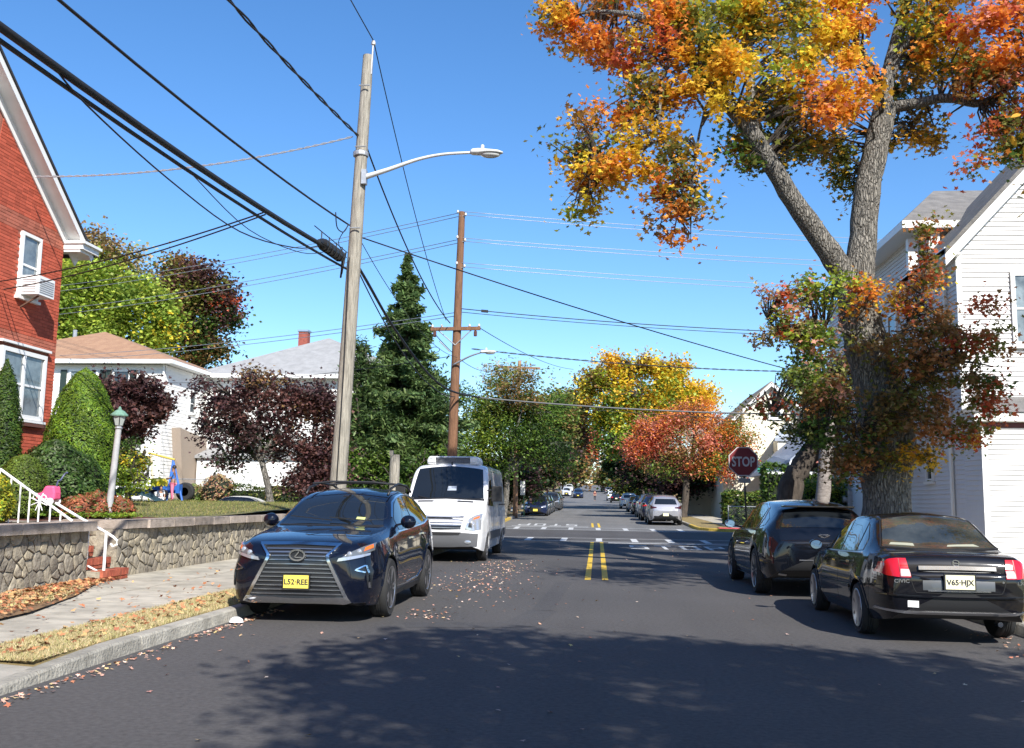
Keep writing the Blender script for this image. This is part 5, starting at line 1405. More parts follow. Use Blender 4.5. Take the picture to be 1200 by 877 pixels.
# ---------------- far parked and moving cars
def far_car(S, pm, label, x, y, rz_, kind, lens=REDLENS, group=None, plate=True, name="parked_car", cat="car"):
    x += xo(y)
    c = Car(name, cat, label, S, pm, (x, y, rz(y)), rz_, group)
    c.root.rotation_euler = (math.atan((rz(y + 2) - rz(y - 2)) / 4) * (1 if abs(rz_) < 1 else -1), 0, rz_)
    c.wheels(rr_=S['wheel_r'] * .68)
    if kind == 'suv':
        c.patch("windscreen", 'top', [(-.70, .955), (0, 1.05), (.70, .955)], [(-.585, .30), (0, .20), (.585, .30)], CARGLASS, ns=9, nt=5)
        c.patch("rear_window", 'rear', [(-.62, 1.15), (.62, 1.15)], [(-.53, 1.45), (.53, 1.45)], CARGLASS, ns=8)
        c.both("side_window", [(.62, 1.10), (-.42, 1.12)], [(.62, 1.23), (.2, 1.46), (-.42, 1.55)], CARGLASS, ns=8)
        c.both("side_window", [(-.49, 1.13), (-1.6, 1.20)], [(-.49, 1.55), (-1.2, 1.51), (-1.7, 1.40)], CARGLASS, ns=8)
        c.mir("taillight", 'rear', [(.50, .95), (.86, .90)], [(.50, 1.0), (.70, 1.03), (.84, 1.12)], lens, off=.012, ns=7)
        c.mir("headlight", 'front', [(.48, .74), (.86, .80)], [(.48, .82), (.84, .92)], CLEAR, off=.012, ns=6)
        c.patch("front_grille", 'front', [(-.42, .45), (.42, .45)], [(-.42, .78), (.42, .78)], GR, ns=6, off=.008)
        c.patch("lower_bumper", 'rear', [(-.80, .33), (.80, .33)], [(-.82, .52), (.82, .52)], BLACKP, ns=10, off=.012)
        if plate: c.plate('rear', 0, .60, None, PLATEW); c.plate('front', 0, .52, None, PLATE)
        c.mirror(.66, 1.12, .90, h=.16, w=.2)
    else:
        c.patch("windscreen", 'top', [(-.62, .86), (0, .96), (.62, .86)], [(-.52, .16), (0, .10), (.52, .16)], CARGLASS, ns=9, nt=5)
        c.patch("rear_window", 'top', [(-.60, -1.62), (0, -1.71), (.60, -1.62)], [(-.50, -1.11), (0, -1.07), (.50, -1.11)], CARGLASS, ns=9, nt=5)
        c.both("side_window", [(.60, .93), (-.16, .94)], [(.60, 1.06), (.2, 1.25), (-.16, 1.325)], CARGLASS, ns=8)
        c.both("side_window", [(-.21, .94), (-1.2, .97)], [(-.21, 1.33), (-.9, 1.31), (-1.2, 1.13)], CARGLASS, ns=8)
        c.mir("taillight", 'rear', [(.50, .74), (.78, .77)], [(.50, .88), (.76, .88)], lens, off=.012, ns=6)
        c.mir("headlight", 'front', [(.40, .58), (.72, .62)], [(.40, .67), (.70, .74)], CLEAR, off=.012, ns=6)
        c.patch("front_grille", 'front', [(-.36, .34), (.36, .34)], [(-.36, .62), (.36, .62)], GR, ns=6, off=.008)
        if plate: c.plate('rear', 0, .66, None, PLATEW); c.plate('front', 0, .42, None, PLATE)
        c.mirror(.58, .97, .83, h=.14, w=.18)
    return c
SILV = paint("silver_paint", (0.38, 0.38, 0.41), .3, metal=.5)
WHP = paint("white_car_paint", (0.70, 0.70, 0.70), .35)
GRYP = paint("graphite_paint", (0.05, 0.052, 0.058), .3)
DBL = paint("dark_blue_paint", (0.010, 0.016, 0.045), .3)
DGR = paint("dark_green_grey_paint", (0.02, 0.026, 0.026), .3)
REDP = paint("red_car_paint", (0.28, 0.02, 0.02), .3)
RG, LG = "cars parked along the right kerb beyond the crossing", "cars parked along the left kerb beyond the crossing"
SM = mat("smoked_taillight", (.05, .01, .012), .1, coat=1)
t1 = far_car(SUVA, SILV, "silver crossover at the front of the far right row, rear towards the camera", 3.88, 58.0, 0, 'suv', SM, RG)
for (S, pm, lab, y, kd, ln) in ((SUVA, DBL, "dark blue crossover half hidden behind the silver crossover on the right", 64.6, 'suv', REDLENS),
                                (SUVA, WHP, "white crossover with bright red tail lamps third in the far right row", 72.0, 'suv', REDLENS),
                                (SED, BLK2, "black saloon parked just past the white crossover on the right", 81.5, 'sed', REDLENS),
                                (SED, SILV, "silver saloon between the black saloon and the white car on the right", 90.5, 'sed', REDLENS),
                                (SUVA, WHP, "white boxy car with a dark window, fifth or so along the right kerb", 106.0, 'suv', REDLENS),
                                (SED, BLK2, "dark saloon far up the right kerb before the rise", 150.0, 'sed', REDLENS),
                                (SUVA, WHP, "small white crossover at the far end of the right kerb", 172.0, 'suv', REDLENS)):
    x_ = 3.85 if y < 70 else 4.0
    far_car(S, pm, lab, x_, y, 0, kd, ln, RG)
for (S, pm, lab, y, kd) in ((SED, DBL, "dark blue saloon facing the camera, first in the far left row by the brown pole", 71.5, 'sed'),
                            (SED, GRYP, "graphite saloon second in the far left row behind the dark blue saloon", 77.3, 'sed'),
                            (SED, DGR, "dark green grey saloon third in the far left row", 83.2, 'sed'),
                            (SUVA, GRYP, "dark crossover fourth in the far left row with its wheels in sunlight", 92.0, 'suv'),
                            (SUVA, BLK2, "black crossover parked farthest out in the far left row", 99.5, 'suv')):
    far_car(S, pm, lab, -4.0 if y < 90 else -3.75, y, PI, kd, REDLENS, LG)
far_car(SUVA, DBL, "dark blue car driving towards the camera down the far hill", -1.9, 188, PI, 'suv', name="moving_car")
far_car(SUVA, WHP, "white pickup-like car parked on the far left hill behind the moving blue car", -4.2, 196, PI, 'suv')
far_car(SUVA, WHP, "white car higher up the far hill on the left side", -4.3, 232, PI, 'suv')
far_car(SED, SILV, "silver saloon near the crest of the hill on the right side", 4.4, 215, 0, 'sed')
far_car(SUVA, GRYP, "dark crossover near the crest of the hill on the right side", 4.4, 250, 0, 'suv')
cxs = far_car(SED, BLK2, "dark saloon parked on the cross street, its roof showing above the lawn", -14.9, 42.2, -PI / 2, 'sed')
far_car(SUVA, GRYP, "dark crossover on the left driveway behind the street trees, tail lamp lit by the sun", -8.6, 66.0, math.radians(60), 'suv')
# ------------------------------------------------------------------ points from the survey of the photograph
def at(u, v, y):
    """the point at depth y metres that stands in the direction (u, v)"""
    d = rr * ((u - 600.0) / F_PX) + uu * (-(v - 438.5) / F_PX) + fw
    t = y / d.y
    return Vector((d.x * t, y, CAM_H + d.z * t))

# ------------------------------------------------------------------ foliage
G_DK = (.030, .060, .016); G_MD = (.080, .145, .026); G_LT = (.17, .26, .040); G_YL = (.36, .42, .045)
YEL = (.80, .58, .05); GOLD = (.78, .44, .04); ORG = (.80, .30, .05); RED = (.55, .12, .05); PINK = (.72, .26, .17)
MAR = (.090, .045, .045); MARL = (.17, .080, .068); OLV = (.20, .21, .045); BRN = (.30, .18, .07); TAN = (.50, .40, .20)

def leaf_mesh(name, P, size, colr, parent, N0=None, shape='quad', seed=1, m_=None, kind=None, upb=.6, aspect=1.0):
    r = np.random.default_rng(seed)
    n = len(P)
    if shape == 'maple':
        ang = np.array([-90, -50, -12, 18, 48, 90, 132, 162, 192, 230]) * PI / 180
        rad = np.array([.25, .62, .42, .95, .5, 1.05, .5, .95, .42, .62])
        tpl = np.stack([rad * np.cos(ang), rad * np.sin(ang), .12 * np.abs(np.cos(ang))], 1)
    elif shape == 'leaf':
        tpl = np.array([(0, -1, 0), (.42, -.35, .10), (.38, .35, .1), (0, 1, -.05), (-.38, .35, .1), (-.42, -.35, .10)], float)
    elif shape == 'needle':
        tpl = np.array([(-.22, -1, 0), (.22, -1, 0), (.30, .2, .05), (0, 1.1, 0), (-.30, .2, .05)], float)
    else:
        tpl = np.array([(-.7, -.7, 0), (.7, -.6, .1), (.6, .8, 0), (-.6, .7, .1)], float)
    k = len(tpl)
    if N0 is None:
        nn = r.normal(size=(n, 3)); nn[:, 2] = np.abs(nn[:, 2]) + upb
    else:
        nn = N0 + r.normal(size=(n, 3)) * .35
    nn /= np.linalg.norm(nn, axis=1, keepdims=True)
    t = r.normal(size=(n, 3)); t -= (t * nn).sum(1, keepdims=True) * nn; t /= np.linalg.norm(t, axis=1, keepdims=True)
    b = np.cross(nn, t)
    s = (size * r.uniform(.65, 1.25, n))[:, None, None]
    V = P[:, None, :] + s * (tpl[None, :, 0:1] * t[:, None, :] * aspect + tpl[None, :, 1:2] * b[:, None, :] + tpl[None, :, 2:3] * nn[:, None, :])
    V = V.reshape(-1, 3)
    if parent is not None:
        o_ = wloc(parent); V = V - np.array([o_.x, o_.y, o_.z])
    me = bpy.data.meshes.new(name)
    me.vertices.add(n * k); me.vertices.foreach_set("co", V.astype(np.float32).ravel())
    me.loops.add(n * k); me.loops.foreach_set("vertex_index", np.arange(n * k, dtype=np.int32))
    me.polygons.add(n); me.polygons.foreach_set("loop_start", np.arange(0, n * k, k, dtype=np.int32))
    me.update(calc_edges=True)
    me.materials.append(m_ or LEAFM)
    a = me.attributes.new("own_colour", 'FLOAT_COLOR', 'POINT')
    c = np.repeat(np.concatenate([colr, np.ones((n, 1))], 1), k, axis=0).astype(np.float32)
    a.data.foreach_set("color", c.ravel())
    o = bpy.data.objects.new(name, me); COL.objects.link(o); o.parent = parent
    if kind: o["kind"] = kind
    return o

def pick(pal, n, r, jit=.22):
    pal = np.array(pal, float)
    c = pal[r.integers(0, len(pal), n)]
    return c * r.uniform(1 - jit, 1 + jit, (n, 1)) * r.uniform(.92, 1.08, (n, 3))

def crown(parent, blobs, n_leaf, size, cl_r, seed, shape='quad', per=60, name="crown", limbs=None, twig_m=None, kind="stuff", shell=2.4, m_=None, own=.8, twig_r=.02, sat=4, twig_max=3.2):
    """blobs: (centre, (rx, ry, rz), palette). Leaves sit in clusters spread through each volume; thin twigs run from the limbs to the clusters."""
    r = np.random.default_rng(seed)
    if sat:
        ex = []
        for (c, rad, pal) in blobs:
            ex.append((c, tuple(q * .86 for q in rad), pal))
            for k in range(sat):
                d = r.normal(size=3); d[2] = d[2] * .8; d /= np.linalg.norm(d); f = r.uniform(.22, .42)
                ex.append((tuple(np.array(c) + d * np.array(rad) * r.uniform(.85, 1.18)), (rad[0] * f, rad[1] * f, rad[2] * f * .8), [pal[int(r.integers(0, len(pal)))], pal[int(r.integers(0, len(pal)))]]))
        blobs = ex
    vol = np.array([b[1][0] * b[1][1] * b[1][2] for b in blobs]) ** .72
    vol /= vol.sum()
    Ps, Cs, CC = [], [], []
    for (c, rad, pal), w in zip(blobs, vol):
        n = max(20, int(n_leaf * w)); nc = max(3, n // per)
        d = r.normal(size=(nc, 3)); d /= np.linalg.norm(d, axis=1, keepdims=True)
        q = np.array(c)[None] + d * (r.uniform(.05, 1, (nc, 1)) ** (1 / shell)) * np.array(rad)[None]
        palc = pick(pal, nc, r, .12)
        idx = r.integers(0, nc, n)
        sp = r.normal(size=(n, 3)) * cl_r * r.uniform(.55, 1.35, (nc, 1))[idx]; sp[:, 2] *= .75; sp[:, 2] -= np.abs(r.normal(size=n)) * cl_r * .25
        Ps.append(q[idx] + sp)
        col = palc[idx]
        o2 = pick(pal, n, r, .25)
        mixm = (r.uniform(size=(n, 1)) < own).astype(float)
        col = col * mixm * r.uniform(.75, 1.25, (n, 1)) + o2 * (1 - mixm)
        Cs.append(np.clip(col, .004, .9)); CC.append(q)
    o = leaf_mesh(name, np.concatenate(Ps), size, np.concatenate(Cs), parent, shape=shape, seed=seed, m_=m_, kind=kind)
    if limbs:
        L = np.array([tuple(p) for p in limbs]); CCa = np.concatenate(CC)
        b_ = MB()
        rs = random.Random(seed)
        for q in CCa[:600]:
            dd = np.linalg.norm(L - q, axis=1) + np.maximum(0, L[:, 2] - q[2]) * .8
            p = L[int(np.argmin(dd))]
            if dd.min() > twig_max: continue
            mid = (p + q) / 2 + np.array([rs.uniform(-.15, .15), rs.uniform(-.15, .15), rs.uniform(.0, .35)])
            b_.tube([p, mid, q], [twig_r * 1.6, twig_r, twig_r * .35], 4, cap=False)
        b_.build("twigs", twig_m or BARKD, parent, kind="stuff", fix=False)
    return o

def branch(mb, pts, radii, n=10, jit=0.0, seed=0, sub=5):
    rs = random.Random(seed)
    P = [Vector(p) for p in pts]
    out, rd = [], []
    for i in range(len(P) - 1):
        p0, p1, p2, p3 = P[max(0, i - 1)], P[i], P[i + 1], P[min(len(P) - 1, i + 2)]
        for k in range(sub):
            t = k / sub
            q = .5 * ((2 * p1) + (p2 - p0) * t + (2 * p0 - 5 * p1 + 4 * p2 - p3) * t * t + (-p0 + 3 * p1 - 3 * p2 + p3) * t ** 3)
            rr_ = radii[i] + (radii[i + 1] - radii[i]) * t
            out.append(q + Vector([rs.uniform(-1, 1) * jit * rr_ for _ in range(3)])); rd.append(rr_ * (1 + rs.uniform(-.6, .6) * jit))
    out.append(P[-1]); rd.append(radii[-1])
    mb.tube(out, rd, n)
    return out

def tree(name, label, base, blobs, n, size, seed, trunk_r=.2, fork=None, cl=.35, bark=None, group=None, shape='quad', cat="tree", per=60, twigs=True, lean=0.0, twig_r=.02, shell=2.4):
    root = thing(name, label, cat, base, 0, group)
    b_ = MB()
    base = Vector(base)
    cen = sum((Vector(b[0]) for b in blobs), Vector()) / len(blobs)
    lowz = min(b[0][2] - b[1][2] for b in blobs)
    fk = fork or (base.x + (cen.x - base.x) * .3 + lean, base.y + (cen.y - base.y) * .3, base.z + max(.8, (lowz - base.z) * .9 + .4))
    fk = Vector(fk)
    pts = branch(b_, [base - Vector((0, 0, .1)), base.lerp(fk, .12), base.lerp(fk, .5) + Vector((trunk_r * .3, 0, 0)), fk], [trunk_r * 1.45, trunk_r, trunk_r * .85, trunk_r * .8], 10, .08, seed)
    limbs = pts[-4:]
    rs = random.Random(seed)
    for b in blobs:
        c = Vector(b[0])
        for k in range(2):
            e = c + Vector((rs.uniform(-.5, .5) * b[1][0], rs.uniform(-.5, .5) * b[1][1], rs.uniform(-.1, .7) * b[1][2]))
            mid = fk.lerp(e, .5) + Vector((rs.uniform(-.1, .1), rs.uniform(-.1, .1), .12)) * (e - fk).length
            limbs += branch(b_, [fk - Vector((0, 0, .15)), mid, e], [trunk_r * .55, trunk_r * .32, trunk_r * .08], 7, .06, seed + k)
    b_.build("trunk", bark or BARKD, root, smooth=True, fix=False)
    crown(root, blobs, n, size, cl, seed, shape, per=per, limbs=limbs if twigs else None, twig_m=bark, twig_r=twig_r, shell=shell)
    return root

def pb(u, v, y, ru, rv, pal, ry=None):
    """blob from a direction, depth and apparent radii"""
    c = at(u, v, y); s = y / F_PX * 1.01
    return (tuple(c), (ru * s, (ry if ry is not None else (ru + rv) / 2 * s), rv * s), pal)

# ------------------------------------------------------------------ big maple, right
_at0 = at
def at(u, v, y):   # the left half of the crown reaches away from the viewer
    return _at0(u, v, y + (max(0, 860 - u) / 220 * 3.2 if (u < 860 and v < 300 and 16 < y < 21) else 0))
def pb(u, v, y, ru, rv, pal, ry=None):
    c = at(u, v, y); s = c.y / F_PX * 1.01
    return (tuple(c), (ru * s, (ry if ry is not None else (ru + rv) / 2 * s), rv * s), pal)
TB = Vector((5.62, 20.0, .13))
mp = thing("maple_tree", "huge autumn maple with forked grey trunk and orange leaves beside the black crossover", "tree", TB)
mb_ = MB()
Yt = 20.0
limbs = []
limbs += branch(mb_, [TB - Vector((0, 0, .2)), TB + Vector((0, 0, .35)), TB + Vector((-.02, 0, 1.6)), at(1040, 520, Yt), at(1026, 440, Yt), at(1010, 385, Yt), at(1002, 335, Yt)],
                [.72, .52, .45, .52, .46, .40, .36], 16, .05, 3)
left = branch(mb_, [at(1006, 350, Yt), at(978, 305, 19.9), at(938, 248, 19.6), at(902, 190, 19.3), at(880, 155, 19.1), at(850, 120, 19.0), at(826, 104, 18.9), at(795, 110, 18.8), at(768, 126, 18.7)],
              [.28, .24, .205, .18, .165, .13, .09, .06, .02], 12, .06, 4)
limbs += left[:-8]
limbs += branch(mb_, [at(884, 160, 19.1), at(880, 110, 19.3), at(878, 40, 19.6), at(890, -60, 19.8), at(880, -160, 20)], [.12, .10, .085, .06, .02], 9, .06, 5)
limbs += branch(mb_, [at(862, 130, 19.0), at(825, 85, 18.7), at(790, 52, 18.4), at(755, 22, 18.0), at(700, 14, 17.8), at(652, 22, 17.6)], [.13, .11, .09, .07, .04, .012], 9, .08, 6)
limbs += branch(mb_, [at(825, 85, 18.7), at(800, 40, 18.9), at(770, -40, 19.0), at(740, -110, 19)], [.08, .07, .045, .015], 8, .06, 7)
limbs += branch(mb_, [at(790, 52, 18.4), at(775, 105, 18.0), at(770, 150, 17.7), at(740, 190, 17.4), at(700, 215, 17.2)], [.05, .035, .028, .018, .008], 6, .06, 8)
limbs += branch(mb_, [at(826, 130, 18.6), at(818, 165, 18.2), at(812, 215, 17.9), at(800, 250, 17.8)], [.03, .025, .018, .008], 6, .08, 9)
limbs += branch(mb_, [at(1003, 350, Yt), at(1010, 290, 20.1), at(1018, 215, 20.2), at(1032, 150, 20.3), at(1038, 124, 20.3)], [.31, .28, .26, .25, .235], 14, .05, 10)
limbs += branch(mb_, [at(1036, 130, 20.3), at(1040, 90, 20.4), at(1052, 40, 20.6), at(1070, -30, 20.9), at(1080, -150, 21.4)], [.18, .14, .12, .09, .03], 10, .06, 11)
limbs += branch(mb_, [at(1042, 96, 20.4), at(1062, 50, 20.3), at(1095, 5, 20.0), at(1130, -70, 19.8)], [.09, .08, .06, .02], 8, .06, 12)
limbs += branch(mb_, [at(1040, 128, 20.3), at(1070, 122, 20.1), at(1110, 115, 19.9), at(1150, 121, 19.7), at(1185, 100, 19.5), at(1240, 60, 19)], [.13, .11, .095, .08, .06, .02], 9, .06, 13)
limbs += branch(mb_, [at(1036, 110, 20.4), at(1010, 60, 20.8), at(985, 0, 21), at(960, -90, 21.4)], [.10, .08, .06, .02], 8, .06, 14)
limbs_main = list(limbs)
limbs += branch(mb_, [at(1030, 480, Yt), at(1075, 450, 19.4), at(1120, 425, 19.0), at(1165, 430, 18.7)], [.07, .045, .03, .008], 6, .08, 15)
limbs += branch(mb_, [at(1010, 400, Yt), at(975, 385, 19.4), at(930, 400, 19.0), at(900, 375, 18.8)], [.06, .035, .02, .006], 6, .08, 16)
limbs += branch(mb_, [at(1035, 520, Yt), at(990, 500, 19.2), at(940, 505, 18.9), at(905, 480, 18.7)], [.06, .035, .02, .006], 6, .08, 17)
limbs += branch(mb_, [at(1020, 420, Yt), at(1065, 380, 19.5), at(1085, 320, 19.3), at(1088, 262, 19.3)], [.06, .04, .025, .006], 6, .08, 18)
mb_.build("trunk", BARK, mp, smooth=True, fix=False)
PA = [ORG, GOLD, BRN, OLV, GOLD, ORG]; PB_ = [G_YL, OLV, GOLD, YEL, GOLD]; PC = [ORG, ORG, GOLD, YEL, GOLD]; PD = [OLV, BRN, OLV, GOLD, G_MD]; PE = [RED, ORG, ORG, PINK, BRN, GOLD]; PF = [RED, BRN, PINK, OLV, ORG]; PG = [YEL, G_YL, GOLD]
BL = [pb(668, 28, 17.7, 34, 28, PA), pb(715, 52, 17.8, 42, 42, [ORG, RED, BRN, ORG]), pb(770, 30, 18.2, 45, 38, PE), pb(700, 0, 18, 60, 25, PA),
      pb(765, 110, 18.0, 40, 38, PA), pb(722, 130, 17.5, 40, 24, PA), pb(828, 75, 18.6, 42, 42, PB_), pb(868, 90, 18.4, 38, 40, PG), pb(820, 20, 19, 60, 42, PB_),
      pb(690, 170, 17.4, 38, 24, [BRN, OLV, ORG]), pb(672, 212, 17.2, 28, 22, PA), pb(688, 245, 17.1, 22, 16, PG), pb(735, 195, 17.4, 45, 34, PC), pb(765, 160, 17.7, 36, 26, PG + [OLV]),
      pb(800, 200, 17.8, 30, 30, PD + [ORG]), pb(792, 262, 17.7, 24, 26, [BRN, OLV, ORG]), pb(815, 235, 17.9, 18, 22, PD), pb(772, 218, 17.6, 24, 20, PC),
      pb(900, 30, 19.6, 60, 48, PB_), pb(930, 90, 19.2, 46, 40, PB_ + [ORG]), pb(895, 140, 19.6, 40, 32, PD + [OLV, GOLD]), pb(870, 185, 19.5, 26, 26, PD), pb(930, 172, 20.2, 52, 34, PD), pb(985, 110, 19.1, 36, 40, PC),
      pb(968, 120, 18.7, 20, 20, [ORG, ORG, PINK]), pb(1008, 90, 19.0, 22, 36, [GOLD, YEL, ORG]), pb(985, 25, 20, 55, 48, PC), pb(985, 185, 20.8, 30, 30, PD), pb(1000, 215, 20.8, 14, 22, PD),
      pb(1075, 30, 20.6, 45, 40, PB_ + [OLV]), pb(1075, 90, 20.8, 34, 40, PD + [BRN]), pb(1110, 60, 20, 36, 34, PB_ + [ORG]), pb(1085, 150, 20.4, 26, 24, PD + [BRN]), pb(1060, 160, 21, 20, 18, PD),
      pb(1155, 30, 19.2, 45, 42, PE), pb(1190, 60, 19.0, 40, 40, PE), pb(1150, 90, 19.3, 36, 26, PF), pb(1180, 130, 19.2, 36, 32, PF + [OLV]), pb(1190, 170, 19.2, 30, 24, PD + [RED]), pb(1145, 190, 19.0, 14, 8, PF),
      pb(1260, 60, 18.6, 60, 70, PE), pb(1250, 160, 18.6, 40, 50, PF), pb(800, -60, 19, 90, 50, PB_), pb(930, -60, 20, 90, 50, PC), pb(1060, -60, 20.6, 90, 50, PB_), pb(1180, -60, 20, 90, 50, PE), pb(960, -150, 20.5, 160, 60, PC), pb(830, -140, 19.5, 90, 40, PA)]
crown(mp, BL, 76000, .074, .19, 21, 'maple', per=120, limbs=limbs_main, twig_m=BARKD, shell=2.2, twig_r=.020, own=.84, sat=3, twig_max=1.9)
PS1 = [(.24, .32, .08), G_YL, TAN, G_YL, (.62, .30, .20), G_LT]; RB = (.46, .20, .07)
PS2 = [G_MD, OLV, BRN, RB, BRN, RB]
BS = [pb(955, 345, 18.9, 40, 26, PS1), pb(925, 385, 18.8, 34, 30, PS1 + [RED]), pb(960, 400, 19, 34, 34, PS1), pb(915, 345, 18.7, 22, 16, [PINK, RED, TAN]), pb(940, 450, 18.9, 40, 30, PS1 + [G_MD]), pb(900, 478, 18.7, 20, 14, [RED, OLV]),
      pb(975, 470, 19.2, 36, 34, PS2), pb(950, 505, 19, 36, 22, [G_MD, G_DK, OLV]), pb(1005, 520, 19.4, 36, 34, PS2), pb(985, 545, 19.4, 24, 18, PS2),
      pb(1010, 345, 19.4, 20, 22, [YEL, ORG, RED]), pb(1060, 350, 19.5, 30, 22, [ORG, YEL, RED, BRN]), pb(1085, 375, 19.5, 34, 30, PS2 + [BRN]), pb(1060, 420, 19.3, 40, 36, [BRN, OLV, RB]),
      pb(1100, 430, 19.2, 40, 40, [BRN, RB, OLV]), pb(1050, 475, 19.2, 40, 36, [BRN, OLV, BRN]), pb(1095, 490, 19.2, 36, 34, [BRN, RB, OLV]), pb(1075, 530, 19.4, 30, 18, [OLV, GOLD, BRN]),
      pb(1130, 512, 19.2, 26, 20, [OLV, GOLD, RED]), pb(1150, 400, 18.8, 34, 22, [RED, RB, OLV]), pb(1150, 452, 18.9, 34, 24, [RED, OLV, G_MD, BRN]), pb(1165, 480, 18.8, 18, 14, [RED, RED, OLV]),
      pb(1088, 270, 19.3, 16, 22, [RED, RB, OLV]), pb(1085, 310, 19.3, 22, 24, PS2 + [RED]), pb(1160, 355, 18.7, 24, 9, [RED, BRN])]
crown(mp, BS, 19000, .060, .13, 33, 'maple', per=26, name="trunk_sprouts", limbs=limbs, twig_m=BARKD, shell=1.8, twig_r=.010, own=.85)

at = _at0
# second trees behind the maple on the same verge
lt_ = thing("leaning_tree", "dark trunk leaning to the right between the stop sign and the big maple", "tree", (5.55, 30, .1))
b_ = MB(); limb2 = branch(b_, [(5.35, 30, -.1), at(925, 575, 30), at(940, 545, 30), at(968, 505, 30.2), at(985, 470, 30.4)], [.42, .36, .30, .26, .15], 12, .08, 40)
branch(b_, [at(955, 520, 30), at(950, 490, 30), at(962, 450, 30)], [.14, .12, .04], 8, .06, 41)
b_.build("trunk", BARKD, lt_, smooth=True, fix=False)
crown(lt_, [pb(945, 500, 30, 30, 22, [G_DK, G_MD, OLV]), pb(985, 480, 30.4, 40, 40, [G_DK, OLV, BRN, MARL]), pb(965, 440, 30.4, 36, 30, [G_DK, OLV, G_MD]), pb(1010, 540, 31, 22, 20, [G_DK, OLV])], 5200, .075, .28, 42, 'maple', limbs=limb2, shell=2)
gp = thing("grey_tree", "pale grey flaky trunk standing between the leaning trunk and the white house", "tree", (6.15, 28, .1))
b_ = MB(); limb3 = branch(b_, [(6.1, 28, -.1), (6.1, 28, .9), at(967, 545, 28), at(972, 500, 28), at(980, 440, 28)], [.24, .20, .19, .17, .06], 12, .06, 43)
b_.build("trunk", mat("pale_flaky_bark", (.30, .27, .25), .9, color2=(.14, .12, .11), scale=9, bump=.8, bscale=20, stretch=(1, 1, 2)), gp, smooth=True, fix=False)
crown(gp, [pb(985, 440, 28, 34, 36, [G_DK, OLV, MARL]), pb(960, 470, 28, 24, 20, [OLV, G_MD, RED])], 2000, .075, .26, 44, 'maple', limbs=limb3)

# tree behind the viewpoint whose shade falls on the road ahead
sh = thing("maple_tree", "autumn maple on the right verge behind the viewpoint casting shade on the near road", "tree", (6.3, -3.5, .13))
b_ = MB(); l4 = branch(b_, [(6.3, -3.5, 0), (6.3, -3.5, 3), (6.2, -3.6, 6), (6, -3.5, 9)], [.6, .42, .35, .2], 12, .05, 50)
for k in range(9):
    a = k * 2.4; e = Vector((7.0 + math.cos(a) * 3.0, -3.5 + math.sin(a) * 3.6, 8.6 + (k % 3) * 1.6))
    l4 += branch(b_, [(6.2, -3.6, 5.2 + (k % 4) * .6), Vector((6.2, -3.6, 7)).lerp(e, .5), e], [.16, .10, .03], 7, .05, 51 + k)
b_.build("trunk", BARK, sh, smooth=True, fix=False)
shb = [((x, y, z), (rx, ry, rz_), PA) for (x, y, z, rx, ry, rz_) in
       ((2.7, .5, 7.6, 1.2, 1.3, .8), (4.2, -.9, 8.8, 1.8, 1.9, 1.2), (5.6, -.6, 9.2, 2.1, 2.0, 1.5), (7.8, -1.2, 8.8, 2.2, 2.2, 1.6), (10.2, -2.4, 8.0, 2.1, 2.2, 1.5), (4.9, -4.2, 9.6, 1.9, 2.1, 1.5), (7.0, -4.4, 10.6, 2.6, 2.4, 1.8), (9.2, -5.0, 9.6, 2.4, 2.4, 1.8), (12.2, -4.6, 8.2, 2.0, 2.2, 1.5), (3.4, -2.6, 7.4, .9, 1.3, .7))]
crown(sh, shb, 34000, .095, .25, 55, 'leaf', per=110, limbs=l4)

# ------------------------------------------------------------------ trees left
tree("maroon_tree", "round dark maroon tree in front of the broad white house, slim bent trunk", Vector((at(318, 590, 33).x, 33, 1.2)),
     [pb(268, 478, 33, 38, 30, [MAR, MARL, MAR]), pb(300, 455, 33, 32, 24, [MARL, MAR, BRN]), pb(345, 470, 33.4, 36, 30, [MAR, MARL]), pb(290, 515, 33, 34, 26, [MAR, MAR, G_DK]), pb(250, 505, 33, 22, 18, [MAR]), pb(335, 510, 33.4, 34, 28, [MAR, MARL]), pb(265, 540, 33, 20, 13, [MAR, G_DK])],
     13000, .080, 61, trunk_r=.13, cl=.22, bark=BARK, shape='maple', per=40, fork=tuple(at(305, 535, 33)), group=None)
tree("maroon_tree", "low spreading maroon tree half behind the weathered utility pole", Vector((at(362, 592, 34).x, 34, 1.15)),
     [pb(372, 475, 34, 26, 26, [MARL, MAR, BRN]), pb(380, 520, 34, 24, 30, [MAR, MARL]), pb(355, 560, 33.8, 30, 20, [MAR, MARL, MAR]), pb(385, 562, 34, 18, 22, [MAR, MARL])],
     8500, .08, 62, trunk_r=.11, cl=.24, bark=BARK, shape='maple', per=40)
tree("maroon_tree", "small maroon tree beside the clipped cone shrub and in front of the brown roofed house", at(150, 585, 27) - Vector((0, 0, .1)),
     [pb(128, 462, 27, 30, 22, [MAR, MARL]), pb(165, 460, 27, 34, 22, [MAR, MARL, MAR]), pb(182, 480, 27.2, 24, 18, [MAR, MARL]), pb(150, 495, 27, 38, 24, [MAR, MARL]), pb(128, 515, 27, 22, 16, [MAR]), pb(112, 452, 27, 14, 10, [MARL])],
     6500, .085, 63, trunk_r=.09, cl=.18, shape='maple', per=36)
tree("leafy_shrub", "loose yellow green shrub behind the garden lamp post", at(148, 590, 25) - Vector((0, 0, .1)),
     [pb(147, 556, 25, 20, 18, [G_LT, G_YL, G_MD]), pb(157, 545, 25.3, 14, 18, [G_LT, YEL, OLV]), pb(145, 530, 25.5, 18, 20, [G_DK, G_MD, OLV]), pb(162, 568, 25, 9, 9, [G_LT, G_YL])],
     4000, .05, 64, trunk_r=.05, cl=.14, shape='leaf', cat="shrub", per=40)
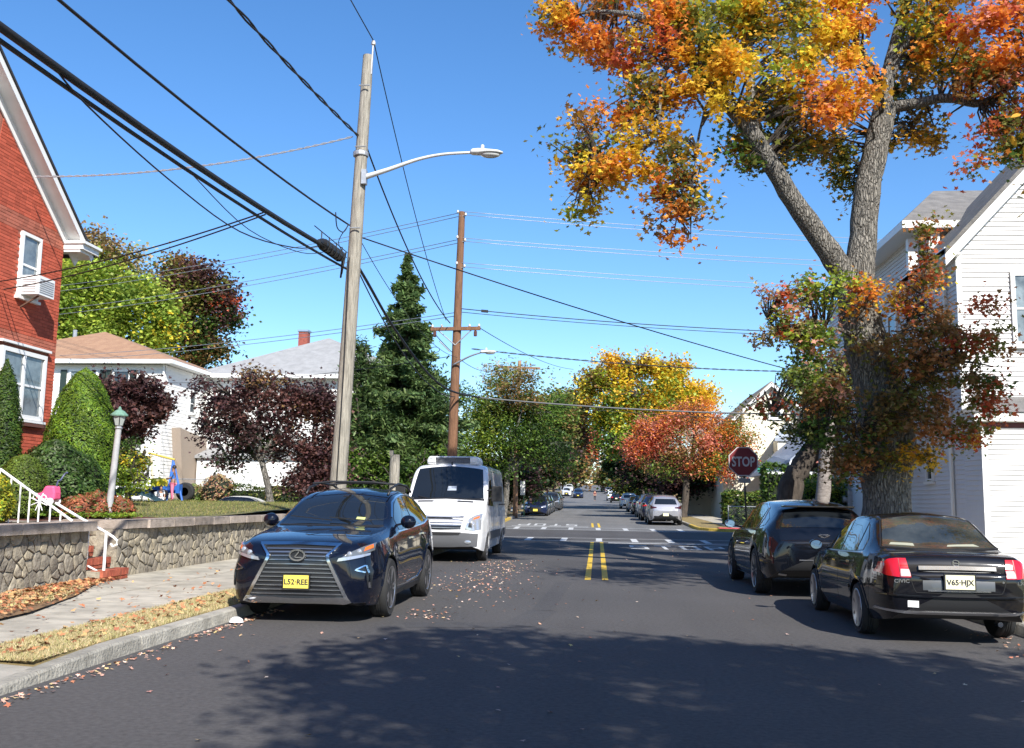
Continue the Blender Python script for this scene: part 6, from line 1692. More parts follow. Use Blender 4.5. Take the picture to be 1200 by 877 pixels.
YG = [(.34, .42, .06), (.26, .36, .05), (.42, .48, .07), (.20, .28, .05)]
tree("broad_tree", "tall yellow green tree rising behind the brown roofed white house", at(120, 560, 92) - Vector((0, 0, 1)),
     [pb(100, 345, 90, 36, 44, YG), pb(140, 340, 92, 40, 36, YG), pb(175, 360, 90, 34, 30, YG), pb(120, 390, 90, 50, 32, YG), pb(185, 392, 90, 24, 26, YG + [YEL]), pb(90, 300, 92, 26, 26, YG), pb(60, 360, 92, 30, 60, YG),
      pb(118, 285, 93, 18, 18, [TAN, BRN]), pb(142, 300, 93, 18, 14, [TAN, BRN, OLV]), pb(155, 318, 93, 12, 9, [TAN])],
     30000, .19, 65, trunk_r=.5, cl=.8, per=60, twig_r=.05)
tree("broad_tree", "dark reddish green tree with a bare top left of the weathered utility pole", at(230, 560, 98) - Vector((0, 0, 1)),
     [pb(215, 335, 98, 34, 28, [OLV, MARL, BRN, OLV]), pb(245, 335, 98, 30, 26, [MARL, MAR, OLV]), pb(225, 375, 98, 44, 34, [OLV, MARL, G_MD, BRN]), pb(235, 405, 98, 36, 22, [G_DK, G_MD, BRN]), pb(215, 310, 99, 22, 12, [MARL, BRN]), pb(262, 360, 98, 16, 22, [MAR, RED, G_DK])],
     20000, .19, 66, trunk_r=.5, cl=.75, per=60, twig_r=.05)

# spruce and evergreens
def spruce(name, label, base, h, rad, n, size, seed, tiers=26):
    root = thing(name, label, "tree", base)
    base = Vector(base)
    MB().tube([base, base + Vector((0, 0, h * .95))], [rad * .09, .03], 8).build("trunk", BARKD, root, smooth=True)
    r = np.random.default_rng(seed); rs = random.Random(seed)
    Ps, Ns, Cs = [], [], []
    bb = MB()
    for t in range(tiers):
        f = t / (tiers - 1)
        z = base.z + h * (.06 + .93 * f)
        R = rad * (1 - f) ** .85 * rs.uniform(.72, 1.12) + .10
        nb = int(7 + 7 * (1 - f))
        for k in range(nb):
            a = rs.uniform(0, 2 * PI); Rb = R * rs.uniform(.55, 1.2)
            m_ = max(6, int(n / (tiers * 10) * (Rb / rad * 1.6 + .2)))
            s = r.uniform(.1, 1, m_) ** .7
            zz = z - Rb * .30 * s + Rb * .10 * s ** 3 + r.normal(size=m_) * .07
            w_ = r.normal(size=m_) * .20 * (1 - s * .5) * (.4 + Rb * .3)
            x = base.x + np.cos(a) * Rb * s - np.sin(a) * w_; y = base.y + np.sin(a) * Rb * s + np.cos(a) * w_
            Ps.append(np.stack([x, y, zz - np.abs(r.normal(size=m_)) * .16], 1))
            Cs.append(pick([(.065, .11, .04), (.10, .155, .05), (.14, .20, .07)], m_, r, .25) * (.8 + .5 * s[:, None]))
            bb.tube([(base.x, base.y, z), (base.x + math.cos(a) * Rb, base.y + math.sin(a) * Rb, z - Rb * .22)], [.03, .008], 4, cap=False)
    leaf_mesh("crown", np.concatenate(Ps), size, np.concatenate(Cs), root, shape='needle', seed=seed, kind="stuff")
    bb.build("boughs", BARKD, root, kind="stuff", fix=False)
    return root
sb_ = at(470, 590, 53); spruce("spruce_tree", "tall dark spruce between the weathered pole and the brown pole", (sb_.x, 53, .9), at(475, 298, 53).z - .9, 5.0, 60000, .20, 70)
EV = [(.06, .105, .035), (.10, .155, .045), (.15, .21, .065), (.07, .12, .04)]
sb_ = at(432, 590, 51)
tree("evergreen_tree", "broad dark evergreen directly right of the weathered pole, in front of the tall spruce", (sb_.x, 51, .9),
     [pb(424, 418, 51, 11, 24, EV), pb(432, 455, 51, 20, 26, EV), pb(418, 490, 51, 18, 28, EV), pb(446, 490, 50.6, 24, 28, EV), pb(432, 530, 50.6, 30, 24, EV), pb(462, 525, 50.5, 24, 22, EV)], 15000, .13, 71, trunk_r=.16, cl=.30, shape='needle', per=50, shell=2.0)
sb_ = at(505, 590, 52)
tree("evergreen_tree", "broad dark evergreen just left of the brown pole, lower than the tall spruce", (sb_.x, 52, .9),
     [pb(505, 450, 52, 13, 26, EV), pb(512, 485, 51.6, 18, 24, EV), pb(495, 510, 51.6, 24, 26, EV), pb(518, 525, 51.6, 16, 24, EV), pb(490, 540, 51.4, 26, 18, EV)], 11000, .13, 72, trunk_r=.16, cl=.30, shape='needle', per=50, shell=2.0)
tree("evergreen_hedge", "bright green tall hedge behind the grey wooden stub and the van roof", at(470, 592, 49) - Vector((0, 0, .3)),
     [pb(u_, 562 + (i % 2) * 6, 49.6, 26, 26, [G_MD, G_LT, G_DK]) for i, u_ in enumerate((412, 440, 470, 500, 530))] + [pb(u_, 535, 49.9, 20, 16, [G_MD, G_LT]) for u_ in (425, 455, 515)],
     9000, .10, 73, trunk_r=.08, cl=.28, shape='leaf', cat="hedge", per=60)

# street trees, left row
tree("street_tree", "large green street tree with ochre top right of the brown pole", at(590, 608, 59) - Vector((0, 0, .15)),
     [pb(565, 480, 59, 38, 30, [G_MD, G_LT, OLV]), pb(605, 465, 59, 38, 28, [G_LT, OLV, BRN]), pb(632, 490, 60, 30, 28, [G_MD, G_LT]), pb(560, 520, 58.5, 34, 24, [G_LT, G_MD, G_YL]), pb(600, 510, 58.5, 40, 28, [G_MD, G_DK, G_LT]), pb(640, 525, 59, 30, 22, [G_MD, G_DK]), pb(590, 440, 60, 22, 14, [OLV, BRN, TAN]), pb(575, 545, 59, 26, 14, [G_DK, G_MD]), pb(548, 545, 59, 20, 18, [G_LT, G_MD])],
     28000, .10, 74, trunk_r=.2, cl=.42, shape='leaf', bark=BARK, fork=tuple(at(594, 560, 59)), per=70)
TR = "street trees along the left side beyond the crossing"
for i, (u_, v_, y_, ru, rv, pal, lab) in enumerate((
        (600, 562, 66, 26, 18, [G_DK, MAR, G_DK], "dark low tree under the large green one, over the first parked cars"),
        (628, 548, 72, 30, 26, [G_DK, MAR, OLV], "very dark street tree behind the brown pole stub and white sign"),
        (648, 490, 84, 26, 34, [G_MD, OLV, BRN], "olive street tree just right of the large green one"),
        (645, 540, 84, 26, 24, [G_DK, OLV, MAR], "dark street tree over the third and fourth parked car on the left"),
        (668, 505, 104, 20, 34, [OLV, BRN, MARL], "brownish street tree left of the bare sky gap"),
        (660, 542, 118, 18, 20, [OLV, G_DK, BRN], "dull olive tree low above the far left cars"),
        (684, 520, 140, 9, 18, [PINK, RED, BRN], "small pink red tree beside the sky gap over the road"),
        (669, 548, 240, 10, 14, [OLV, BRN, MARL], "brown green tree at the foot of the far hill on the left"))):
    b0 = at(u_, 590, y_); b0.z = rz(y_) + .1; b0.x = min(b0.x, -6.2 + xo(y_))
    tree("street_tree", lab, b0, [pb(u_ - ru * .4, v_, y_, ru * .65, rv * .8, pal), pb(u_ + ru * .4, v_ - rv * .1, y_, ru * .65, rv * .85, pal), pb(u_, v_ - rv * .35, y_ + .5, ru * .6, rv * .6, pal), pb(u_, v_ + rv * .3, y_, ru * .7, rv * .5, pal)],
         8000, .0017 * y_ , 80 + i, trunk_r=.18, cl=.0065 * y_, per=60, group=TR, twigs=False)

# right side trees
b0 = at(745, 590, 98); b0.z = rz(98); b0.x = 6.2
tree("street_tree", "tall yellow and green tree towering over the far right parked cars", b0,
     [pb(698, 452, 98, 28, 24, [YEL, OLV, G_YL, BRN]), pb(682, 472, 98, 20, 16, [YEL, OLV, BRN]), pb(730, 436, 98, 28, 20, [YEL, GOLD, G_YL]), pb(762, 426, 98, 18, 14, [YEL, YEL, BRN]), pb(786, 440, 98, 24, 20, [GOLD, YEL, G_YL]), pb(822, 462, 98, 24, 18, [YEL, GOLD, YEL]), pb(760, 470, 97, 44, 28, [YEL, G_YL, G_LT, GOLD]),
      pb(720, 490, 97, 30, 24, [G_LT, G_YL, YEL]), pb(800, 478, 98, 36, 22, [GOLD, YEL]), pb(725, 520, 96, 26, 20, [G_LT, G_MD, G_YL]), pb(760, 505, 97, 30, 20, [G_LT, G_YL])],
     34000, .155, 90, trunk_r=.4, cl=.55, per=50, twig_r=.05, shell=2.0)
b0 = at(800, 600, 68); b0.z = rz(68)
tree("street_tree", "red and orange tree above the silver crossover and the hedge", b0,
     [pb(770, 505, 68, 32, 24, [PINK, RED, ORG]), pb(805, 492, 68, 34, 22, [PINK, ORG, BRN]), pb(755, 525, 68, 24, 20, [PINK, RED]), pb(800, 525, 67.5, 34, 22, [PINK, BRN, OLV]), pb(840, 520, 68, 28, 24, [ORG, OLV, RED]), pb(835, 545, 67.5, 26, 16, [ORG, RED, G_LT]), pb(860, 505, 68.5, 20, 20, [OLV, BRN, G_LT]), pb(785, 545, 68, 30, 12, [OLV, G_LT, BRN]), pb(868, 540, 68, 16, 20, [G_LT, RED, OLV])],
     26000, .095, 91, trunk_r=.28, cl=.4, per=60, shape='leaf')
for i, (u_, v_, y_, ru, rv, pal, lab, cat_) in enumerate((
        (800, 560, 76, 34, 20, [MAR, MARL, G_DK], "dark maroon tree under the red one, over the silver crossover", 0),
        (760, 550, 86, 22, 26, [G_DK, MAR, (.012, .02, .01)], "nearly black evergreen above the white crossover", 0),
        (735, 538, 112, 22, 20, [G_DK, (.012, .02, .01)], "nearly black tree under the yellow tree", 0),
        (722, 556, 230, 11, 14, [OLV, BRN, G_MD], "olive tree above the far right cars", 0),
        (714, 562, 330, 7, 7, [BRN, OLV, MARL], "brown tree beside the far hill road", 0),
        (745, 562, 125, 16, 16, [G_DK, OLV], "dull green tree low behind the silver saloon", 0))):
    b0 = at(u_, 590, y_); b0.z = rz(y_) + .1; b0.x = max(b0.x, 6.0 + xo(y_))
    tree("street_tree", lab, b0, [pb(u_ - ru * .4, v_, y_, ru * .65, rv * .8, pal), pb(u_ + ru * .4, v_ - rv * .1, y_, ru * .65, rv * .85, pal), pb(u_, v_ - rv * .35, y_ + .5, ru * .6, rv * .6, pal), pb(u_, v_ + rv * .3, y_, ru * .7, rv * .5, pal)],
         8500, .0016 * y_, 100 + i, trunk_r=.2, cl=.006 * y_, per=60, group="street trees along the right side beyond the crossing", twigs=False)
# distant wooded slope both sides of the far road
r_ = np.random.default_rng(5)
Ps, Cs = [], []
for k in range(150):
    y = 150 + r_.uniform(0, 260); sx = r_.choice([-1, 1])
    x = sx * (11 + r_.exponential(22)) + xo(y); z0 = rz(y)
    n = 130; hh = r_.uniform(3.5, 7.5)
    d = r_.normal(size=(n, 3)); d /= np.linalg.norm(d, axis=1, keepdims=True)
    Ps.append(np.array([x, y, z0 + hh * .6]) + d * np.array([hh * .55, hh * .55, hh * .5]) * r_.uniform(.6, 1, (n, 1)))
    Cs.append(pick([[G_DK, G_MD, OLV], [BRN, MARL, OLV], [G_DK, G_DK, OLV], [TAN, BRN, OLV]][k % 4], n, r_))
tag(leaf_mesh("distant_woods", np.concatenate(Ps), .75, np.concatenate(Cs), None, seed=5), kind="stuff")
# woods that fill the gaps behind the rows, so no bare horizon shows
Ps, Cs = [], []
for k in range(170):
    sx = -1 if k % 2 else 1
    y = r_.uniform(95, 260); x = sx * r_.uniform(14, 95) + (-4 if sx < 0 else 6); z0 = rz(y)
    n = 160; hh = r_.uniform(4, 8.5)
    d = r_.normal(size=(n, 3)); d /= np.linalg.norm(d, axis=1, keepdims=True)
    Ps.append(np.array([x, y, z0 + hh * .55]) + d * np.array([hh * .6, hh * .6, hh * .55]) * r_.uniform(.6, 1, (n, 1)))
    Cs.append(pick([[G_DK, G_MD, OLV], [OLV, BRN, G_MD], [G_DK, MAR, OLV], [G_YL, OLV, G_MD]][k % 4], n, r_))
tag(leaf_mesh("background_woods", np.concatenate(Ps), .55, np.concatenate(Cs), None, seed=6), kind="stuff")

# hedges, right corner
def hedge(name, label, x0, x1, y0, y1, h, n, size, pal, seed, z0=None, cat="hedge", wav=.12):
    root = thing(name, label, cat, ((x0 + x1) / 2, (y0 + y1) / 2, z0 if z0 is not None else rz(y0)))
    zb = root.location.z
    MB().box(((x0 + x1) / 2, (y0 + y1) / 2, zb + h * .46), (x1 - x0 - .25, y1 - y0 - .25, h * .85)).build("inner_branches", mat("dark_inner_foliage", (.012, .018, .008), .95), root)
    r = np.random.default_rng(seed)
    P = np.stack([r.uniform(x0, x1, n), r.uniform(y0, y1, n), zb + h * r.uniform(.02, 1, n) ** .6], 1)
    sd_ = r.integers(0, 4, n)
    P[sd_ == 0, 1] = y0 + r.normal(size=(sd_ == 0).sum()) * .06; P[sd_ == 1, 2] = zb + h + r.normal(size=(sd_ == 1).sum()) * wav * .5
    P[sd_ == 2, 0] = np.where(r.uniform(size=(sd_ == 2).sum()) < .5, x0, x1) + r.normal(size=(sd_ == 2).sum()) * .06
    P[:, 2] += wav * np.sin(P[:, 0] * 2.1 + seed) * np.sin(P[:, 0] * .9)
    leaf_mesh("foliage", P, size, pick(pal, n, r), root, shape='leaf', seed=seed, kind="stuff")
    return root
hedge("hedge", "loose green hedge behind the chain link fence across the intersection", 6.9, 17, 54.4, 55.6, 1.9, 9000, .10, [G_MD, G_LT, G_DK, OLV], 120)
hedge("hedge", "bright green hedge between the leaning trunk and the white house", 7.2, 8.8, 36, 39, 2.3, 5000, .06, [G_LT, G_MD, G_YL], 121)
hedge("hedge", "tall green hedge mass behind the leaning tree", 8.2, 13.5, 49.6, 50.8, 3.2, 7000, .09, [G_MD, G_LT, G_DK], 122)
hedge("hedge", "low dark clipped hedge in front of the white houses on the left", -20.5, -10.2, 51.2, 52.0, 1.5, 7000, .07, [G_DK, G_MD, OLV], 123, z0=.5)

# chain link fence
STW = mat("fence_wire", (.34, .35, .36), .5, metal=.5)
def chain_fence(label, pts, h, z=lambda x, y: rz(y), step=2.4, mesh=.09):
    root = thing("chain_link_fence", label, "fence", (*pts[0], z(*pts[0])))
    A = [Vector(p) for p in pts]
    wv = MB()
    for i in range(len(A) - 1):
        d = A[i + 1] - A[i]; L = d.length; n = max(1, round(L / step))
        for k in range(n + (1 if i == len(A) - 2 else 0)):
            p = A[i].lerp(A[i + 1], k / n); MB().tube([(p.x, p.y, z(p.x, p.y)), (p.x, p.y, z(p.x, p.y) + h + .06)], .03, 8).build("post", STEEL, root)
        a, b = A[i], A[i + 1]; za, zb = z(a.x, a.y), z(b.x, b.y)
        MB().tube([(a.x, a.y, za + h), (b.x, b.y, zb + h)], .022, 6).build("top_rail", STEEL, root)
        m_ = int(L / mesh); m2 = int(h / mesh)
        for k in range(-m2, m_):
            for sgn in (1, -1):
                t0, t1 = k * mesh / L, (k * mesh + h) / L
                c0, c1 = max(0, t0), min(1, t1)
                if c1 <= c0: continue
                h0 = (c0 - t0) * L; h1 = (c1 - t0) * L
                if sgn < 0: h0, h1 = h - h0, h - h1
                p, q = a.lerp(b, c0), a.lerp(b, c1)
                wv.tube([(p.x, p.y, za + h0), (q.x, q.y, zb + h1)], .004, 3, cap=False)
    wv.build("wire_mesh", STW, root, kind="stuff", fix=False)
chain_fence("chain link fence in front of the loose hedge across the intersection", [(6.9, 53.6), (17, 53.6)], 1.15)
chain_fence("chain link fence with a gate beside the tan shade panel of the brown roofed house", [(-23.6, 52.0), (-18.5, 52.0)], 1.5, z=lambda x, y: .9)
# more trees round the viewpoint: the first shades the second parked car and the maple's foot; the other three, unseen, are added to block sky light and darken reflections
def round_tree(label, x, y, blobs, n, seed, tr=.35, pal=None, group=None):
    return tree("maple_tree", label, (x, y, .12), [((bx, by, bz), (rx, ry, rz_), pal or PA) for bx, by, bz, rx, ry, rz_ in blobs], n, .10, seed, trunk_r=tr, cl=.36, bark=BARK, shape='leaf', per=70, group=group, fork=(x, y, 4.2))
round_tree("autumn maple on the right lawn beside the viewpoint shading the black crossover", 9.6, 12.2, ((7.7, 11.4, 7.6, 1.3, 1.6, 1.2), (8.6, 13.6, 7.9, 1.9, 1.9, 1.6), (9.6, 12.4, 9.2, 2.0, 1.9, 1.5), (8.4, 15.4, 7.2, 1.3, 1.4, 1.1), (10.3, 14.3, 8.0, 1.5, 1.5, 1.4), (6.3, 10.6, 9.6, 1.4, 1.4, 1.1)), 17000, 150, pal=PD)
round_tree("unseen green maple behind the viewpoint on the left, added to block sky light", -9.5, -7.0, ((-8.2, -6, 7.6, 2.6, 2.6, 2.0), (-10.5, -8, 9, 2.8, 2.8, 2.2), (-7.2, -9.2, 8.6, 2.6, 2.4, 2.0), (-9.8, -4.4, 7.0, 2.2, 2.0, 1.6)), 12000, 151, pal=[G_MD, OLV, G_DK])
round_tree("second unseen green maple farther behind the viewpoint on the left, added to block sky light", -9.0, -19.0, ((-8, -18, 8, 3, 3, 2.4), (-10, -21, 9, 3, 3, 2.4), (-6.5, -21, 9.4, 2.6, 2.6, 2)), 9000, 152, pal=[G_MD, OLV, BRN])
round_tree("unseen tall maple farther behind the viewpoint on the right, added to block sky light", 8.5, -16.0, ((6.5, -14.5, 9, 3, 3, 2.4), (9.5, -17, 10, 3, 3, 2.6), (4.6, -18, 10, 2.8, 2.8, 2.2)), 10000, 153, pal=[OLV, G_MD, ORG])
# ------------------------------------------------------------------ utility poles and lamps
LAMPW = mat("lamp_housing", (.62, .63, .60), .45, var=.06)
LENS = mat("lamp_lens", (.45, .46, .44), .15, coat=1)
def lamp_head(parent, p, d, s=1.0):
    d = Vector(d).normalized(); side = Vector((-d.y, d.x, 0)).normalized(); up = side.cross(d) * -1
    if up.z < 0: up = -up
    b_ = MB()
    prof = [(0, .04, .05), (.04, .075, .075), (.16, .085, .085), (.26, .115, .07), (.40, .13, .055), (.52, .10, .045), (.60, .03, .02)]
    n = 12; V = []
    for t, w, h in prof:
        for k in range(n):
            a = 2 * PI * k / n; z = math.sin(a) * h * (1 if math.sin(a) > 0 else .55)
            V.append(Vector(p) + (d * t + side * math.cos(a) * w + up * z) * s)
    b_.add(V, [(i * n + k, i * n + (k + 1) % n, (i + 1) * n + (k + 1) % n, (i + 1) * n + k) for i in range(len(prof) - 1) for k in range(n)] + [tuple(range(n)), tuple((len(prof) - 1) * n + k for k in range(n))])
    o = b_.build("lamp_head", LAMPW, parent, smooth=True)
    b2 = MB(); q = Vector(p) + (d * .37 - up * .035) * s
    V = [q + (d * math.cos(2 * PI * k / 14) * .18 + side * math.sin(2 * PI * k / 14) * .10 - up * zz) * s for zz in (0, .025) for k in range(14)]
    V += [q + (d * math.cos(2 * PI * k / 14) * .11 + side * math.sin(2 * PI * k / 14) * .06 - up * .05) * s for k in range(14)]
    b2.add(V, [(k, (k + 1) % 14, 14 + (k + 1) % 14, 14 + k) for k in range(14)] + [(14 + k, 14 + (k + 1) % 14, 28 + (k + 1) % 14, 28 + k) for k in range(14)] + [tuple(range(28, 42))])
    b2.build("lens", LENS, o, smooth=True)
    MB().lathe([(.035, 0), (.035, .06), (.02, .075), (0, .078)], tuple(Vector(p) + (d * .22 + up * .08) * s), n=10).build("photocell", LAMPW, o)
    return o

CER = mat("porcelain", (.55, .53, .50), .25)
def insulator(parent, p, s=1.0):
    return MB().lathe([(.02, 0), (.035, .02), (.055, .035), (.03, .05), (.05, .07), (.028, .085), (.04, .10), (.0, .12)], p, n=10).build("insulator", CER, parent, smooth=True)

p1 = thing("utility_pole", "weathered grey wooden utility pole with a long lamp arm behind the navy crossover", "utility pole", (-5.14, 19.2, .12))
b_ = MB(); branch(b_, [(-5.14, 19.2, -.1), (-5.07, 19.2, 1.9), (-4.93, 19.2, 6), (-4.78, 19.2, 10.62)], [.175, .165, .14, .105], 14, .015, 2)
b_.build("shaft", WOODG, p1, smooth=True, sharp=60)
MB().tube([(-4.70, 19.17, 10.2), (-4.675, 19.17, 10.86)], .022, 8).build("top_pin", STEEL, p1)
insulator(p1, (-4.672, 19.17, 10.82))
MB().box((-4.74, 19.17, 10.3), (.06, .05, .5)).build("pin_bracket", STEEL, p1)
b_ = MB(); A_ = [at(427, 208, 19.1), at(455, 199, 19.0), at(490, 187, 18.9), at(520, 181, 18.8), at(553, 179, 18.7)]
branch(b_, A_, [.06, .045, .035, .030, .028], 10, 0, 1); arm = b_.build("lamp_arm", LAMPW, p1, smooth=True)
MB().box(A_[0] + Vector((.0, .0, .0)), (.10, .14, .30)).build("arm_bracket", STEEL, arm)
lamp_head(arm, A_[-1] - Vector((.03, 0, 0)), (1, -.05, -.04), 1.08)
for z_ in (6.9, 8.6, 9.9): MB().tube([(-5.02 + .03 * (z_ - 6), 19.02, z_), (-4.80 + .03 * (z_ - 6), 19.02, z_)], .015, 6).build("bolt", STEEL, p1)
MB().lathe([(.155, 0), (.16, .02), (.16, .07), (.155, .09)], (-4.86, 19.2, 8.45), n=16).build("strap", STEEL, p1)
MB().tube([(-4.98, 19.04, 6.3), (-5.0, 19.02, 4), (-5.08, 19.02, 1)], .012, 6).build("ground_wire", WIREM, p1)

p2 = thing("utility_pole", "tall brown utility pole with crossarm and short lamp behind the van", "utility pole", (-5.12, 34.5, .12))
b_ = MB(); branch(b_, [(-5.12, 34.5, -.1), (-5.08, 34.5, 3.3), (-5.0, 34.5, 8), (-4.93, 34.5, 11.85)], [.19, .175, .145, .115], 14, .012, 5); b_.build("shaft", WOODB, p2, smooth=True, sharp=60)
ca0, ca1 = at(505, 386, 34.35), at(563, 385, 34.35)
b_ = MB(); b_.bar(ca0, ca1, .10, .12); xa_ = b_.build("crossarm", WOODB, p2)
for t in (.03, .22, .78, .97):
    q = ca0.lerp(ca1, t); insulator(xa_, (q.x, q.y, q.z + .05))
MB().tube([at(515, 400, 34.3), at(527, 412, 34.3)], .02, 6).build("brace", STEEL, xa_); MB().tube([ca0.lerp(ca1, .85), (-5.05, 34.36, 6.95)], .02, 6).build("brace", STEEL, xa_); MB().tube([ca0.lerp(ca1, .12), (-5.05, 34.36, 6.95)], .02, 6).build("brace", STEEL, xa_)
for q in (ca0.lerp(ca1, .08), ca0.lerp(ca1, .9)):
    MB().lathe([(.05, -.22), (.06, -.2), (.06, -.05), (.02, 0)], (q.x, q.y, q.z - .06), n=10).build("fuse_cutout", mat("brown_ceramic", (.10, .04, .03), .3), xa_)
for z_ in (11.72, 10.78, 9.82):
    insulator(p2, (-4.78, 34.4, z_ - .05)); insulator(p2, (-5.06, 34.38, z_ + .05))
    MB().tube([(-5.0, 34.4, z_ - .05), (-4.78, 34.4, z_ - .05)], .014, 6).build("insulator_pin", STEEL, p2)
b_ = MB(); branch(b_, [at(531, 428, 34.3), at(550, 418, 34.1), at(565, 413, 34.0)], [.035, .03, .025], 8); ar2 = b_.build("lamp_arm", STEEL, p2, smooth=True)
lamp_head(ar2, at(563, 413, 34.0), (1, -.1, 0.02), .95)
MB().tube([at(510, 410, 34.2) + Vector((.16 * math.cos(a), 0, .1 * math.sin(a))) for a in [i * .52 for i in range(13)]], .012, 5).build("cable_coil", WIREM, p2)

p3 = thing("utility_pole", "brown utility pole on the far left corner, crossarm above the green tree", "utility pole", (-5.3, 64.5, rz(64.5)))
b_ = MB(); branch(b_, [(-5.3, 64.5, .2), (-5.28, 64.5, 5), (-5.15, 64.5, 10.7)], [.17, .15, .11], 10); b_.build("shaft", mat("tan_pole_wood", (.26, .15, .09), .9, var=.3, scale=5, bump=.5, stretch=(5, 5, .5)), p3, smooth=True)
b_ = MB(); b_.bar(at(585, 430, 64.4), at(633, 432, 64.4), .12, .14); b_.build("crossarm", MATS["tan_pole_wood"], p3)
for i, (y_, lab) in enumerate(((92, "slim utility pole with a small lamp standing among the left street trees"), (125, "distant brown pole left of the far road among trees"))):
    p = thing("utility_pole", lab, "utility pole", (-5.5, y_, rz(y_)))
    b_ = MB(); b_.tube([(-5.5, y_, rz(y_) - .1), (-5.4, y_, rz(y_) + 10.6)], [.17, .11], 10); b_.build("shaft", MATS["tan_pole_wood"], p, smooth=True)
    a0 = at(650, 489, 92) if i == 0 else at(676, 500, 125)
    b_ = MB(); b_.tube([(-5.42, y_, a0.z - .4), tuple(a0)], .04, 6); ar = b_.build("lamp_arm", STEEL, p); lamp_head(ar, a0, (1, -.1, 0), 1.3)
stb = thing("pole_stub", "grey weathered wooden stub cut off at head height behind the navy crossover", "post", (-6.2, 30, .2))
b_ = MB(); b_.tube([at(461, 605, 30), at(462, 566, 30), at(463, 533, 30)], [.16, .155, .15], 12); b_.box(at(459, 531, 30), (.10, .16, .14)); b_.build("post", WOODG, stb, smooth=False)

# ------------------------------------------------------------------ overhead cables, each a thing
def cable(label, a, b, sag, r=.012, m_=None, group=None, twist=False, n=28, name="overhead_cable"):
    a, b = Vector(a), Vector(b)
    root = None
    b_ = MB()
    P = [a.lerp(b, t) - Vector((0, 0, sag * 4 * t * (1 - t))) for t in [i / n for i in range(n + 1)]]
    if twist:
        m2 = n * 5
        P = [a.lerp(b, t) - Vector((0, 0, sag * 4 * t * (1 - t))) for t in [i / m2 for i in range(m2 + 1)]]
        for ph in (0, PI):
            b_.tube([p + Vector((math.cos(i * .9 + ph) * r, 0, math.sin(i * .9 + ph) * r)) for i, p in enumerate(P)], r * .8, 5)
    else: b_.tube(P, r, 6)
    o = b_.build(name, m_ or WIREM, smooth=True, fix=False)
    return tag(o, label, "cable", group)
N0 = -18.0
cable("black wire from above the frame to the pin atop the weathered pole", (-5.0, N0, 10.9), (-4.67, 19.17, 10.93), .45, .011)
cable("twisted black cable meeting the weathered pole above its lamp arm", (-5.0, N0, 8.9), (-4.92, 19.15, 8.88), 1.3, .020, twist=True)
cable("black cable crossing the upper left sky to a looped end at the weathered pole", (-5.0, N0, 7.0), (-5.02, 19.1, 6.98), 1.12, .018)
cable("thickest black cable bundle sagging from the upper left corner to the splice case", (-5.0, N0, 6.35), (-5.0, 17.6, 6.10), .98, .042)
cable("second thick black cable just beneath the thickest bundle", (-5.02, N0, 5.9), (-5.05, 19.1, 6.08), .86, .024)
b_ = MB(); branch(b_, [(-5.0, 8.2, 5.42), (-5.0, 8.9, 5.28), (-5.0, 10.8, 5.16), (-5.0, 13.1, 5.18), (-5.0, 15.6, 5.6), (-5.0, 17.0, 6.0)], [.010] * 6, 5); tag(b_.build("overhead_cable", WIREM, fix=False), "thin slack wire looping below the two thick cables", "cable")
b_ = MB(); branch(b_, [(-5.02, 11.5, 5.45), (-5.02, 13.5, 5.32), (-5.02, 16.0, 5.62), (-5.02, 17.6, 6.05)], [.007] * 4, 5); tag(b_.build("overhead_cable", WIREM, fix=False), "finest loop of wire under the thick cables near the splice case", "cable")
sc_ = thing("splice_case", "black ribbed cable splice case hanging beside the weathered pole", "splice case", (-5.0, 18.0, 6.1))
b_ = MB(); A_, B_ = Vector((-5.0, 16.95, 6.07)), Vector((-5.03, 18.75, 6.2))
b_.tube([A_, A_.lerp(B_, .08), A_.lerp(B_, .12), A_.lerp(B_, .88), A_.lerp(B_, .92), B_], [.04, .06, .10, .10, .06, .04], 12)
for t in (.2, .35, .5, .65, .8): q = A_.lerp(B_, t); b_.tube([q, q + (B_ - A_).normalized() * .05], .118, 12)
b_.build("case", BLACKP, sc_)
b_ = MB()
for t in (.1, .4, .7, .95): q = A_.lerp(B_, t); b_.tube([q + Vector((0, 0, .1)), q + Vector((0, 0, .22))], .012, 5)
b_.tube([A_ + Vector((0, -.3, .2)), B_ + Vector((0, .3, .2))], .010, 5); b_.build("hanger", BLACKP, sc_)
b_ = MB(); branch(b_, [(-5.04, 18.75, 6.2), (-5.1, 18.95, 6.05), (-5.14, 19.05, 5.9), (-5.06, 19.05, 6.4)], [.02] * 4, 6); branch(b_, [(-5.06, 18.2, 6.98), (-5.06, 18.35, 6.72), (-5.04, 18.75, 6.74), (-5.0, 18.95, 6.95)], [.012] * 4, 5)
branch(b_, [(-5.0, 18.9, 6.9), (-5.2, 19.0, 6.6), (-5.05, 19.1, 6.3)], [.009] * 3, 5); b_.build("jumper_wires", WIREM, sc_)
cable("silver braided service wire from the brick house gable to the weathered pole", (-11.7, 19.0, 8.05), (-5.0, 19.0, 8.80), .22, .014, WIREG, twist=True)
SVC = "pair of wires dropping to the brick house"
for k in (0, 1):
    cable("%s of two dark wires dropping from the thick cable to the brick house" % ("upper", "lower")[k], (-11.95, 18.4 + k * .25, 5.68 - k * .1), (-5.0, 14.0 + k * .1, 5.72), .12, .012, group=SVC)
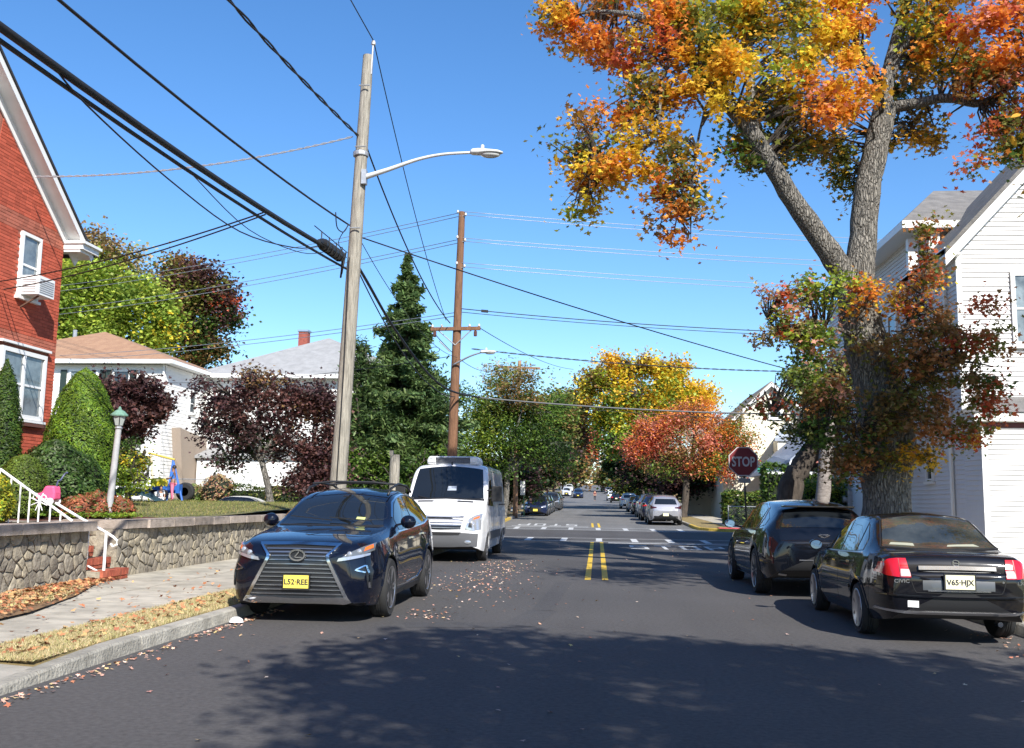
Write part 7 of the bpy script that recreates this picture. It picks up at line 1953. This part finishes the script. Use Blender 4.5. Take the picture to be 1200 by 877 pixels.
# between the poles
cable("steep black wire from the white top pin down to the crossarm of the brown pole", (-4.67, 19.17, 10.93), (-5.4, 34.4, 7.85), .35, .012)
cable("black cable from above the lamp arm down to the crossarm of the brown pole", (-4.82, 19.15, 8.85), (-5.25, 34.4, 7.75), .45, .018)
b_ = MB(); branch(b_, [(-5.0, 19.3, 6.4), at(430, 330, 21.5), at(462, 385, 25), at(500, 436, 29.5), at(528, 458, 33), at(562, 466, 36.2)], [.03, .034, .034, .034, .034, .032], 8)
tag(b_.build("overhead_cable", WIREM, smooth=True, fix=False), "thick sagging cable from the weathered pole down past the brown pole", "cable")
cable("thick grey cable crossing the street low above the intersection", at(560, 466, 36.2), at(1240, 478, 38), .42, .030, mat("grey_cable", (.10, .105, .11), .5))
cable("thin wire just beneath the thick grey street crossing cable", at(560, 468, 36.3), at(1240, 492, 38), .38, .010)
cable("long black wire from the weathered pole down across the street to the leaning tree", (-4.76, 19.2, 6.74), at(935, 436, 29), .10, .014)
cable("slack black wire beside the thick sagging cable between the two poles", (-4.95, 19.2, 6.3), (-5.0, 34.3, 5.1), .7, .014)
cable("thin wire from the weathered pole to the brown pole's lamp", (-4.85, 19.3, 6.75), (-4.95, 34.3, 6.5), .5, .008)
cable("black wire with a small box running right from below the brown pole's insulators", at(541, 362, 34.4), at(1240, 392, 40), .35, .016)
tag(MB().bar(at(564, 364.5, 34.6), at(572, 365.2, 34.6), .07, .09).build("cable_box", BLACKP), "small black box on the wire right of the brown pole", "cable box")
cable("second black wire close beneath the one with the box", at(541, 366, 34.4), at(1240, 399, 40), .30, .012)
cable("twisted cable running right from the brown pole lamp towards the stop sign", at(553, 409, 34.3), at(960, 436, 38), .18, .016, twist=True)
cable("thin wire from the brown pole crossarm into the yellow tree", ca1, at(672, 433, 70), .3, .014)
HV, HL = "thin high wires crossing to the right of the brown pole", "thin high wires crossing to the left of the brown pole"
WG = mat("pale_wire", (.30, .31, .33), .4, metal=.4)
for (u0_, v0_, v1_) in ((541, 248, 268), (545, 252, 274), (541, 279, 296), (545, 283, 302), (541, 308, 326), (545, 313, 332)):
    cable("%s thin pale wire crossing right from the brown pole top" % {248: "topmost", 252: "second from the top", 279: "third from the top", 283: "fourth from the top", 308: "fifth from the top", 313: "lowest"}[v0_], at(u0_, v0_, 34.4), at(1400, v1_ + (v1_ - v0_) * 1.0 + 2, 42), .30, .010, WG, group=HV)
for (v0_, u1_, v1_) in ((250, 0, 340), (254, 0, 347), (281, 0, 366), (285, 0, 373), (366, 0, 412), (370, 0, 418)):
    cable("%s thin pale wire crossing left from the brown pole behind the brick house" % {250: "topmost", 254: "second highest", 281: "third highest", 285: "fourth highest", 366: "fifth highest", 370: "lowest"}[v0_], at(537, v0_, 34.5), at(-60, v1_ + 6, 62), .55, .013, WG, group=HL)
cable("thin wire between the two white houses and the brown pole", at(110, 445, 55), at(527, 418, 34.5), .5, .012)
cable("wire from the crossarm of the brown pole into the large green street tree", ca0, at(588, 430, 64.4), .8, .014)

# ------------------------------------------------------------------ signs
RS = mat("stop_red", (.17, .010, .016), .5)
ss = thing("stop_sign", "octagonal red STOP sign on a dark post at the right corner", "road sign", (5.03, 35.0, .15))
c_ = at(871, 541, 35.0); R_ = .545
b_ = MB(); oc = [(R_ * math.cos(math.radians(22.5 + 45 * k)), R_ * math.sin(math.radians(22.5 + 45 * k))) for k in range(8)]
b_.prism(oc, 0, .006, f=lambda a, b, h: (c_.x + a, 35.0 - h, c_.z + b)); pn = b_.build("sign_panel", RS, ss)
b_ = MB()
for k in range(8):
    a, b = oc[k], oc[(k + 1) % 8]
    V = [(c_.x + s_ * p[0], 34.992, c_.z + s_ * p[1]) for p in (a, b) for s_ in (.985, .93)]
    V2 = [(x, 34.986, z) for x, y, z in V]
    b_.add(V + V2, [(4, 5, 7, 6), (0, 1, 5, 4), (2, 6, 7, 3), (0, 4, 6, 2), (1, 3, 7, 5)])
SGW = mat("sign_white", (.50, .47, .46), .5)
b_.build("border", SGW, pn)
b_ = MB(); 
text("STOP", .47, SGW, pn, Vector((c_.x, 34.985, c_.z - .165)) - wloc(pn), face=-1, bold=.010, xs=.70)
MB().box((c_.x + .03, 34.99, c_.z - .66), (.42, .01, .17)).build("supplementary_plate", mat("grey_plate", (.25, .24, .23), .5), ss)
b_ = MB(); b_.bar((c_.x + .02, 35.03, c_.z + .1), at(876, 640, 35.0) + Vector((0, 0.03, 0)), .06, .05); b_.build("post", BLACKP, ss)
sn = thing("street_name_sign", "small green street name sign on a white post beyond the intersection", "road sign", (8.4, 51.5, .3))
q = at(895, 551, 51.5); MB().box(q, (.62, .02, .2)).build("name_plate", mat("sign_green", (.01, .22, .14), .5), sn); text("ST", .12, SGW, sn, q + Vector((.2, -.013, -.045)) - wloc(sn), face=-1)
MB().tube([at(895.5, 548, 51.5), at(895.5, 600, 51.5)], .035, 8).build("post", WHITE2, sn)
ps = thing("parking_sign", "narrow white sign on a green post beside the far brown pole", "road sign", (-4.95, 63, .4))
MB().box(at(612.5, 572, 63), (.30, .02, .88)).build("sign_panel", mat("sign_back", (.62, .63, .63), .5), ps); MB().tube([at(613.5, 566, 63.1), at(614, 606, 63.1)], .035, 8).build("post", mat("green_post", (.05, .16, .08), .5), ps)

# ------------------------------------------------------------------ garden lamp post
lp = thing("garden_lamp_post", "leaning white garden lamp post with a green topped lantern on the wall top", "lamp post", (-8.62, 17.0, 1.05))
top = at(139, 502, 17.0); bot_ = at(126.5, 607, 17.0)
MB().tube([bot_ - Vector((0, 0, .05)), top], [.062, .052], 14).build("post", mat("post_paint", (.36, .36, .36), .5, var=.1, scale=9), lp, smooth=True, sharp=60)
lc = top
b_ = MB(); b_.lathe([(.055, -.02), (.07, .0), (.05, .03), (.075, .05)], lc, n=12); b_.build("collar", STEEL, lp)
b_ = MB(); b_.lathe([(.075, .05), (.125, .22)], lc, n=6); b_.build("lantern_glass", mat("lantern_glass", (.35, .38, .36), .1, spec=.8), lp)
b_ = MB()
for k in range(6):
    a = 2 * PI * k / 6; b_.tube([lc + Vector((.077 * math.cos(a), .077 * math.sin(a), .05)), lc + Vector((.128 * math.cos(a), .128 * math.sin(a), .22))], .008, 5)
b_.build("lantern_frame", BLACKP, lp)
b_ = MB(); b_.lathe([(.15, .215), (.155, .235), (.08, .31), (.03, .335), (.03, .36), (.012, .38), (0, .40)], lc, n=12); b_.build("lantern_cap", mat("verdigris", (.14, .26, .20), .6, var=.2, scale=20), lp)

# ------------------------------------------------------------------ clipped shrubs
def shrub(name, label, base, prof, n, size, pal, seed, cat="shrub", shape='leaf', noise=.05, squash=1.0):
    """prof: (radius, height) outline of the clipped shape"""
    root = thing(name, label, cat, base)
    base = Vector(base)
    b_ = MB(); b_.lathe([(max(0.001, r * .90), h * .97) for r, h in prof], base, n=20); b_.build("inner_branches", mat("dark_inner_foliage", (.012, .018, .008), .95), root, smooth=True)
    r = np.random.default_rng(seed)
    hs = np.array([p[1] for p in prof]); rs_ = np.array([p[0] for p in prof])
    t = np.linspace(0, 1, 200); hh = np.interp(t, np.linspace(0, 1, len(prof)), hs); rd = np.interp(t, np.linspace(0, 1, len(prof)), rs_)
    w = rd + .03; w /= w.sum()
    i = r.choice(200, n, p=w); ii = np.clip(i + r.uniform(-1, 1, n), 0, 199)
    h = np.interp(ii, np.arange(200), hh); R = np.interp(ii, np.arange(200), rd)
    a = r.uniform(0, 2 * PI, n)
    lump = 1 + noise * (np.sin(a * 5 + h * 7 + seed) * .5 + np.sin(a * 9 - h * 11) * .5)
    R2 = R * lump + r.normal(size=n) * size * .5
    P = np.stack([base.x + np.cos(a) * R2, base.y + np.sin(a) * R2 * squash, base.z + h + r.normal(size=n) * size * .4], 1)
    N_ = np.stack([np.cos(a), np.sin(a), np.full(n, .55)], 1)
    sel = r.uniform(size=n)
    g_ = .5 + .5 * np.sin(a * 4 + h * 6 + seed)
    c = pick(pal, n, r, .3) * (.8 + .4 * g_[:, None])
    leaf_mesh("foliage", P, size, c, root, N0=N_, shape=shape, seed=seed, kind="stuff")
    return root
q = at(91, 575, 19.0)
shrub("clipped_conifer", "tall bright green clipped conifer shaped like a pointed egg by the brick house", (q.x, 19.0, 1.08), [(.1, 0), (.55, .15), (.68, .6), (.70, 1.1), (.65, 1.6), (.54, 2.1), (.38, 2.5), (.21, 2.78), (.0, 2.94)], 30000, .030, [(.16, .26, .02), (.11, .20, .02), (.20, .30, .03), (.06, .12, .015)], 130, shape='needle', noise=.05)
q = at(2, 580, 17.6)
shrub("clipped_conifer", "dark column conifer cut by the left edge in front of the brick window", (q.x - .1, 17.6, 1.05), [(.1, 0), (.32, .2), (.36, 1.0), (.32, 1.8), (.18, 2.5), (0, 2.95)], 14000, .03, [(.05, .10, .015), (.03, .07, .012), (.09, .15, .02)], 131, shape='needle')
q = at(60, 590, 17.6)
shrub("broadleaf_shrub", "rounded dark glossy shrub at the foot of the clipped conifer", (q.x, 17.6, 1.05), [(.2, 0), (.58, .15), (.70, .5), (.62, .9), (.42, 1.2), (.2, 1.38), (0, 1.42)], 9000, .036, [(.04, .085, .015), (.07, .13, .025), (.12, .17, .06), (.03, .06, .012)], 132, noise=.12)
q = at(84, 590, 17.9)
shrub("broadleaf_shrub", "glossy green shrub right of the dark one, under the clipped conifer", (q.x, 17.9, 1.05), [(.2, 0), (.48, .15), (.56, .5), (.48, .9), (.30, 1.15), (0, 1.25)], 6500, .036, [(.04, .085, .015), (.08, .14, .025), (.05, .10, .02)], 133, noise=.12)
q = at(24, 600, 16.6)
shrub("clipped_shrub", "small smooth olive green clipped ball between the yellow shrub and the brick house", (q.x, 16.6, 1.05), [(.2, 0), (.38, .15), (.42, .55), (.35, .85), (.2, 1.05), (0, 1.12)], 8000, .022, [(.14, .20, .03), (.10, .15, .02)], 134, noise=.03)
q = at(14, 605, 14.6)
shrub("variegated_shrub", "round yellow and green variegated shrub beside the white garden railing", (q.x, 13.9, 1.05), [(.15, 0), (.30, .08), (.37, .30), (.34, .52), (.22, .68), (0, .75)], 5200, .030, [(.62, .56, .06), (.45, .48, .05), (.14, .24, .03), (.55, .52, .05)], 135, noise=.10)
q = at(97, 605, 17.0)
for k, (u_, y_, R_, h_) in enumerate(((92, 16.8, .34, .42), (114, 17.1, .36, .50), (140, 17.3, .24, .40))):
    q = at(u_, 600, y_)
    shrub("rusty_shrub", ("low rusty red hydrangea-like shrub, nearest the railing", "taller rusty red shrub left of the garden lamp post", "small rusty red shrub right behind the garden lamp post")[k], (q.x, y_, 1.05), [(.1, 0), (R_ * .9, .1), (R_, h_ * .5), (R_ * .7, h_ * .85), (0, h_)], 2600, .034, [(.36, .10, .05), (.24, .09, .04), (.42, .16, .08), (.12, .14, .03)], 136 + k, noise=.16)
pl = MB()
r_ = np.random.default_rng(9)
P = np.stack([r_.uniform(-9.6, -8.0, 900), r_.uniform(16.2, 17.2, 900), np.full(900, 1.12)], 1); P[:, 2] += r_.uniform(0, .07, 900)
tag(leaf_mesh("ground_cover", P, .035, pick([(.20, .32, .03), (.30, .36, .04), (.10, .2, .02)], 900, r_), None, shape='leaf', seed=9), kind="stuff")
for k, (u_, y_, lab, pal) in enumerate(((255, 51.5, "wispy reddish shrub against the white porch wall", [(.30, .12, .08), TAN, BRN]), (325, 52.0, "tan tuft shrub left of the navy crossover's roof rail", [TAN, OLV, BRN]), (226, 51.6, "small green shrub by the chain link gate", [G_LT, G_MD, TAN]))):
    q = at(u_, 583, y_); q.z = 1.0
    shrub("wispy_shrub", lab, q, [(.1, 0), (.7, .4), (.9, 1.0), (.5, 1.5), (0, 1.7)] if k == 0 else [(.1, 0), (.6, .3), (.7, .7), (.4, 1.0), (0, 1.1)], 1500, .07, pal, 140 + k, noise=.3)

# ------------------------------------------------------------------ ground litter
r_ = np.random.default_rng(12)
def zg(P):
    return np.array([rz(y) for y in P[:, 1]])
L = []
def scat(n, fx, fy): 
    p = np.zeros((n, 3)); p[:, 0] = fx(n); p[:, 1] = fy(n); return p
L.append(scat(430, lambda n: -2.3 + r_.normal(size=n) * .42, lambda n: r_.uniform(16.5, 25.5, n)))
L.append(scat(190, lambda n: -1.9 + r_.normal(size=n) * .5, lambda n: r_.uniform(13.5, 24, n)))
L.append(scat(330, lambda n: -4.32 + np.abs(r_.normal(size=n)) * .10, lambda n: r_.uniform(5.5, 13.2, n)))
L.append(scat(220, lambda n: r_.uniform(-4.2, 4.8, n), lambda n: r_.uniform(5, 34, n)))
L.append(scat(160, lambda n: 4.7 + r_.normal(size=n) * .25, lambda n: r_.uniform(8, 13, n)))
L.append(scat(60, lambda n: -2.2 + r_.normal(size=n) * .2, lambda n: r_.uniform(12.6, 13.6, n)))
P = np.concatenate(L); P = P[(P[:, 0] > -4.38) & (P[:, 0] < 4.97)]; P[:, 2] = zg(P) + .012
pal = [(.52, .30, .22), (.46, .25, .18), (.62, .42, .32), (.66, .50, .40), (.36, .15, .08), (.55, .40, .20)]
N_ = np.tile(np.array([[0, 0, 1.4]]), (len(P), 1))
tag(leaf_mesh("fallen_leaves", P, .028, pick(pal, len(P), r_), None, N0=N_, shape='maple', seed=13, m_=LEAFD), kind="stuff")
def inwedge(n):
    y = r_.uniform(8, 15.2, n); x = r_.uniform(0, 1, n) ** 1.3
    edge = np.interp(y, [8, 10.8, 12.6, 14.3, 15.2], [-6.1, -6.3, -6.75, -7.3, -7.5]) + r_.normal(size=n) * .08
    p = np.zeros((n, 3)); p[:, 0] = -7.58 + (edge + 7.58) * x; p[:, 1] = y; p[:, 2] = .225 + r_.uniform(0, .03, n); return p
P = np.concatenate([inwedge(2500), scat(280, lambda n: r_.uniform(-5.4, -4.7, n), lambda n: r_.uniform(8.2, 14, n)) + [[0, 0, .16]], scat(170, lambda n: r_.uniform(-7.5, -5.4, n), lambda n: r_.uniform(8, 24, n)) + [[0, 0, .185]],
                    scat(1800, lambda n: r_.uniform(8.4, 13, n), lambda n: r_.uniform(50.8, 61, n)) + [[0, 0, .52]]])
pal2 = [(.42, .17, .08), (.34, .13, .06), (.48, .26, .12), (.26, .10, .05), (.52, .32, .14)]
N_ = np.tile(np.array([[0, 0, 1.0]]), (len(P), 1))
tag(leaf_mesh("leaf_litter", P, .040, pick(pal2, len(P), r_), None, N0=N_, shape='maple', seed=14, m_=LEAFD), kind="stuff")
# dry grass blades on the verge and lawn edge
def blades(name, P, h, pal, seed):
    r = np.random.default_rng(seed); n = len(P)
    a = r.uniform(0, 2 * PI, n); w = .005; hh = h * r.uniform(.5, 1.3, n)
    dx, dy = np.cos(a) * w, np.sin(a) * w
    lean = r.normal(size=(n, 2)) * h * .55
    V = np.zeros((n, 3, 3)); V[:, 0] = P; V[:, 1] = P; V[:, 2] = P
    V[:, 0, 0] -= dx; V[:, 0, 1] -= dy; V[:, 1, 0] += dx; V[:, 1, 1] += dy; V[:, 2, :2] += lean; V[:, 2, 2] += hh
    me = bpy.data.meshes.new(name); me.vertices.add(n * 3); me.vertices.foreach_set("co", V.astype(np.float32).ravel())
    me.loops.add(n * 3); me.loops.foreach_set("vertex_index", np.arange(n * 3, dtype=np.int32)); me.polygons.add(n); me.polygons.foreach_set("loop_start", np.arange(0, n * 3, 3, dtype=np.int32)); me.update(calc_edges=True)
    me.materials.append(LEAFD)
    at_ = me.attributes.new("own_colour", 'FLOAT_COLOR', 'POINT'); c = np.repeat(np.concatenate([pick(pal, n, r), np.ones((n, 1))], 1), 3, axis=0).astype(np.float32); at_.data.foreach_set("color", c.ravel())
    o = bpy.data.objects.new(name, me); COL.objects.link(o); return tag(o, kind="stuff")
STR = [(.44, .35, .18), (.40, .32, .16), (.52, .43, .25), (.27, .26, .10)]
P = scat(46000, lambda n: r_.uniform(-5.39, -4.62, n), lambda n: 8.02 + r_.uniform(0, 1, n) ** 1.5 * 12); P[:, 2] = .13
blades("dry_grass", P, .035, STR, 20)
P = scat(9000, lambda n: r_.uniform(-7.55, -6.6, n), lambda n: r_.uniform(8, 14, n)); P = P[P[:, 0] < np.interp(P[:, 1], [8, 10.8, 12.6, 14.3], [-6.2, -6.4, -6.8, -7.4])]; P[:, 2] = .21
blades("dry_grass", P, .045, STR, 21)
P = scat(60000, lambda n: r_.uniform(-22, -8.1, n), lambda n: r_.uniform(17.5, 37, n)); P[:, 2] = [gz(x, y) for x, y in P[:, :2]]
P = P[(P[:, 0] < -9.0) | (P[:, 1] > 18.5)]
blades("lawn_grass", P, .05, [(.13, .16, .04), (.10, .13, .03), (.22, .21, .07), (.30, .24, .10)], 22)

# ------------------------------------------------------------------ toys in the garden
BLU = mat("toy_blue", (.03, .12, .42), .4); YLW = mat("toy_yellow", (.75, .60, .02), .4); PNK = mat("toy_pink", (.75, .10, .22), .4); TEAL = mat("dark_cover", (.02, .05, .06), .6, var=.3)
tc_ = thing("toy_push_car", "pink toy push car with a long curved blue grey handle among the shrubs", "toy", tuple(at(58, 584, 16.2)))
o_ = at(60, 578, 16.2)
b_ = MB(); 
b_.prism([(-.30, -.16), (-.30, .02), (-.16, .06), (-.08, .22), (.16, .22), (.19, .05), (.19, -.13)], -.16, .16, f=lambda a, b, h: (o_.x + a, o_.y + h, o_.z + b)); bo_ = b_.build("body", PNK, tc_)
bm_ = bo_.modifiers.new("bevel", 'BEVEL'); bm_.width = .05; bm_.segments = 3
for (dx_, dy_) in ((-.2, -.17), (.09, -.17), (-.2, .17), (.09, .17)):
    MB().lathe([(.02, -.03), (.075, -.03), (.09, -.015), (.09, .015), (.075, .03), (.02, .03)], (o_.x + dx_, o_.y + dy_, o_.z - .17), 'y', 14).build("wheel", BLACKP if dx_ < 0 else WHITE2, tc_)
b_ = MB(); branch(b_, [o_ + Vector((.13, 0, .18)), o_ + Vector((.17, 0, .34)), at(77, 553, 16.3), at(84, 543, 16.4), at(89, 540, 16.4)], [.022, .022, .022, .022, .026], 8); b_.build("push_handle", mat("handle_blue_grey", (.07, .08, .16), .4), tc_, smooth=True)
tc_.scale = (.68, .68, .68)
YS = 31.0
def gz2(u): q = at(u, 570, YS); return gz(q.x, YS)
sw = thing("swing_set", "blue legged child's swing set with a yellow top bar on the lawn", "swing set", tuple(at(190, 586, YS)))
gzs = gz(-13.6, YS)
def lg(u0_, v0_, u1_, y1): 
    a = at(u0_, v0_, YS); b = at(u1_, 580, y1); b.z = gz(b.x, y1); return [a, b]
for (a_, b_p, m_) in (((203, 540), (214, 30.6), BLU), ((203, 540), (195.5, 30.4), BLU), ((177, 534), (166, 31.6), STEEL), ((177, 534), (181, 30.8), mat("toy_cream", (.65, .50, .30), .5))):
    pp = lg(a_[0], a_[1], b_p[0], b_p[1]); MB().tube(pp, .035, 8).build("leg", m_, sw)
MB().tube([at(174, 531, YS), at(205, 539, YS)], .035, 8).build("top_bar", mat("toy_mustard", (.55, .42, .08), .5), sw)
MB().box(at(202, 573, YS - .3), (.55, .25, .28)).build("seat_panel", BLU, sw)
for u_ in (186, 192): MB().tube([at(u_, 535.5, YS), at(u_, 560, YS)], .008, 5).build("swing_rope", STEEL, sw)
rc = thing("ride_on_toy", "yellow and blue ride-on toy beside the swing set", "toy", tuple(at(187, 585, 30.2)))
q = at(187, 567, 30.2)
b_ = MB(); b_.prism([(-.20, -.14), (-.22, .16), (.10, .18), (.20, .08), (.20, -.14)], -.2, .2, f=lambda a, b, h: (q.x + a, q.y + h, q.z + b)); o2_ = b_.build("yellow_shell", YLW, rc); bm_ = o2_.modifiers.new("bevel", 'BEVEL'); bm_.width = .04; bm_.segments = 2
b_ = MB(); b_.prism([(-.34, -.20), (-.30, -.08), (.36, -.08), (.36, -.20)], -.24, .24, f=lambda a, b, h: (q.x + a, q.y + h, q.z + b)); b_.build("blue_base", BLU, rc)
b_ = MB(); b_.prism([(-.75, -.40), (-.35, -.16), (-.1, -.14), (-.1, -.24)], -.12, .12, f=lambda a, b, h: (q.x + a, q.y + h, q.z + b)); b_.build("black_slide", BLACKP, rc)
for dx_ in (-.22, .25): MB().lathe([(.03, -.04), (.12, -.04), (.14, 0), (.12, .04), (.03, .04)], (q.x + dx_, q.y - .22, q.z - .30), 'y', 14).build("wheel", BLACKP, rc)
ty = thing("toy_tyre", "black tyre leaning behind the blue swing leg", "tyre", tuple(at(218, 584, YS)))  # a loose tyre standing on the lawn
q = at(217, 579, 31.3); b_ = MB(); b_.lathe([(.14, -.09), (.26, -.10), (.30, -.05), (.30, .05), (.26, .10), (.14, .09), (.12, 0), (.14, -.09)], (q.x, q.y, gz(q.x, 31.3) + .30), 'y', 20); b_.build("tyre", RUBBER, ty)
cv = thing("covered_heap", "dark blue green tarpaulin heap behind the garden lamp post", "tarpaulin", tuple(at(150, 583, 29)))
b_ = MB(); q = at(152, 580, 29); 
V = []
rs = random.Random(3)
for i in range(9):
    for j in range(5):
        x = -1.0 + i * .25; y = -.4 + j * .2; hh = max(0, .42 * (1 - (x / 1.05) ** 2) * (1 - (y / .5) ** 4)) * rs.uniform(.75, 1.15)
        V.append((q.x + x, q.y + y, gz(q.x, q.y) + hh))
b_.add(V, [(j + i * 5, j + 1 + i * 5, j + 6 + i * 5, j + 5 + i * 5) for i in range(8) for j in range(4)]); b_.build("tarpaulin", TEAL, cv, smooth=True)
bx = thing("storage_box", "white lidded storage box behind the lamp post by the tarpaulin", "box", tuple(at(122, 580, 27)))
q = at(122, 573, 27); MB().box(q, (.45, .4, .5)).build("box", WHITE2, bx); MB().box(q + Vector((0, 0, .27)), (.49, .44, .05)).build("lid", mat("lid_grey", (.2, .22, .26), .5), bx)

# ------------------------------------------------------------------ people
def skin_obj(name, joints, edges, m_, parent, root=0, sub=2):
    me = bpy.data.meshes.new(name)
    o0 = wloc(parent)
    me.from_pydata([Vector(j[0]) - o0 for j in joints], edges, [])
    o = bpy.data.objects.new(name, me); COL.objects.link(o)
    o.modifiers.new("skin", 'SKIN'); 
    if not me.skin_vertices: pass
    bm = bmesh.new(); bm.from_mesh(me); lay = bm.verts.layers.skin.verify(); bm.verts.ensure_lookup_table()
    for i, j in enumerate(joints): bm.verts[i][lay].radius = (j[1], j[1] * (j[2] if len(j) > 2 else 1)); bm.verts[i][lay].use_root = (i == root)
    bm.to_mesh(me); bm.free()
    s_ = o.modifiers.new("sub", 'SUBSURF'); s_.levels = sub; s_.render_levels = sub
    dg = bpy.context.evaluated_depsgraph_get(); dg.update()
    m2 = bpy.data.meshes.new_from_object(o.evaluated_get(dg)); bpy.data.objects.remove(o)
    m2.materials.clear(); m2.materials.append(m_); m2.polygons.foreach_set("use_smooth", [True] * len(m2.polygons))
    o = bpy.data.objects.new(name, m2); COL.objects.link(o); o.parent = parent
    return o
SKN = mat("skin", (.42, .22, .14), .55); SKD = mat("skin_brown", (.22, .11, .07), .55); HAIR = mat("dark_hair", (.015, .010, .008), .6)
def person(label, base, H, yaw, pose, cols, sk=SKN, group=None):
    root = thing("person", label, "person", base)
    B = Vector(base); c_, s_ = math.cos(yaw), math.sin(yaw)
    def P(x, y, z): return B + Vector((x * c_ - y * s_, x * s_ + y * c_, z)) * H
    hf = .045 * pose.get('stride', 0)
    sit = pose.get('sit', False)
    hz = .53 if not sit else .10
    J = [(P(0, 0, hz), .075, .7), (P(0, 0, hz + .12), .068, .7), (P(0, 0, hz + .25), .085, .6), (P(0, 0, hz + .315), .035), (P(0, .008, hz + .39), .055, 1.15), (P(0, .005, hz + .45), .045)]
    a = pose.get('arms', ((.11, 0, .34), (.115, .06, .22)))
    J = [(j[0], j[1] * H, *( [j[2]] if len(j) > 2 else [])) for j in J]
    E_ = [(0, 1), (1, 2), (2, 3), (3, 4), (4, 5)]
    def add(p, r_, par): J.append((p, r_ * H)); E_.append((par, len(J) - 1)); return len(J) - 1
    hands, arms_i, legs_i = [], [], []
    for sg in (1, -1):
        i = add(P(sg * .105, 0, hz + .275), .030, 2)
        ex, ey = pose.get('elbow', {}).get(sg, (.02, .12)); i2 = add(P(sg * .135, ex, hz + .275 - .16), .022, i)
        wx = pose.get('wrist', {}).get(sg, (.12, .05, -.02)); i3 = add(P(sg * wx[0], wx[1], hz + .0 + wx[2] + .02), .015, i2)
        i4 = add(P(sg * wx[0], wx[1] + .015, hz + wx[2] - .03), .018, i3); arms_i.append((i, i2, i3)); hands.append(i4)
        if not sit:
            k1 = add(P(sg * .05, 0, hz - .05), .055, 0); k2 = add(P(sg * .052, sg * hf + .015, .285), .036, k1); k3 = add(P(sg * .052, sg * hf * 2, .05), .022, k2); k4 = add(P(sg * .055, sg * hf * 2 + .07, .018), .018, k3)
        else:
            k1 = add(P(sg * .06, .03, hz), .055, 0); k2 = add(P(sg * .08, .22, hz + .02), .038, k1); k3 = add(P(sg * .06, .40, .04), .024, k2); k4 = add(P(sg * .06, .44, .05), .02, k3)
        legs_i.append((k1, k2, k3))
    body = skin_obj("body", J, E_, sk, root)
    g_ = lambda i, s: (J[i][0], J[i][1] * s, *(J[i][2:] if len(J[i]) > 2 else []))
    top_ = [g_(0, 1.08), g_(1, 1.12), g_(2, 1.10)]; te = [(0, 1), (1, 2)]
    for (i, i2, i3) in arms_i:
        top_.append(g_(i, 1.25)); top_.append((J[i][0].lerp(J[i2][0], .8), J[i2][1] * 1.3)); n_ = len(top_); te += [(2, n_ - 2), (n_ - 2, n_ - 1)]
    skin_obj("shirt", top_, te, cols[0], root)
    tr_ = [g_(0, 1.12)]; te = []
    for (k1, k2, k3) in legs_i:
        tr_ += [g_(k1, 1.12), g_(k2, 1.15), g_(k3, 1.2)]; n_ = len(tr_); te += [(0, n_ - 3), (n_ - 3, n_ - 2), (n_ - 2, n_ - 1)]
    skin_obj("trousers", tr_, te, cols[1], root)
    hd = P(0, -.004, hz + .425); b_ = MB(); R_ = .062 * H
    V = [(math.cos(a) * math.sin(t), math.sin(a) * math.sin(t), math.cos(t)) for t in [PI * .62 * i / 6 for i in range(7)] for a in [2 * PI * k / 12 for k in range(12)]]
    b_.add([hd + Vector((x * R_, y * R_, z * R_ * 1.15)) + Vector((s_, -c_, 0)) * R_ * .15 for x, y, z in V], [(i * 12 + k, i * 12 + (k + 1) % 12, (i + 1) * 12 + (k + 1) % 12, (i + 1) * 12 + k) for i in range(6) for k in range(12)])
    b_.build("hair", HAIR, root, smooth=True)
    return root
q = at(201.5, 586, 30.2); q.z = gz(q.x, 30.2)
person("child in a blue top and pink trousers standing by the swing set", tuple(q), 1.10, PI / 2 + .2, {'stride': .3, 'elbow': {1: (.05, .1), -1: (.05, .1)}, 'wrist': {1: (.09, .16, .10), -1: (.09, .16, .10)}}, (mat("cloth_blue", (.03, .14, .45), .8), mat("cloth_pink", (.70, .18, .28), .8)), SKD)
q = at(188, 586, 29.9); q.z = gz(q.x, 29.9)
person("small child in white sitting on the grass by the ride-on toy", tuple(q), .85, PI + .5, {'sit': True}, (mat("cloth_white", (.70, .70, .72), .8), MATS["cloth_white"]), SKN)
q = at(697, 588, 165); q.z = rz(165)
person("distant person in a dark red top walking in the middle of the road", tuple(q), 1.75, PI, {'stride': 1}, (mat("cloth_dark_red", (.16, .03, .03), .8), mat("cloth_dark", (.03, .03, .04), .8)), SKN)
# small white litter by the kerb
lt2 = MB(); V = [(-4.28 + math.cos(a) * r0_, 11.75 + math.sin(a) * r0_ * .8, .02 + hh) for (r0_, hh) in ((.09, 0), (.07, .04), (.03, .06)) for a in [i * PI / 4 + hh * 9 for i in range(8)]]
lt2.add(V, [(i * 8 + k, i * 8 + (k + 1) % 8, (i + 1) * 8 + (k + 1) % 8, (i + 1) * 8 + k) for i in range(2) for k in range(8)] + [tuple(range(16, 24))]); tag(lt2.build("crumpled_paper", WHITE2), "crumpled white paper in the gutter by the kerb in front of the navy crossover", "litter")
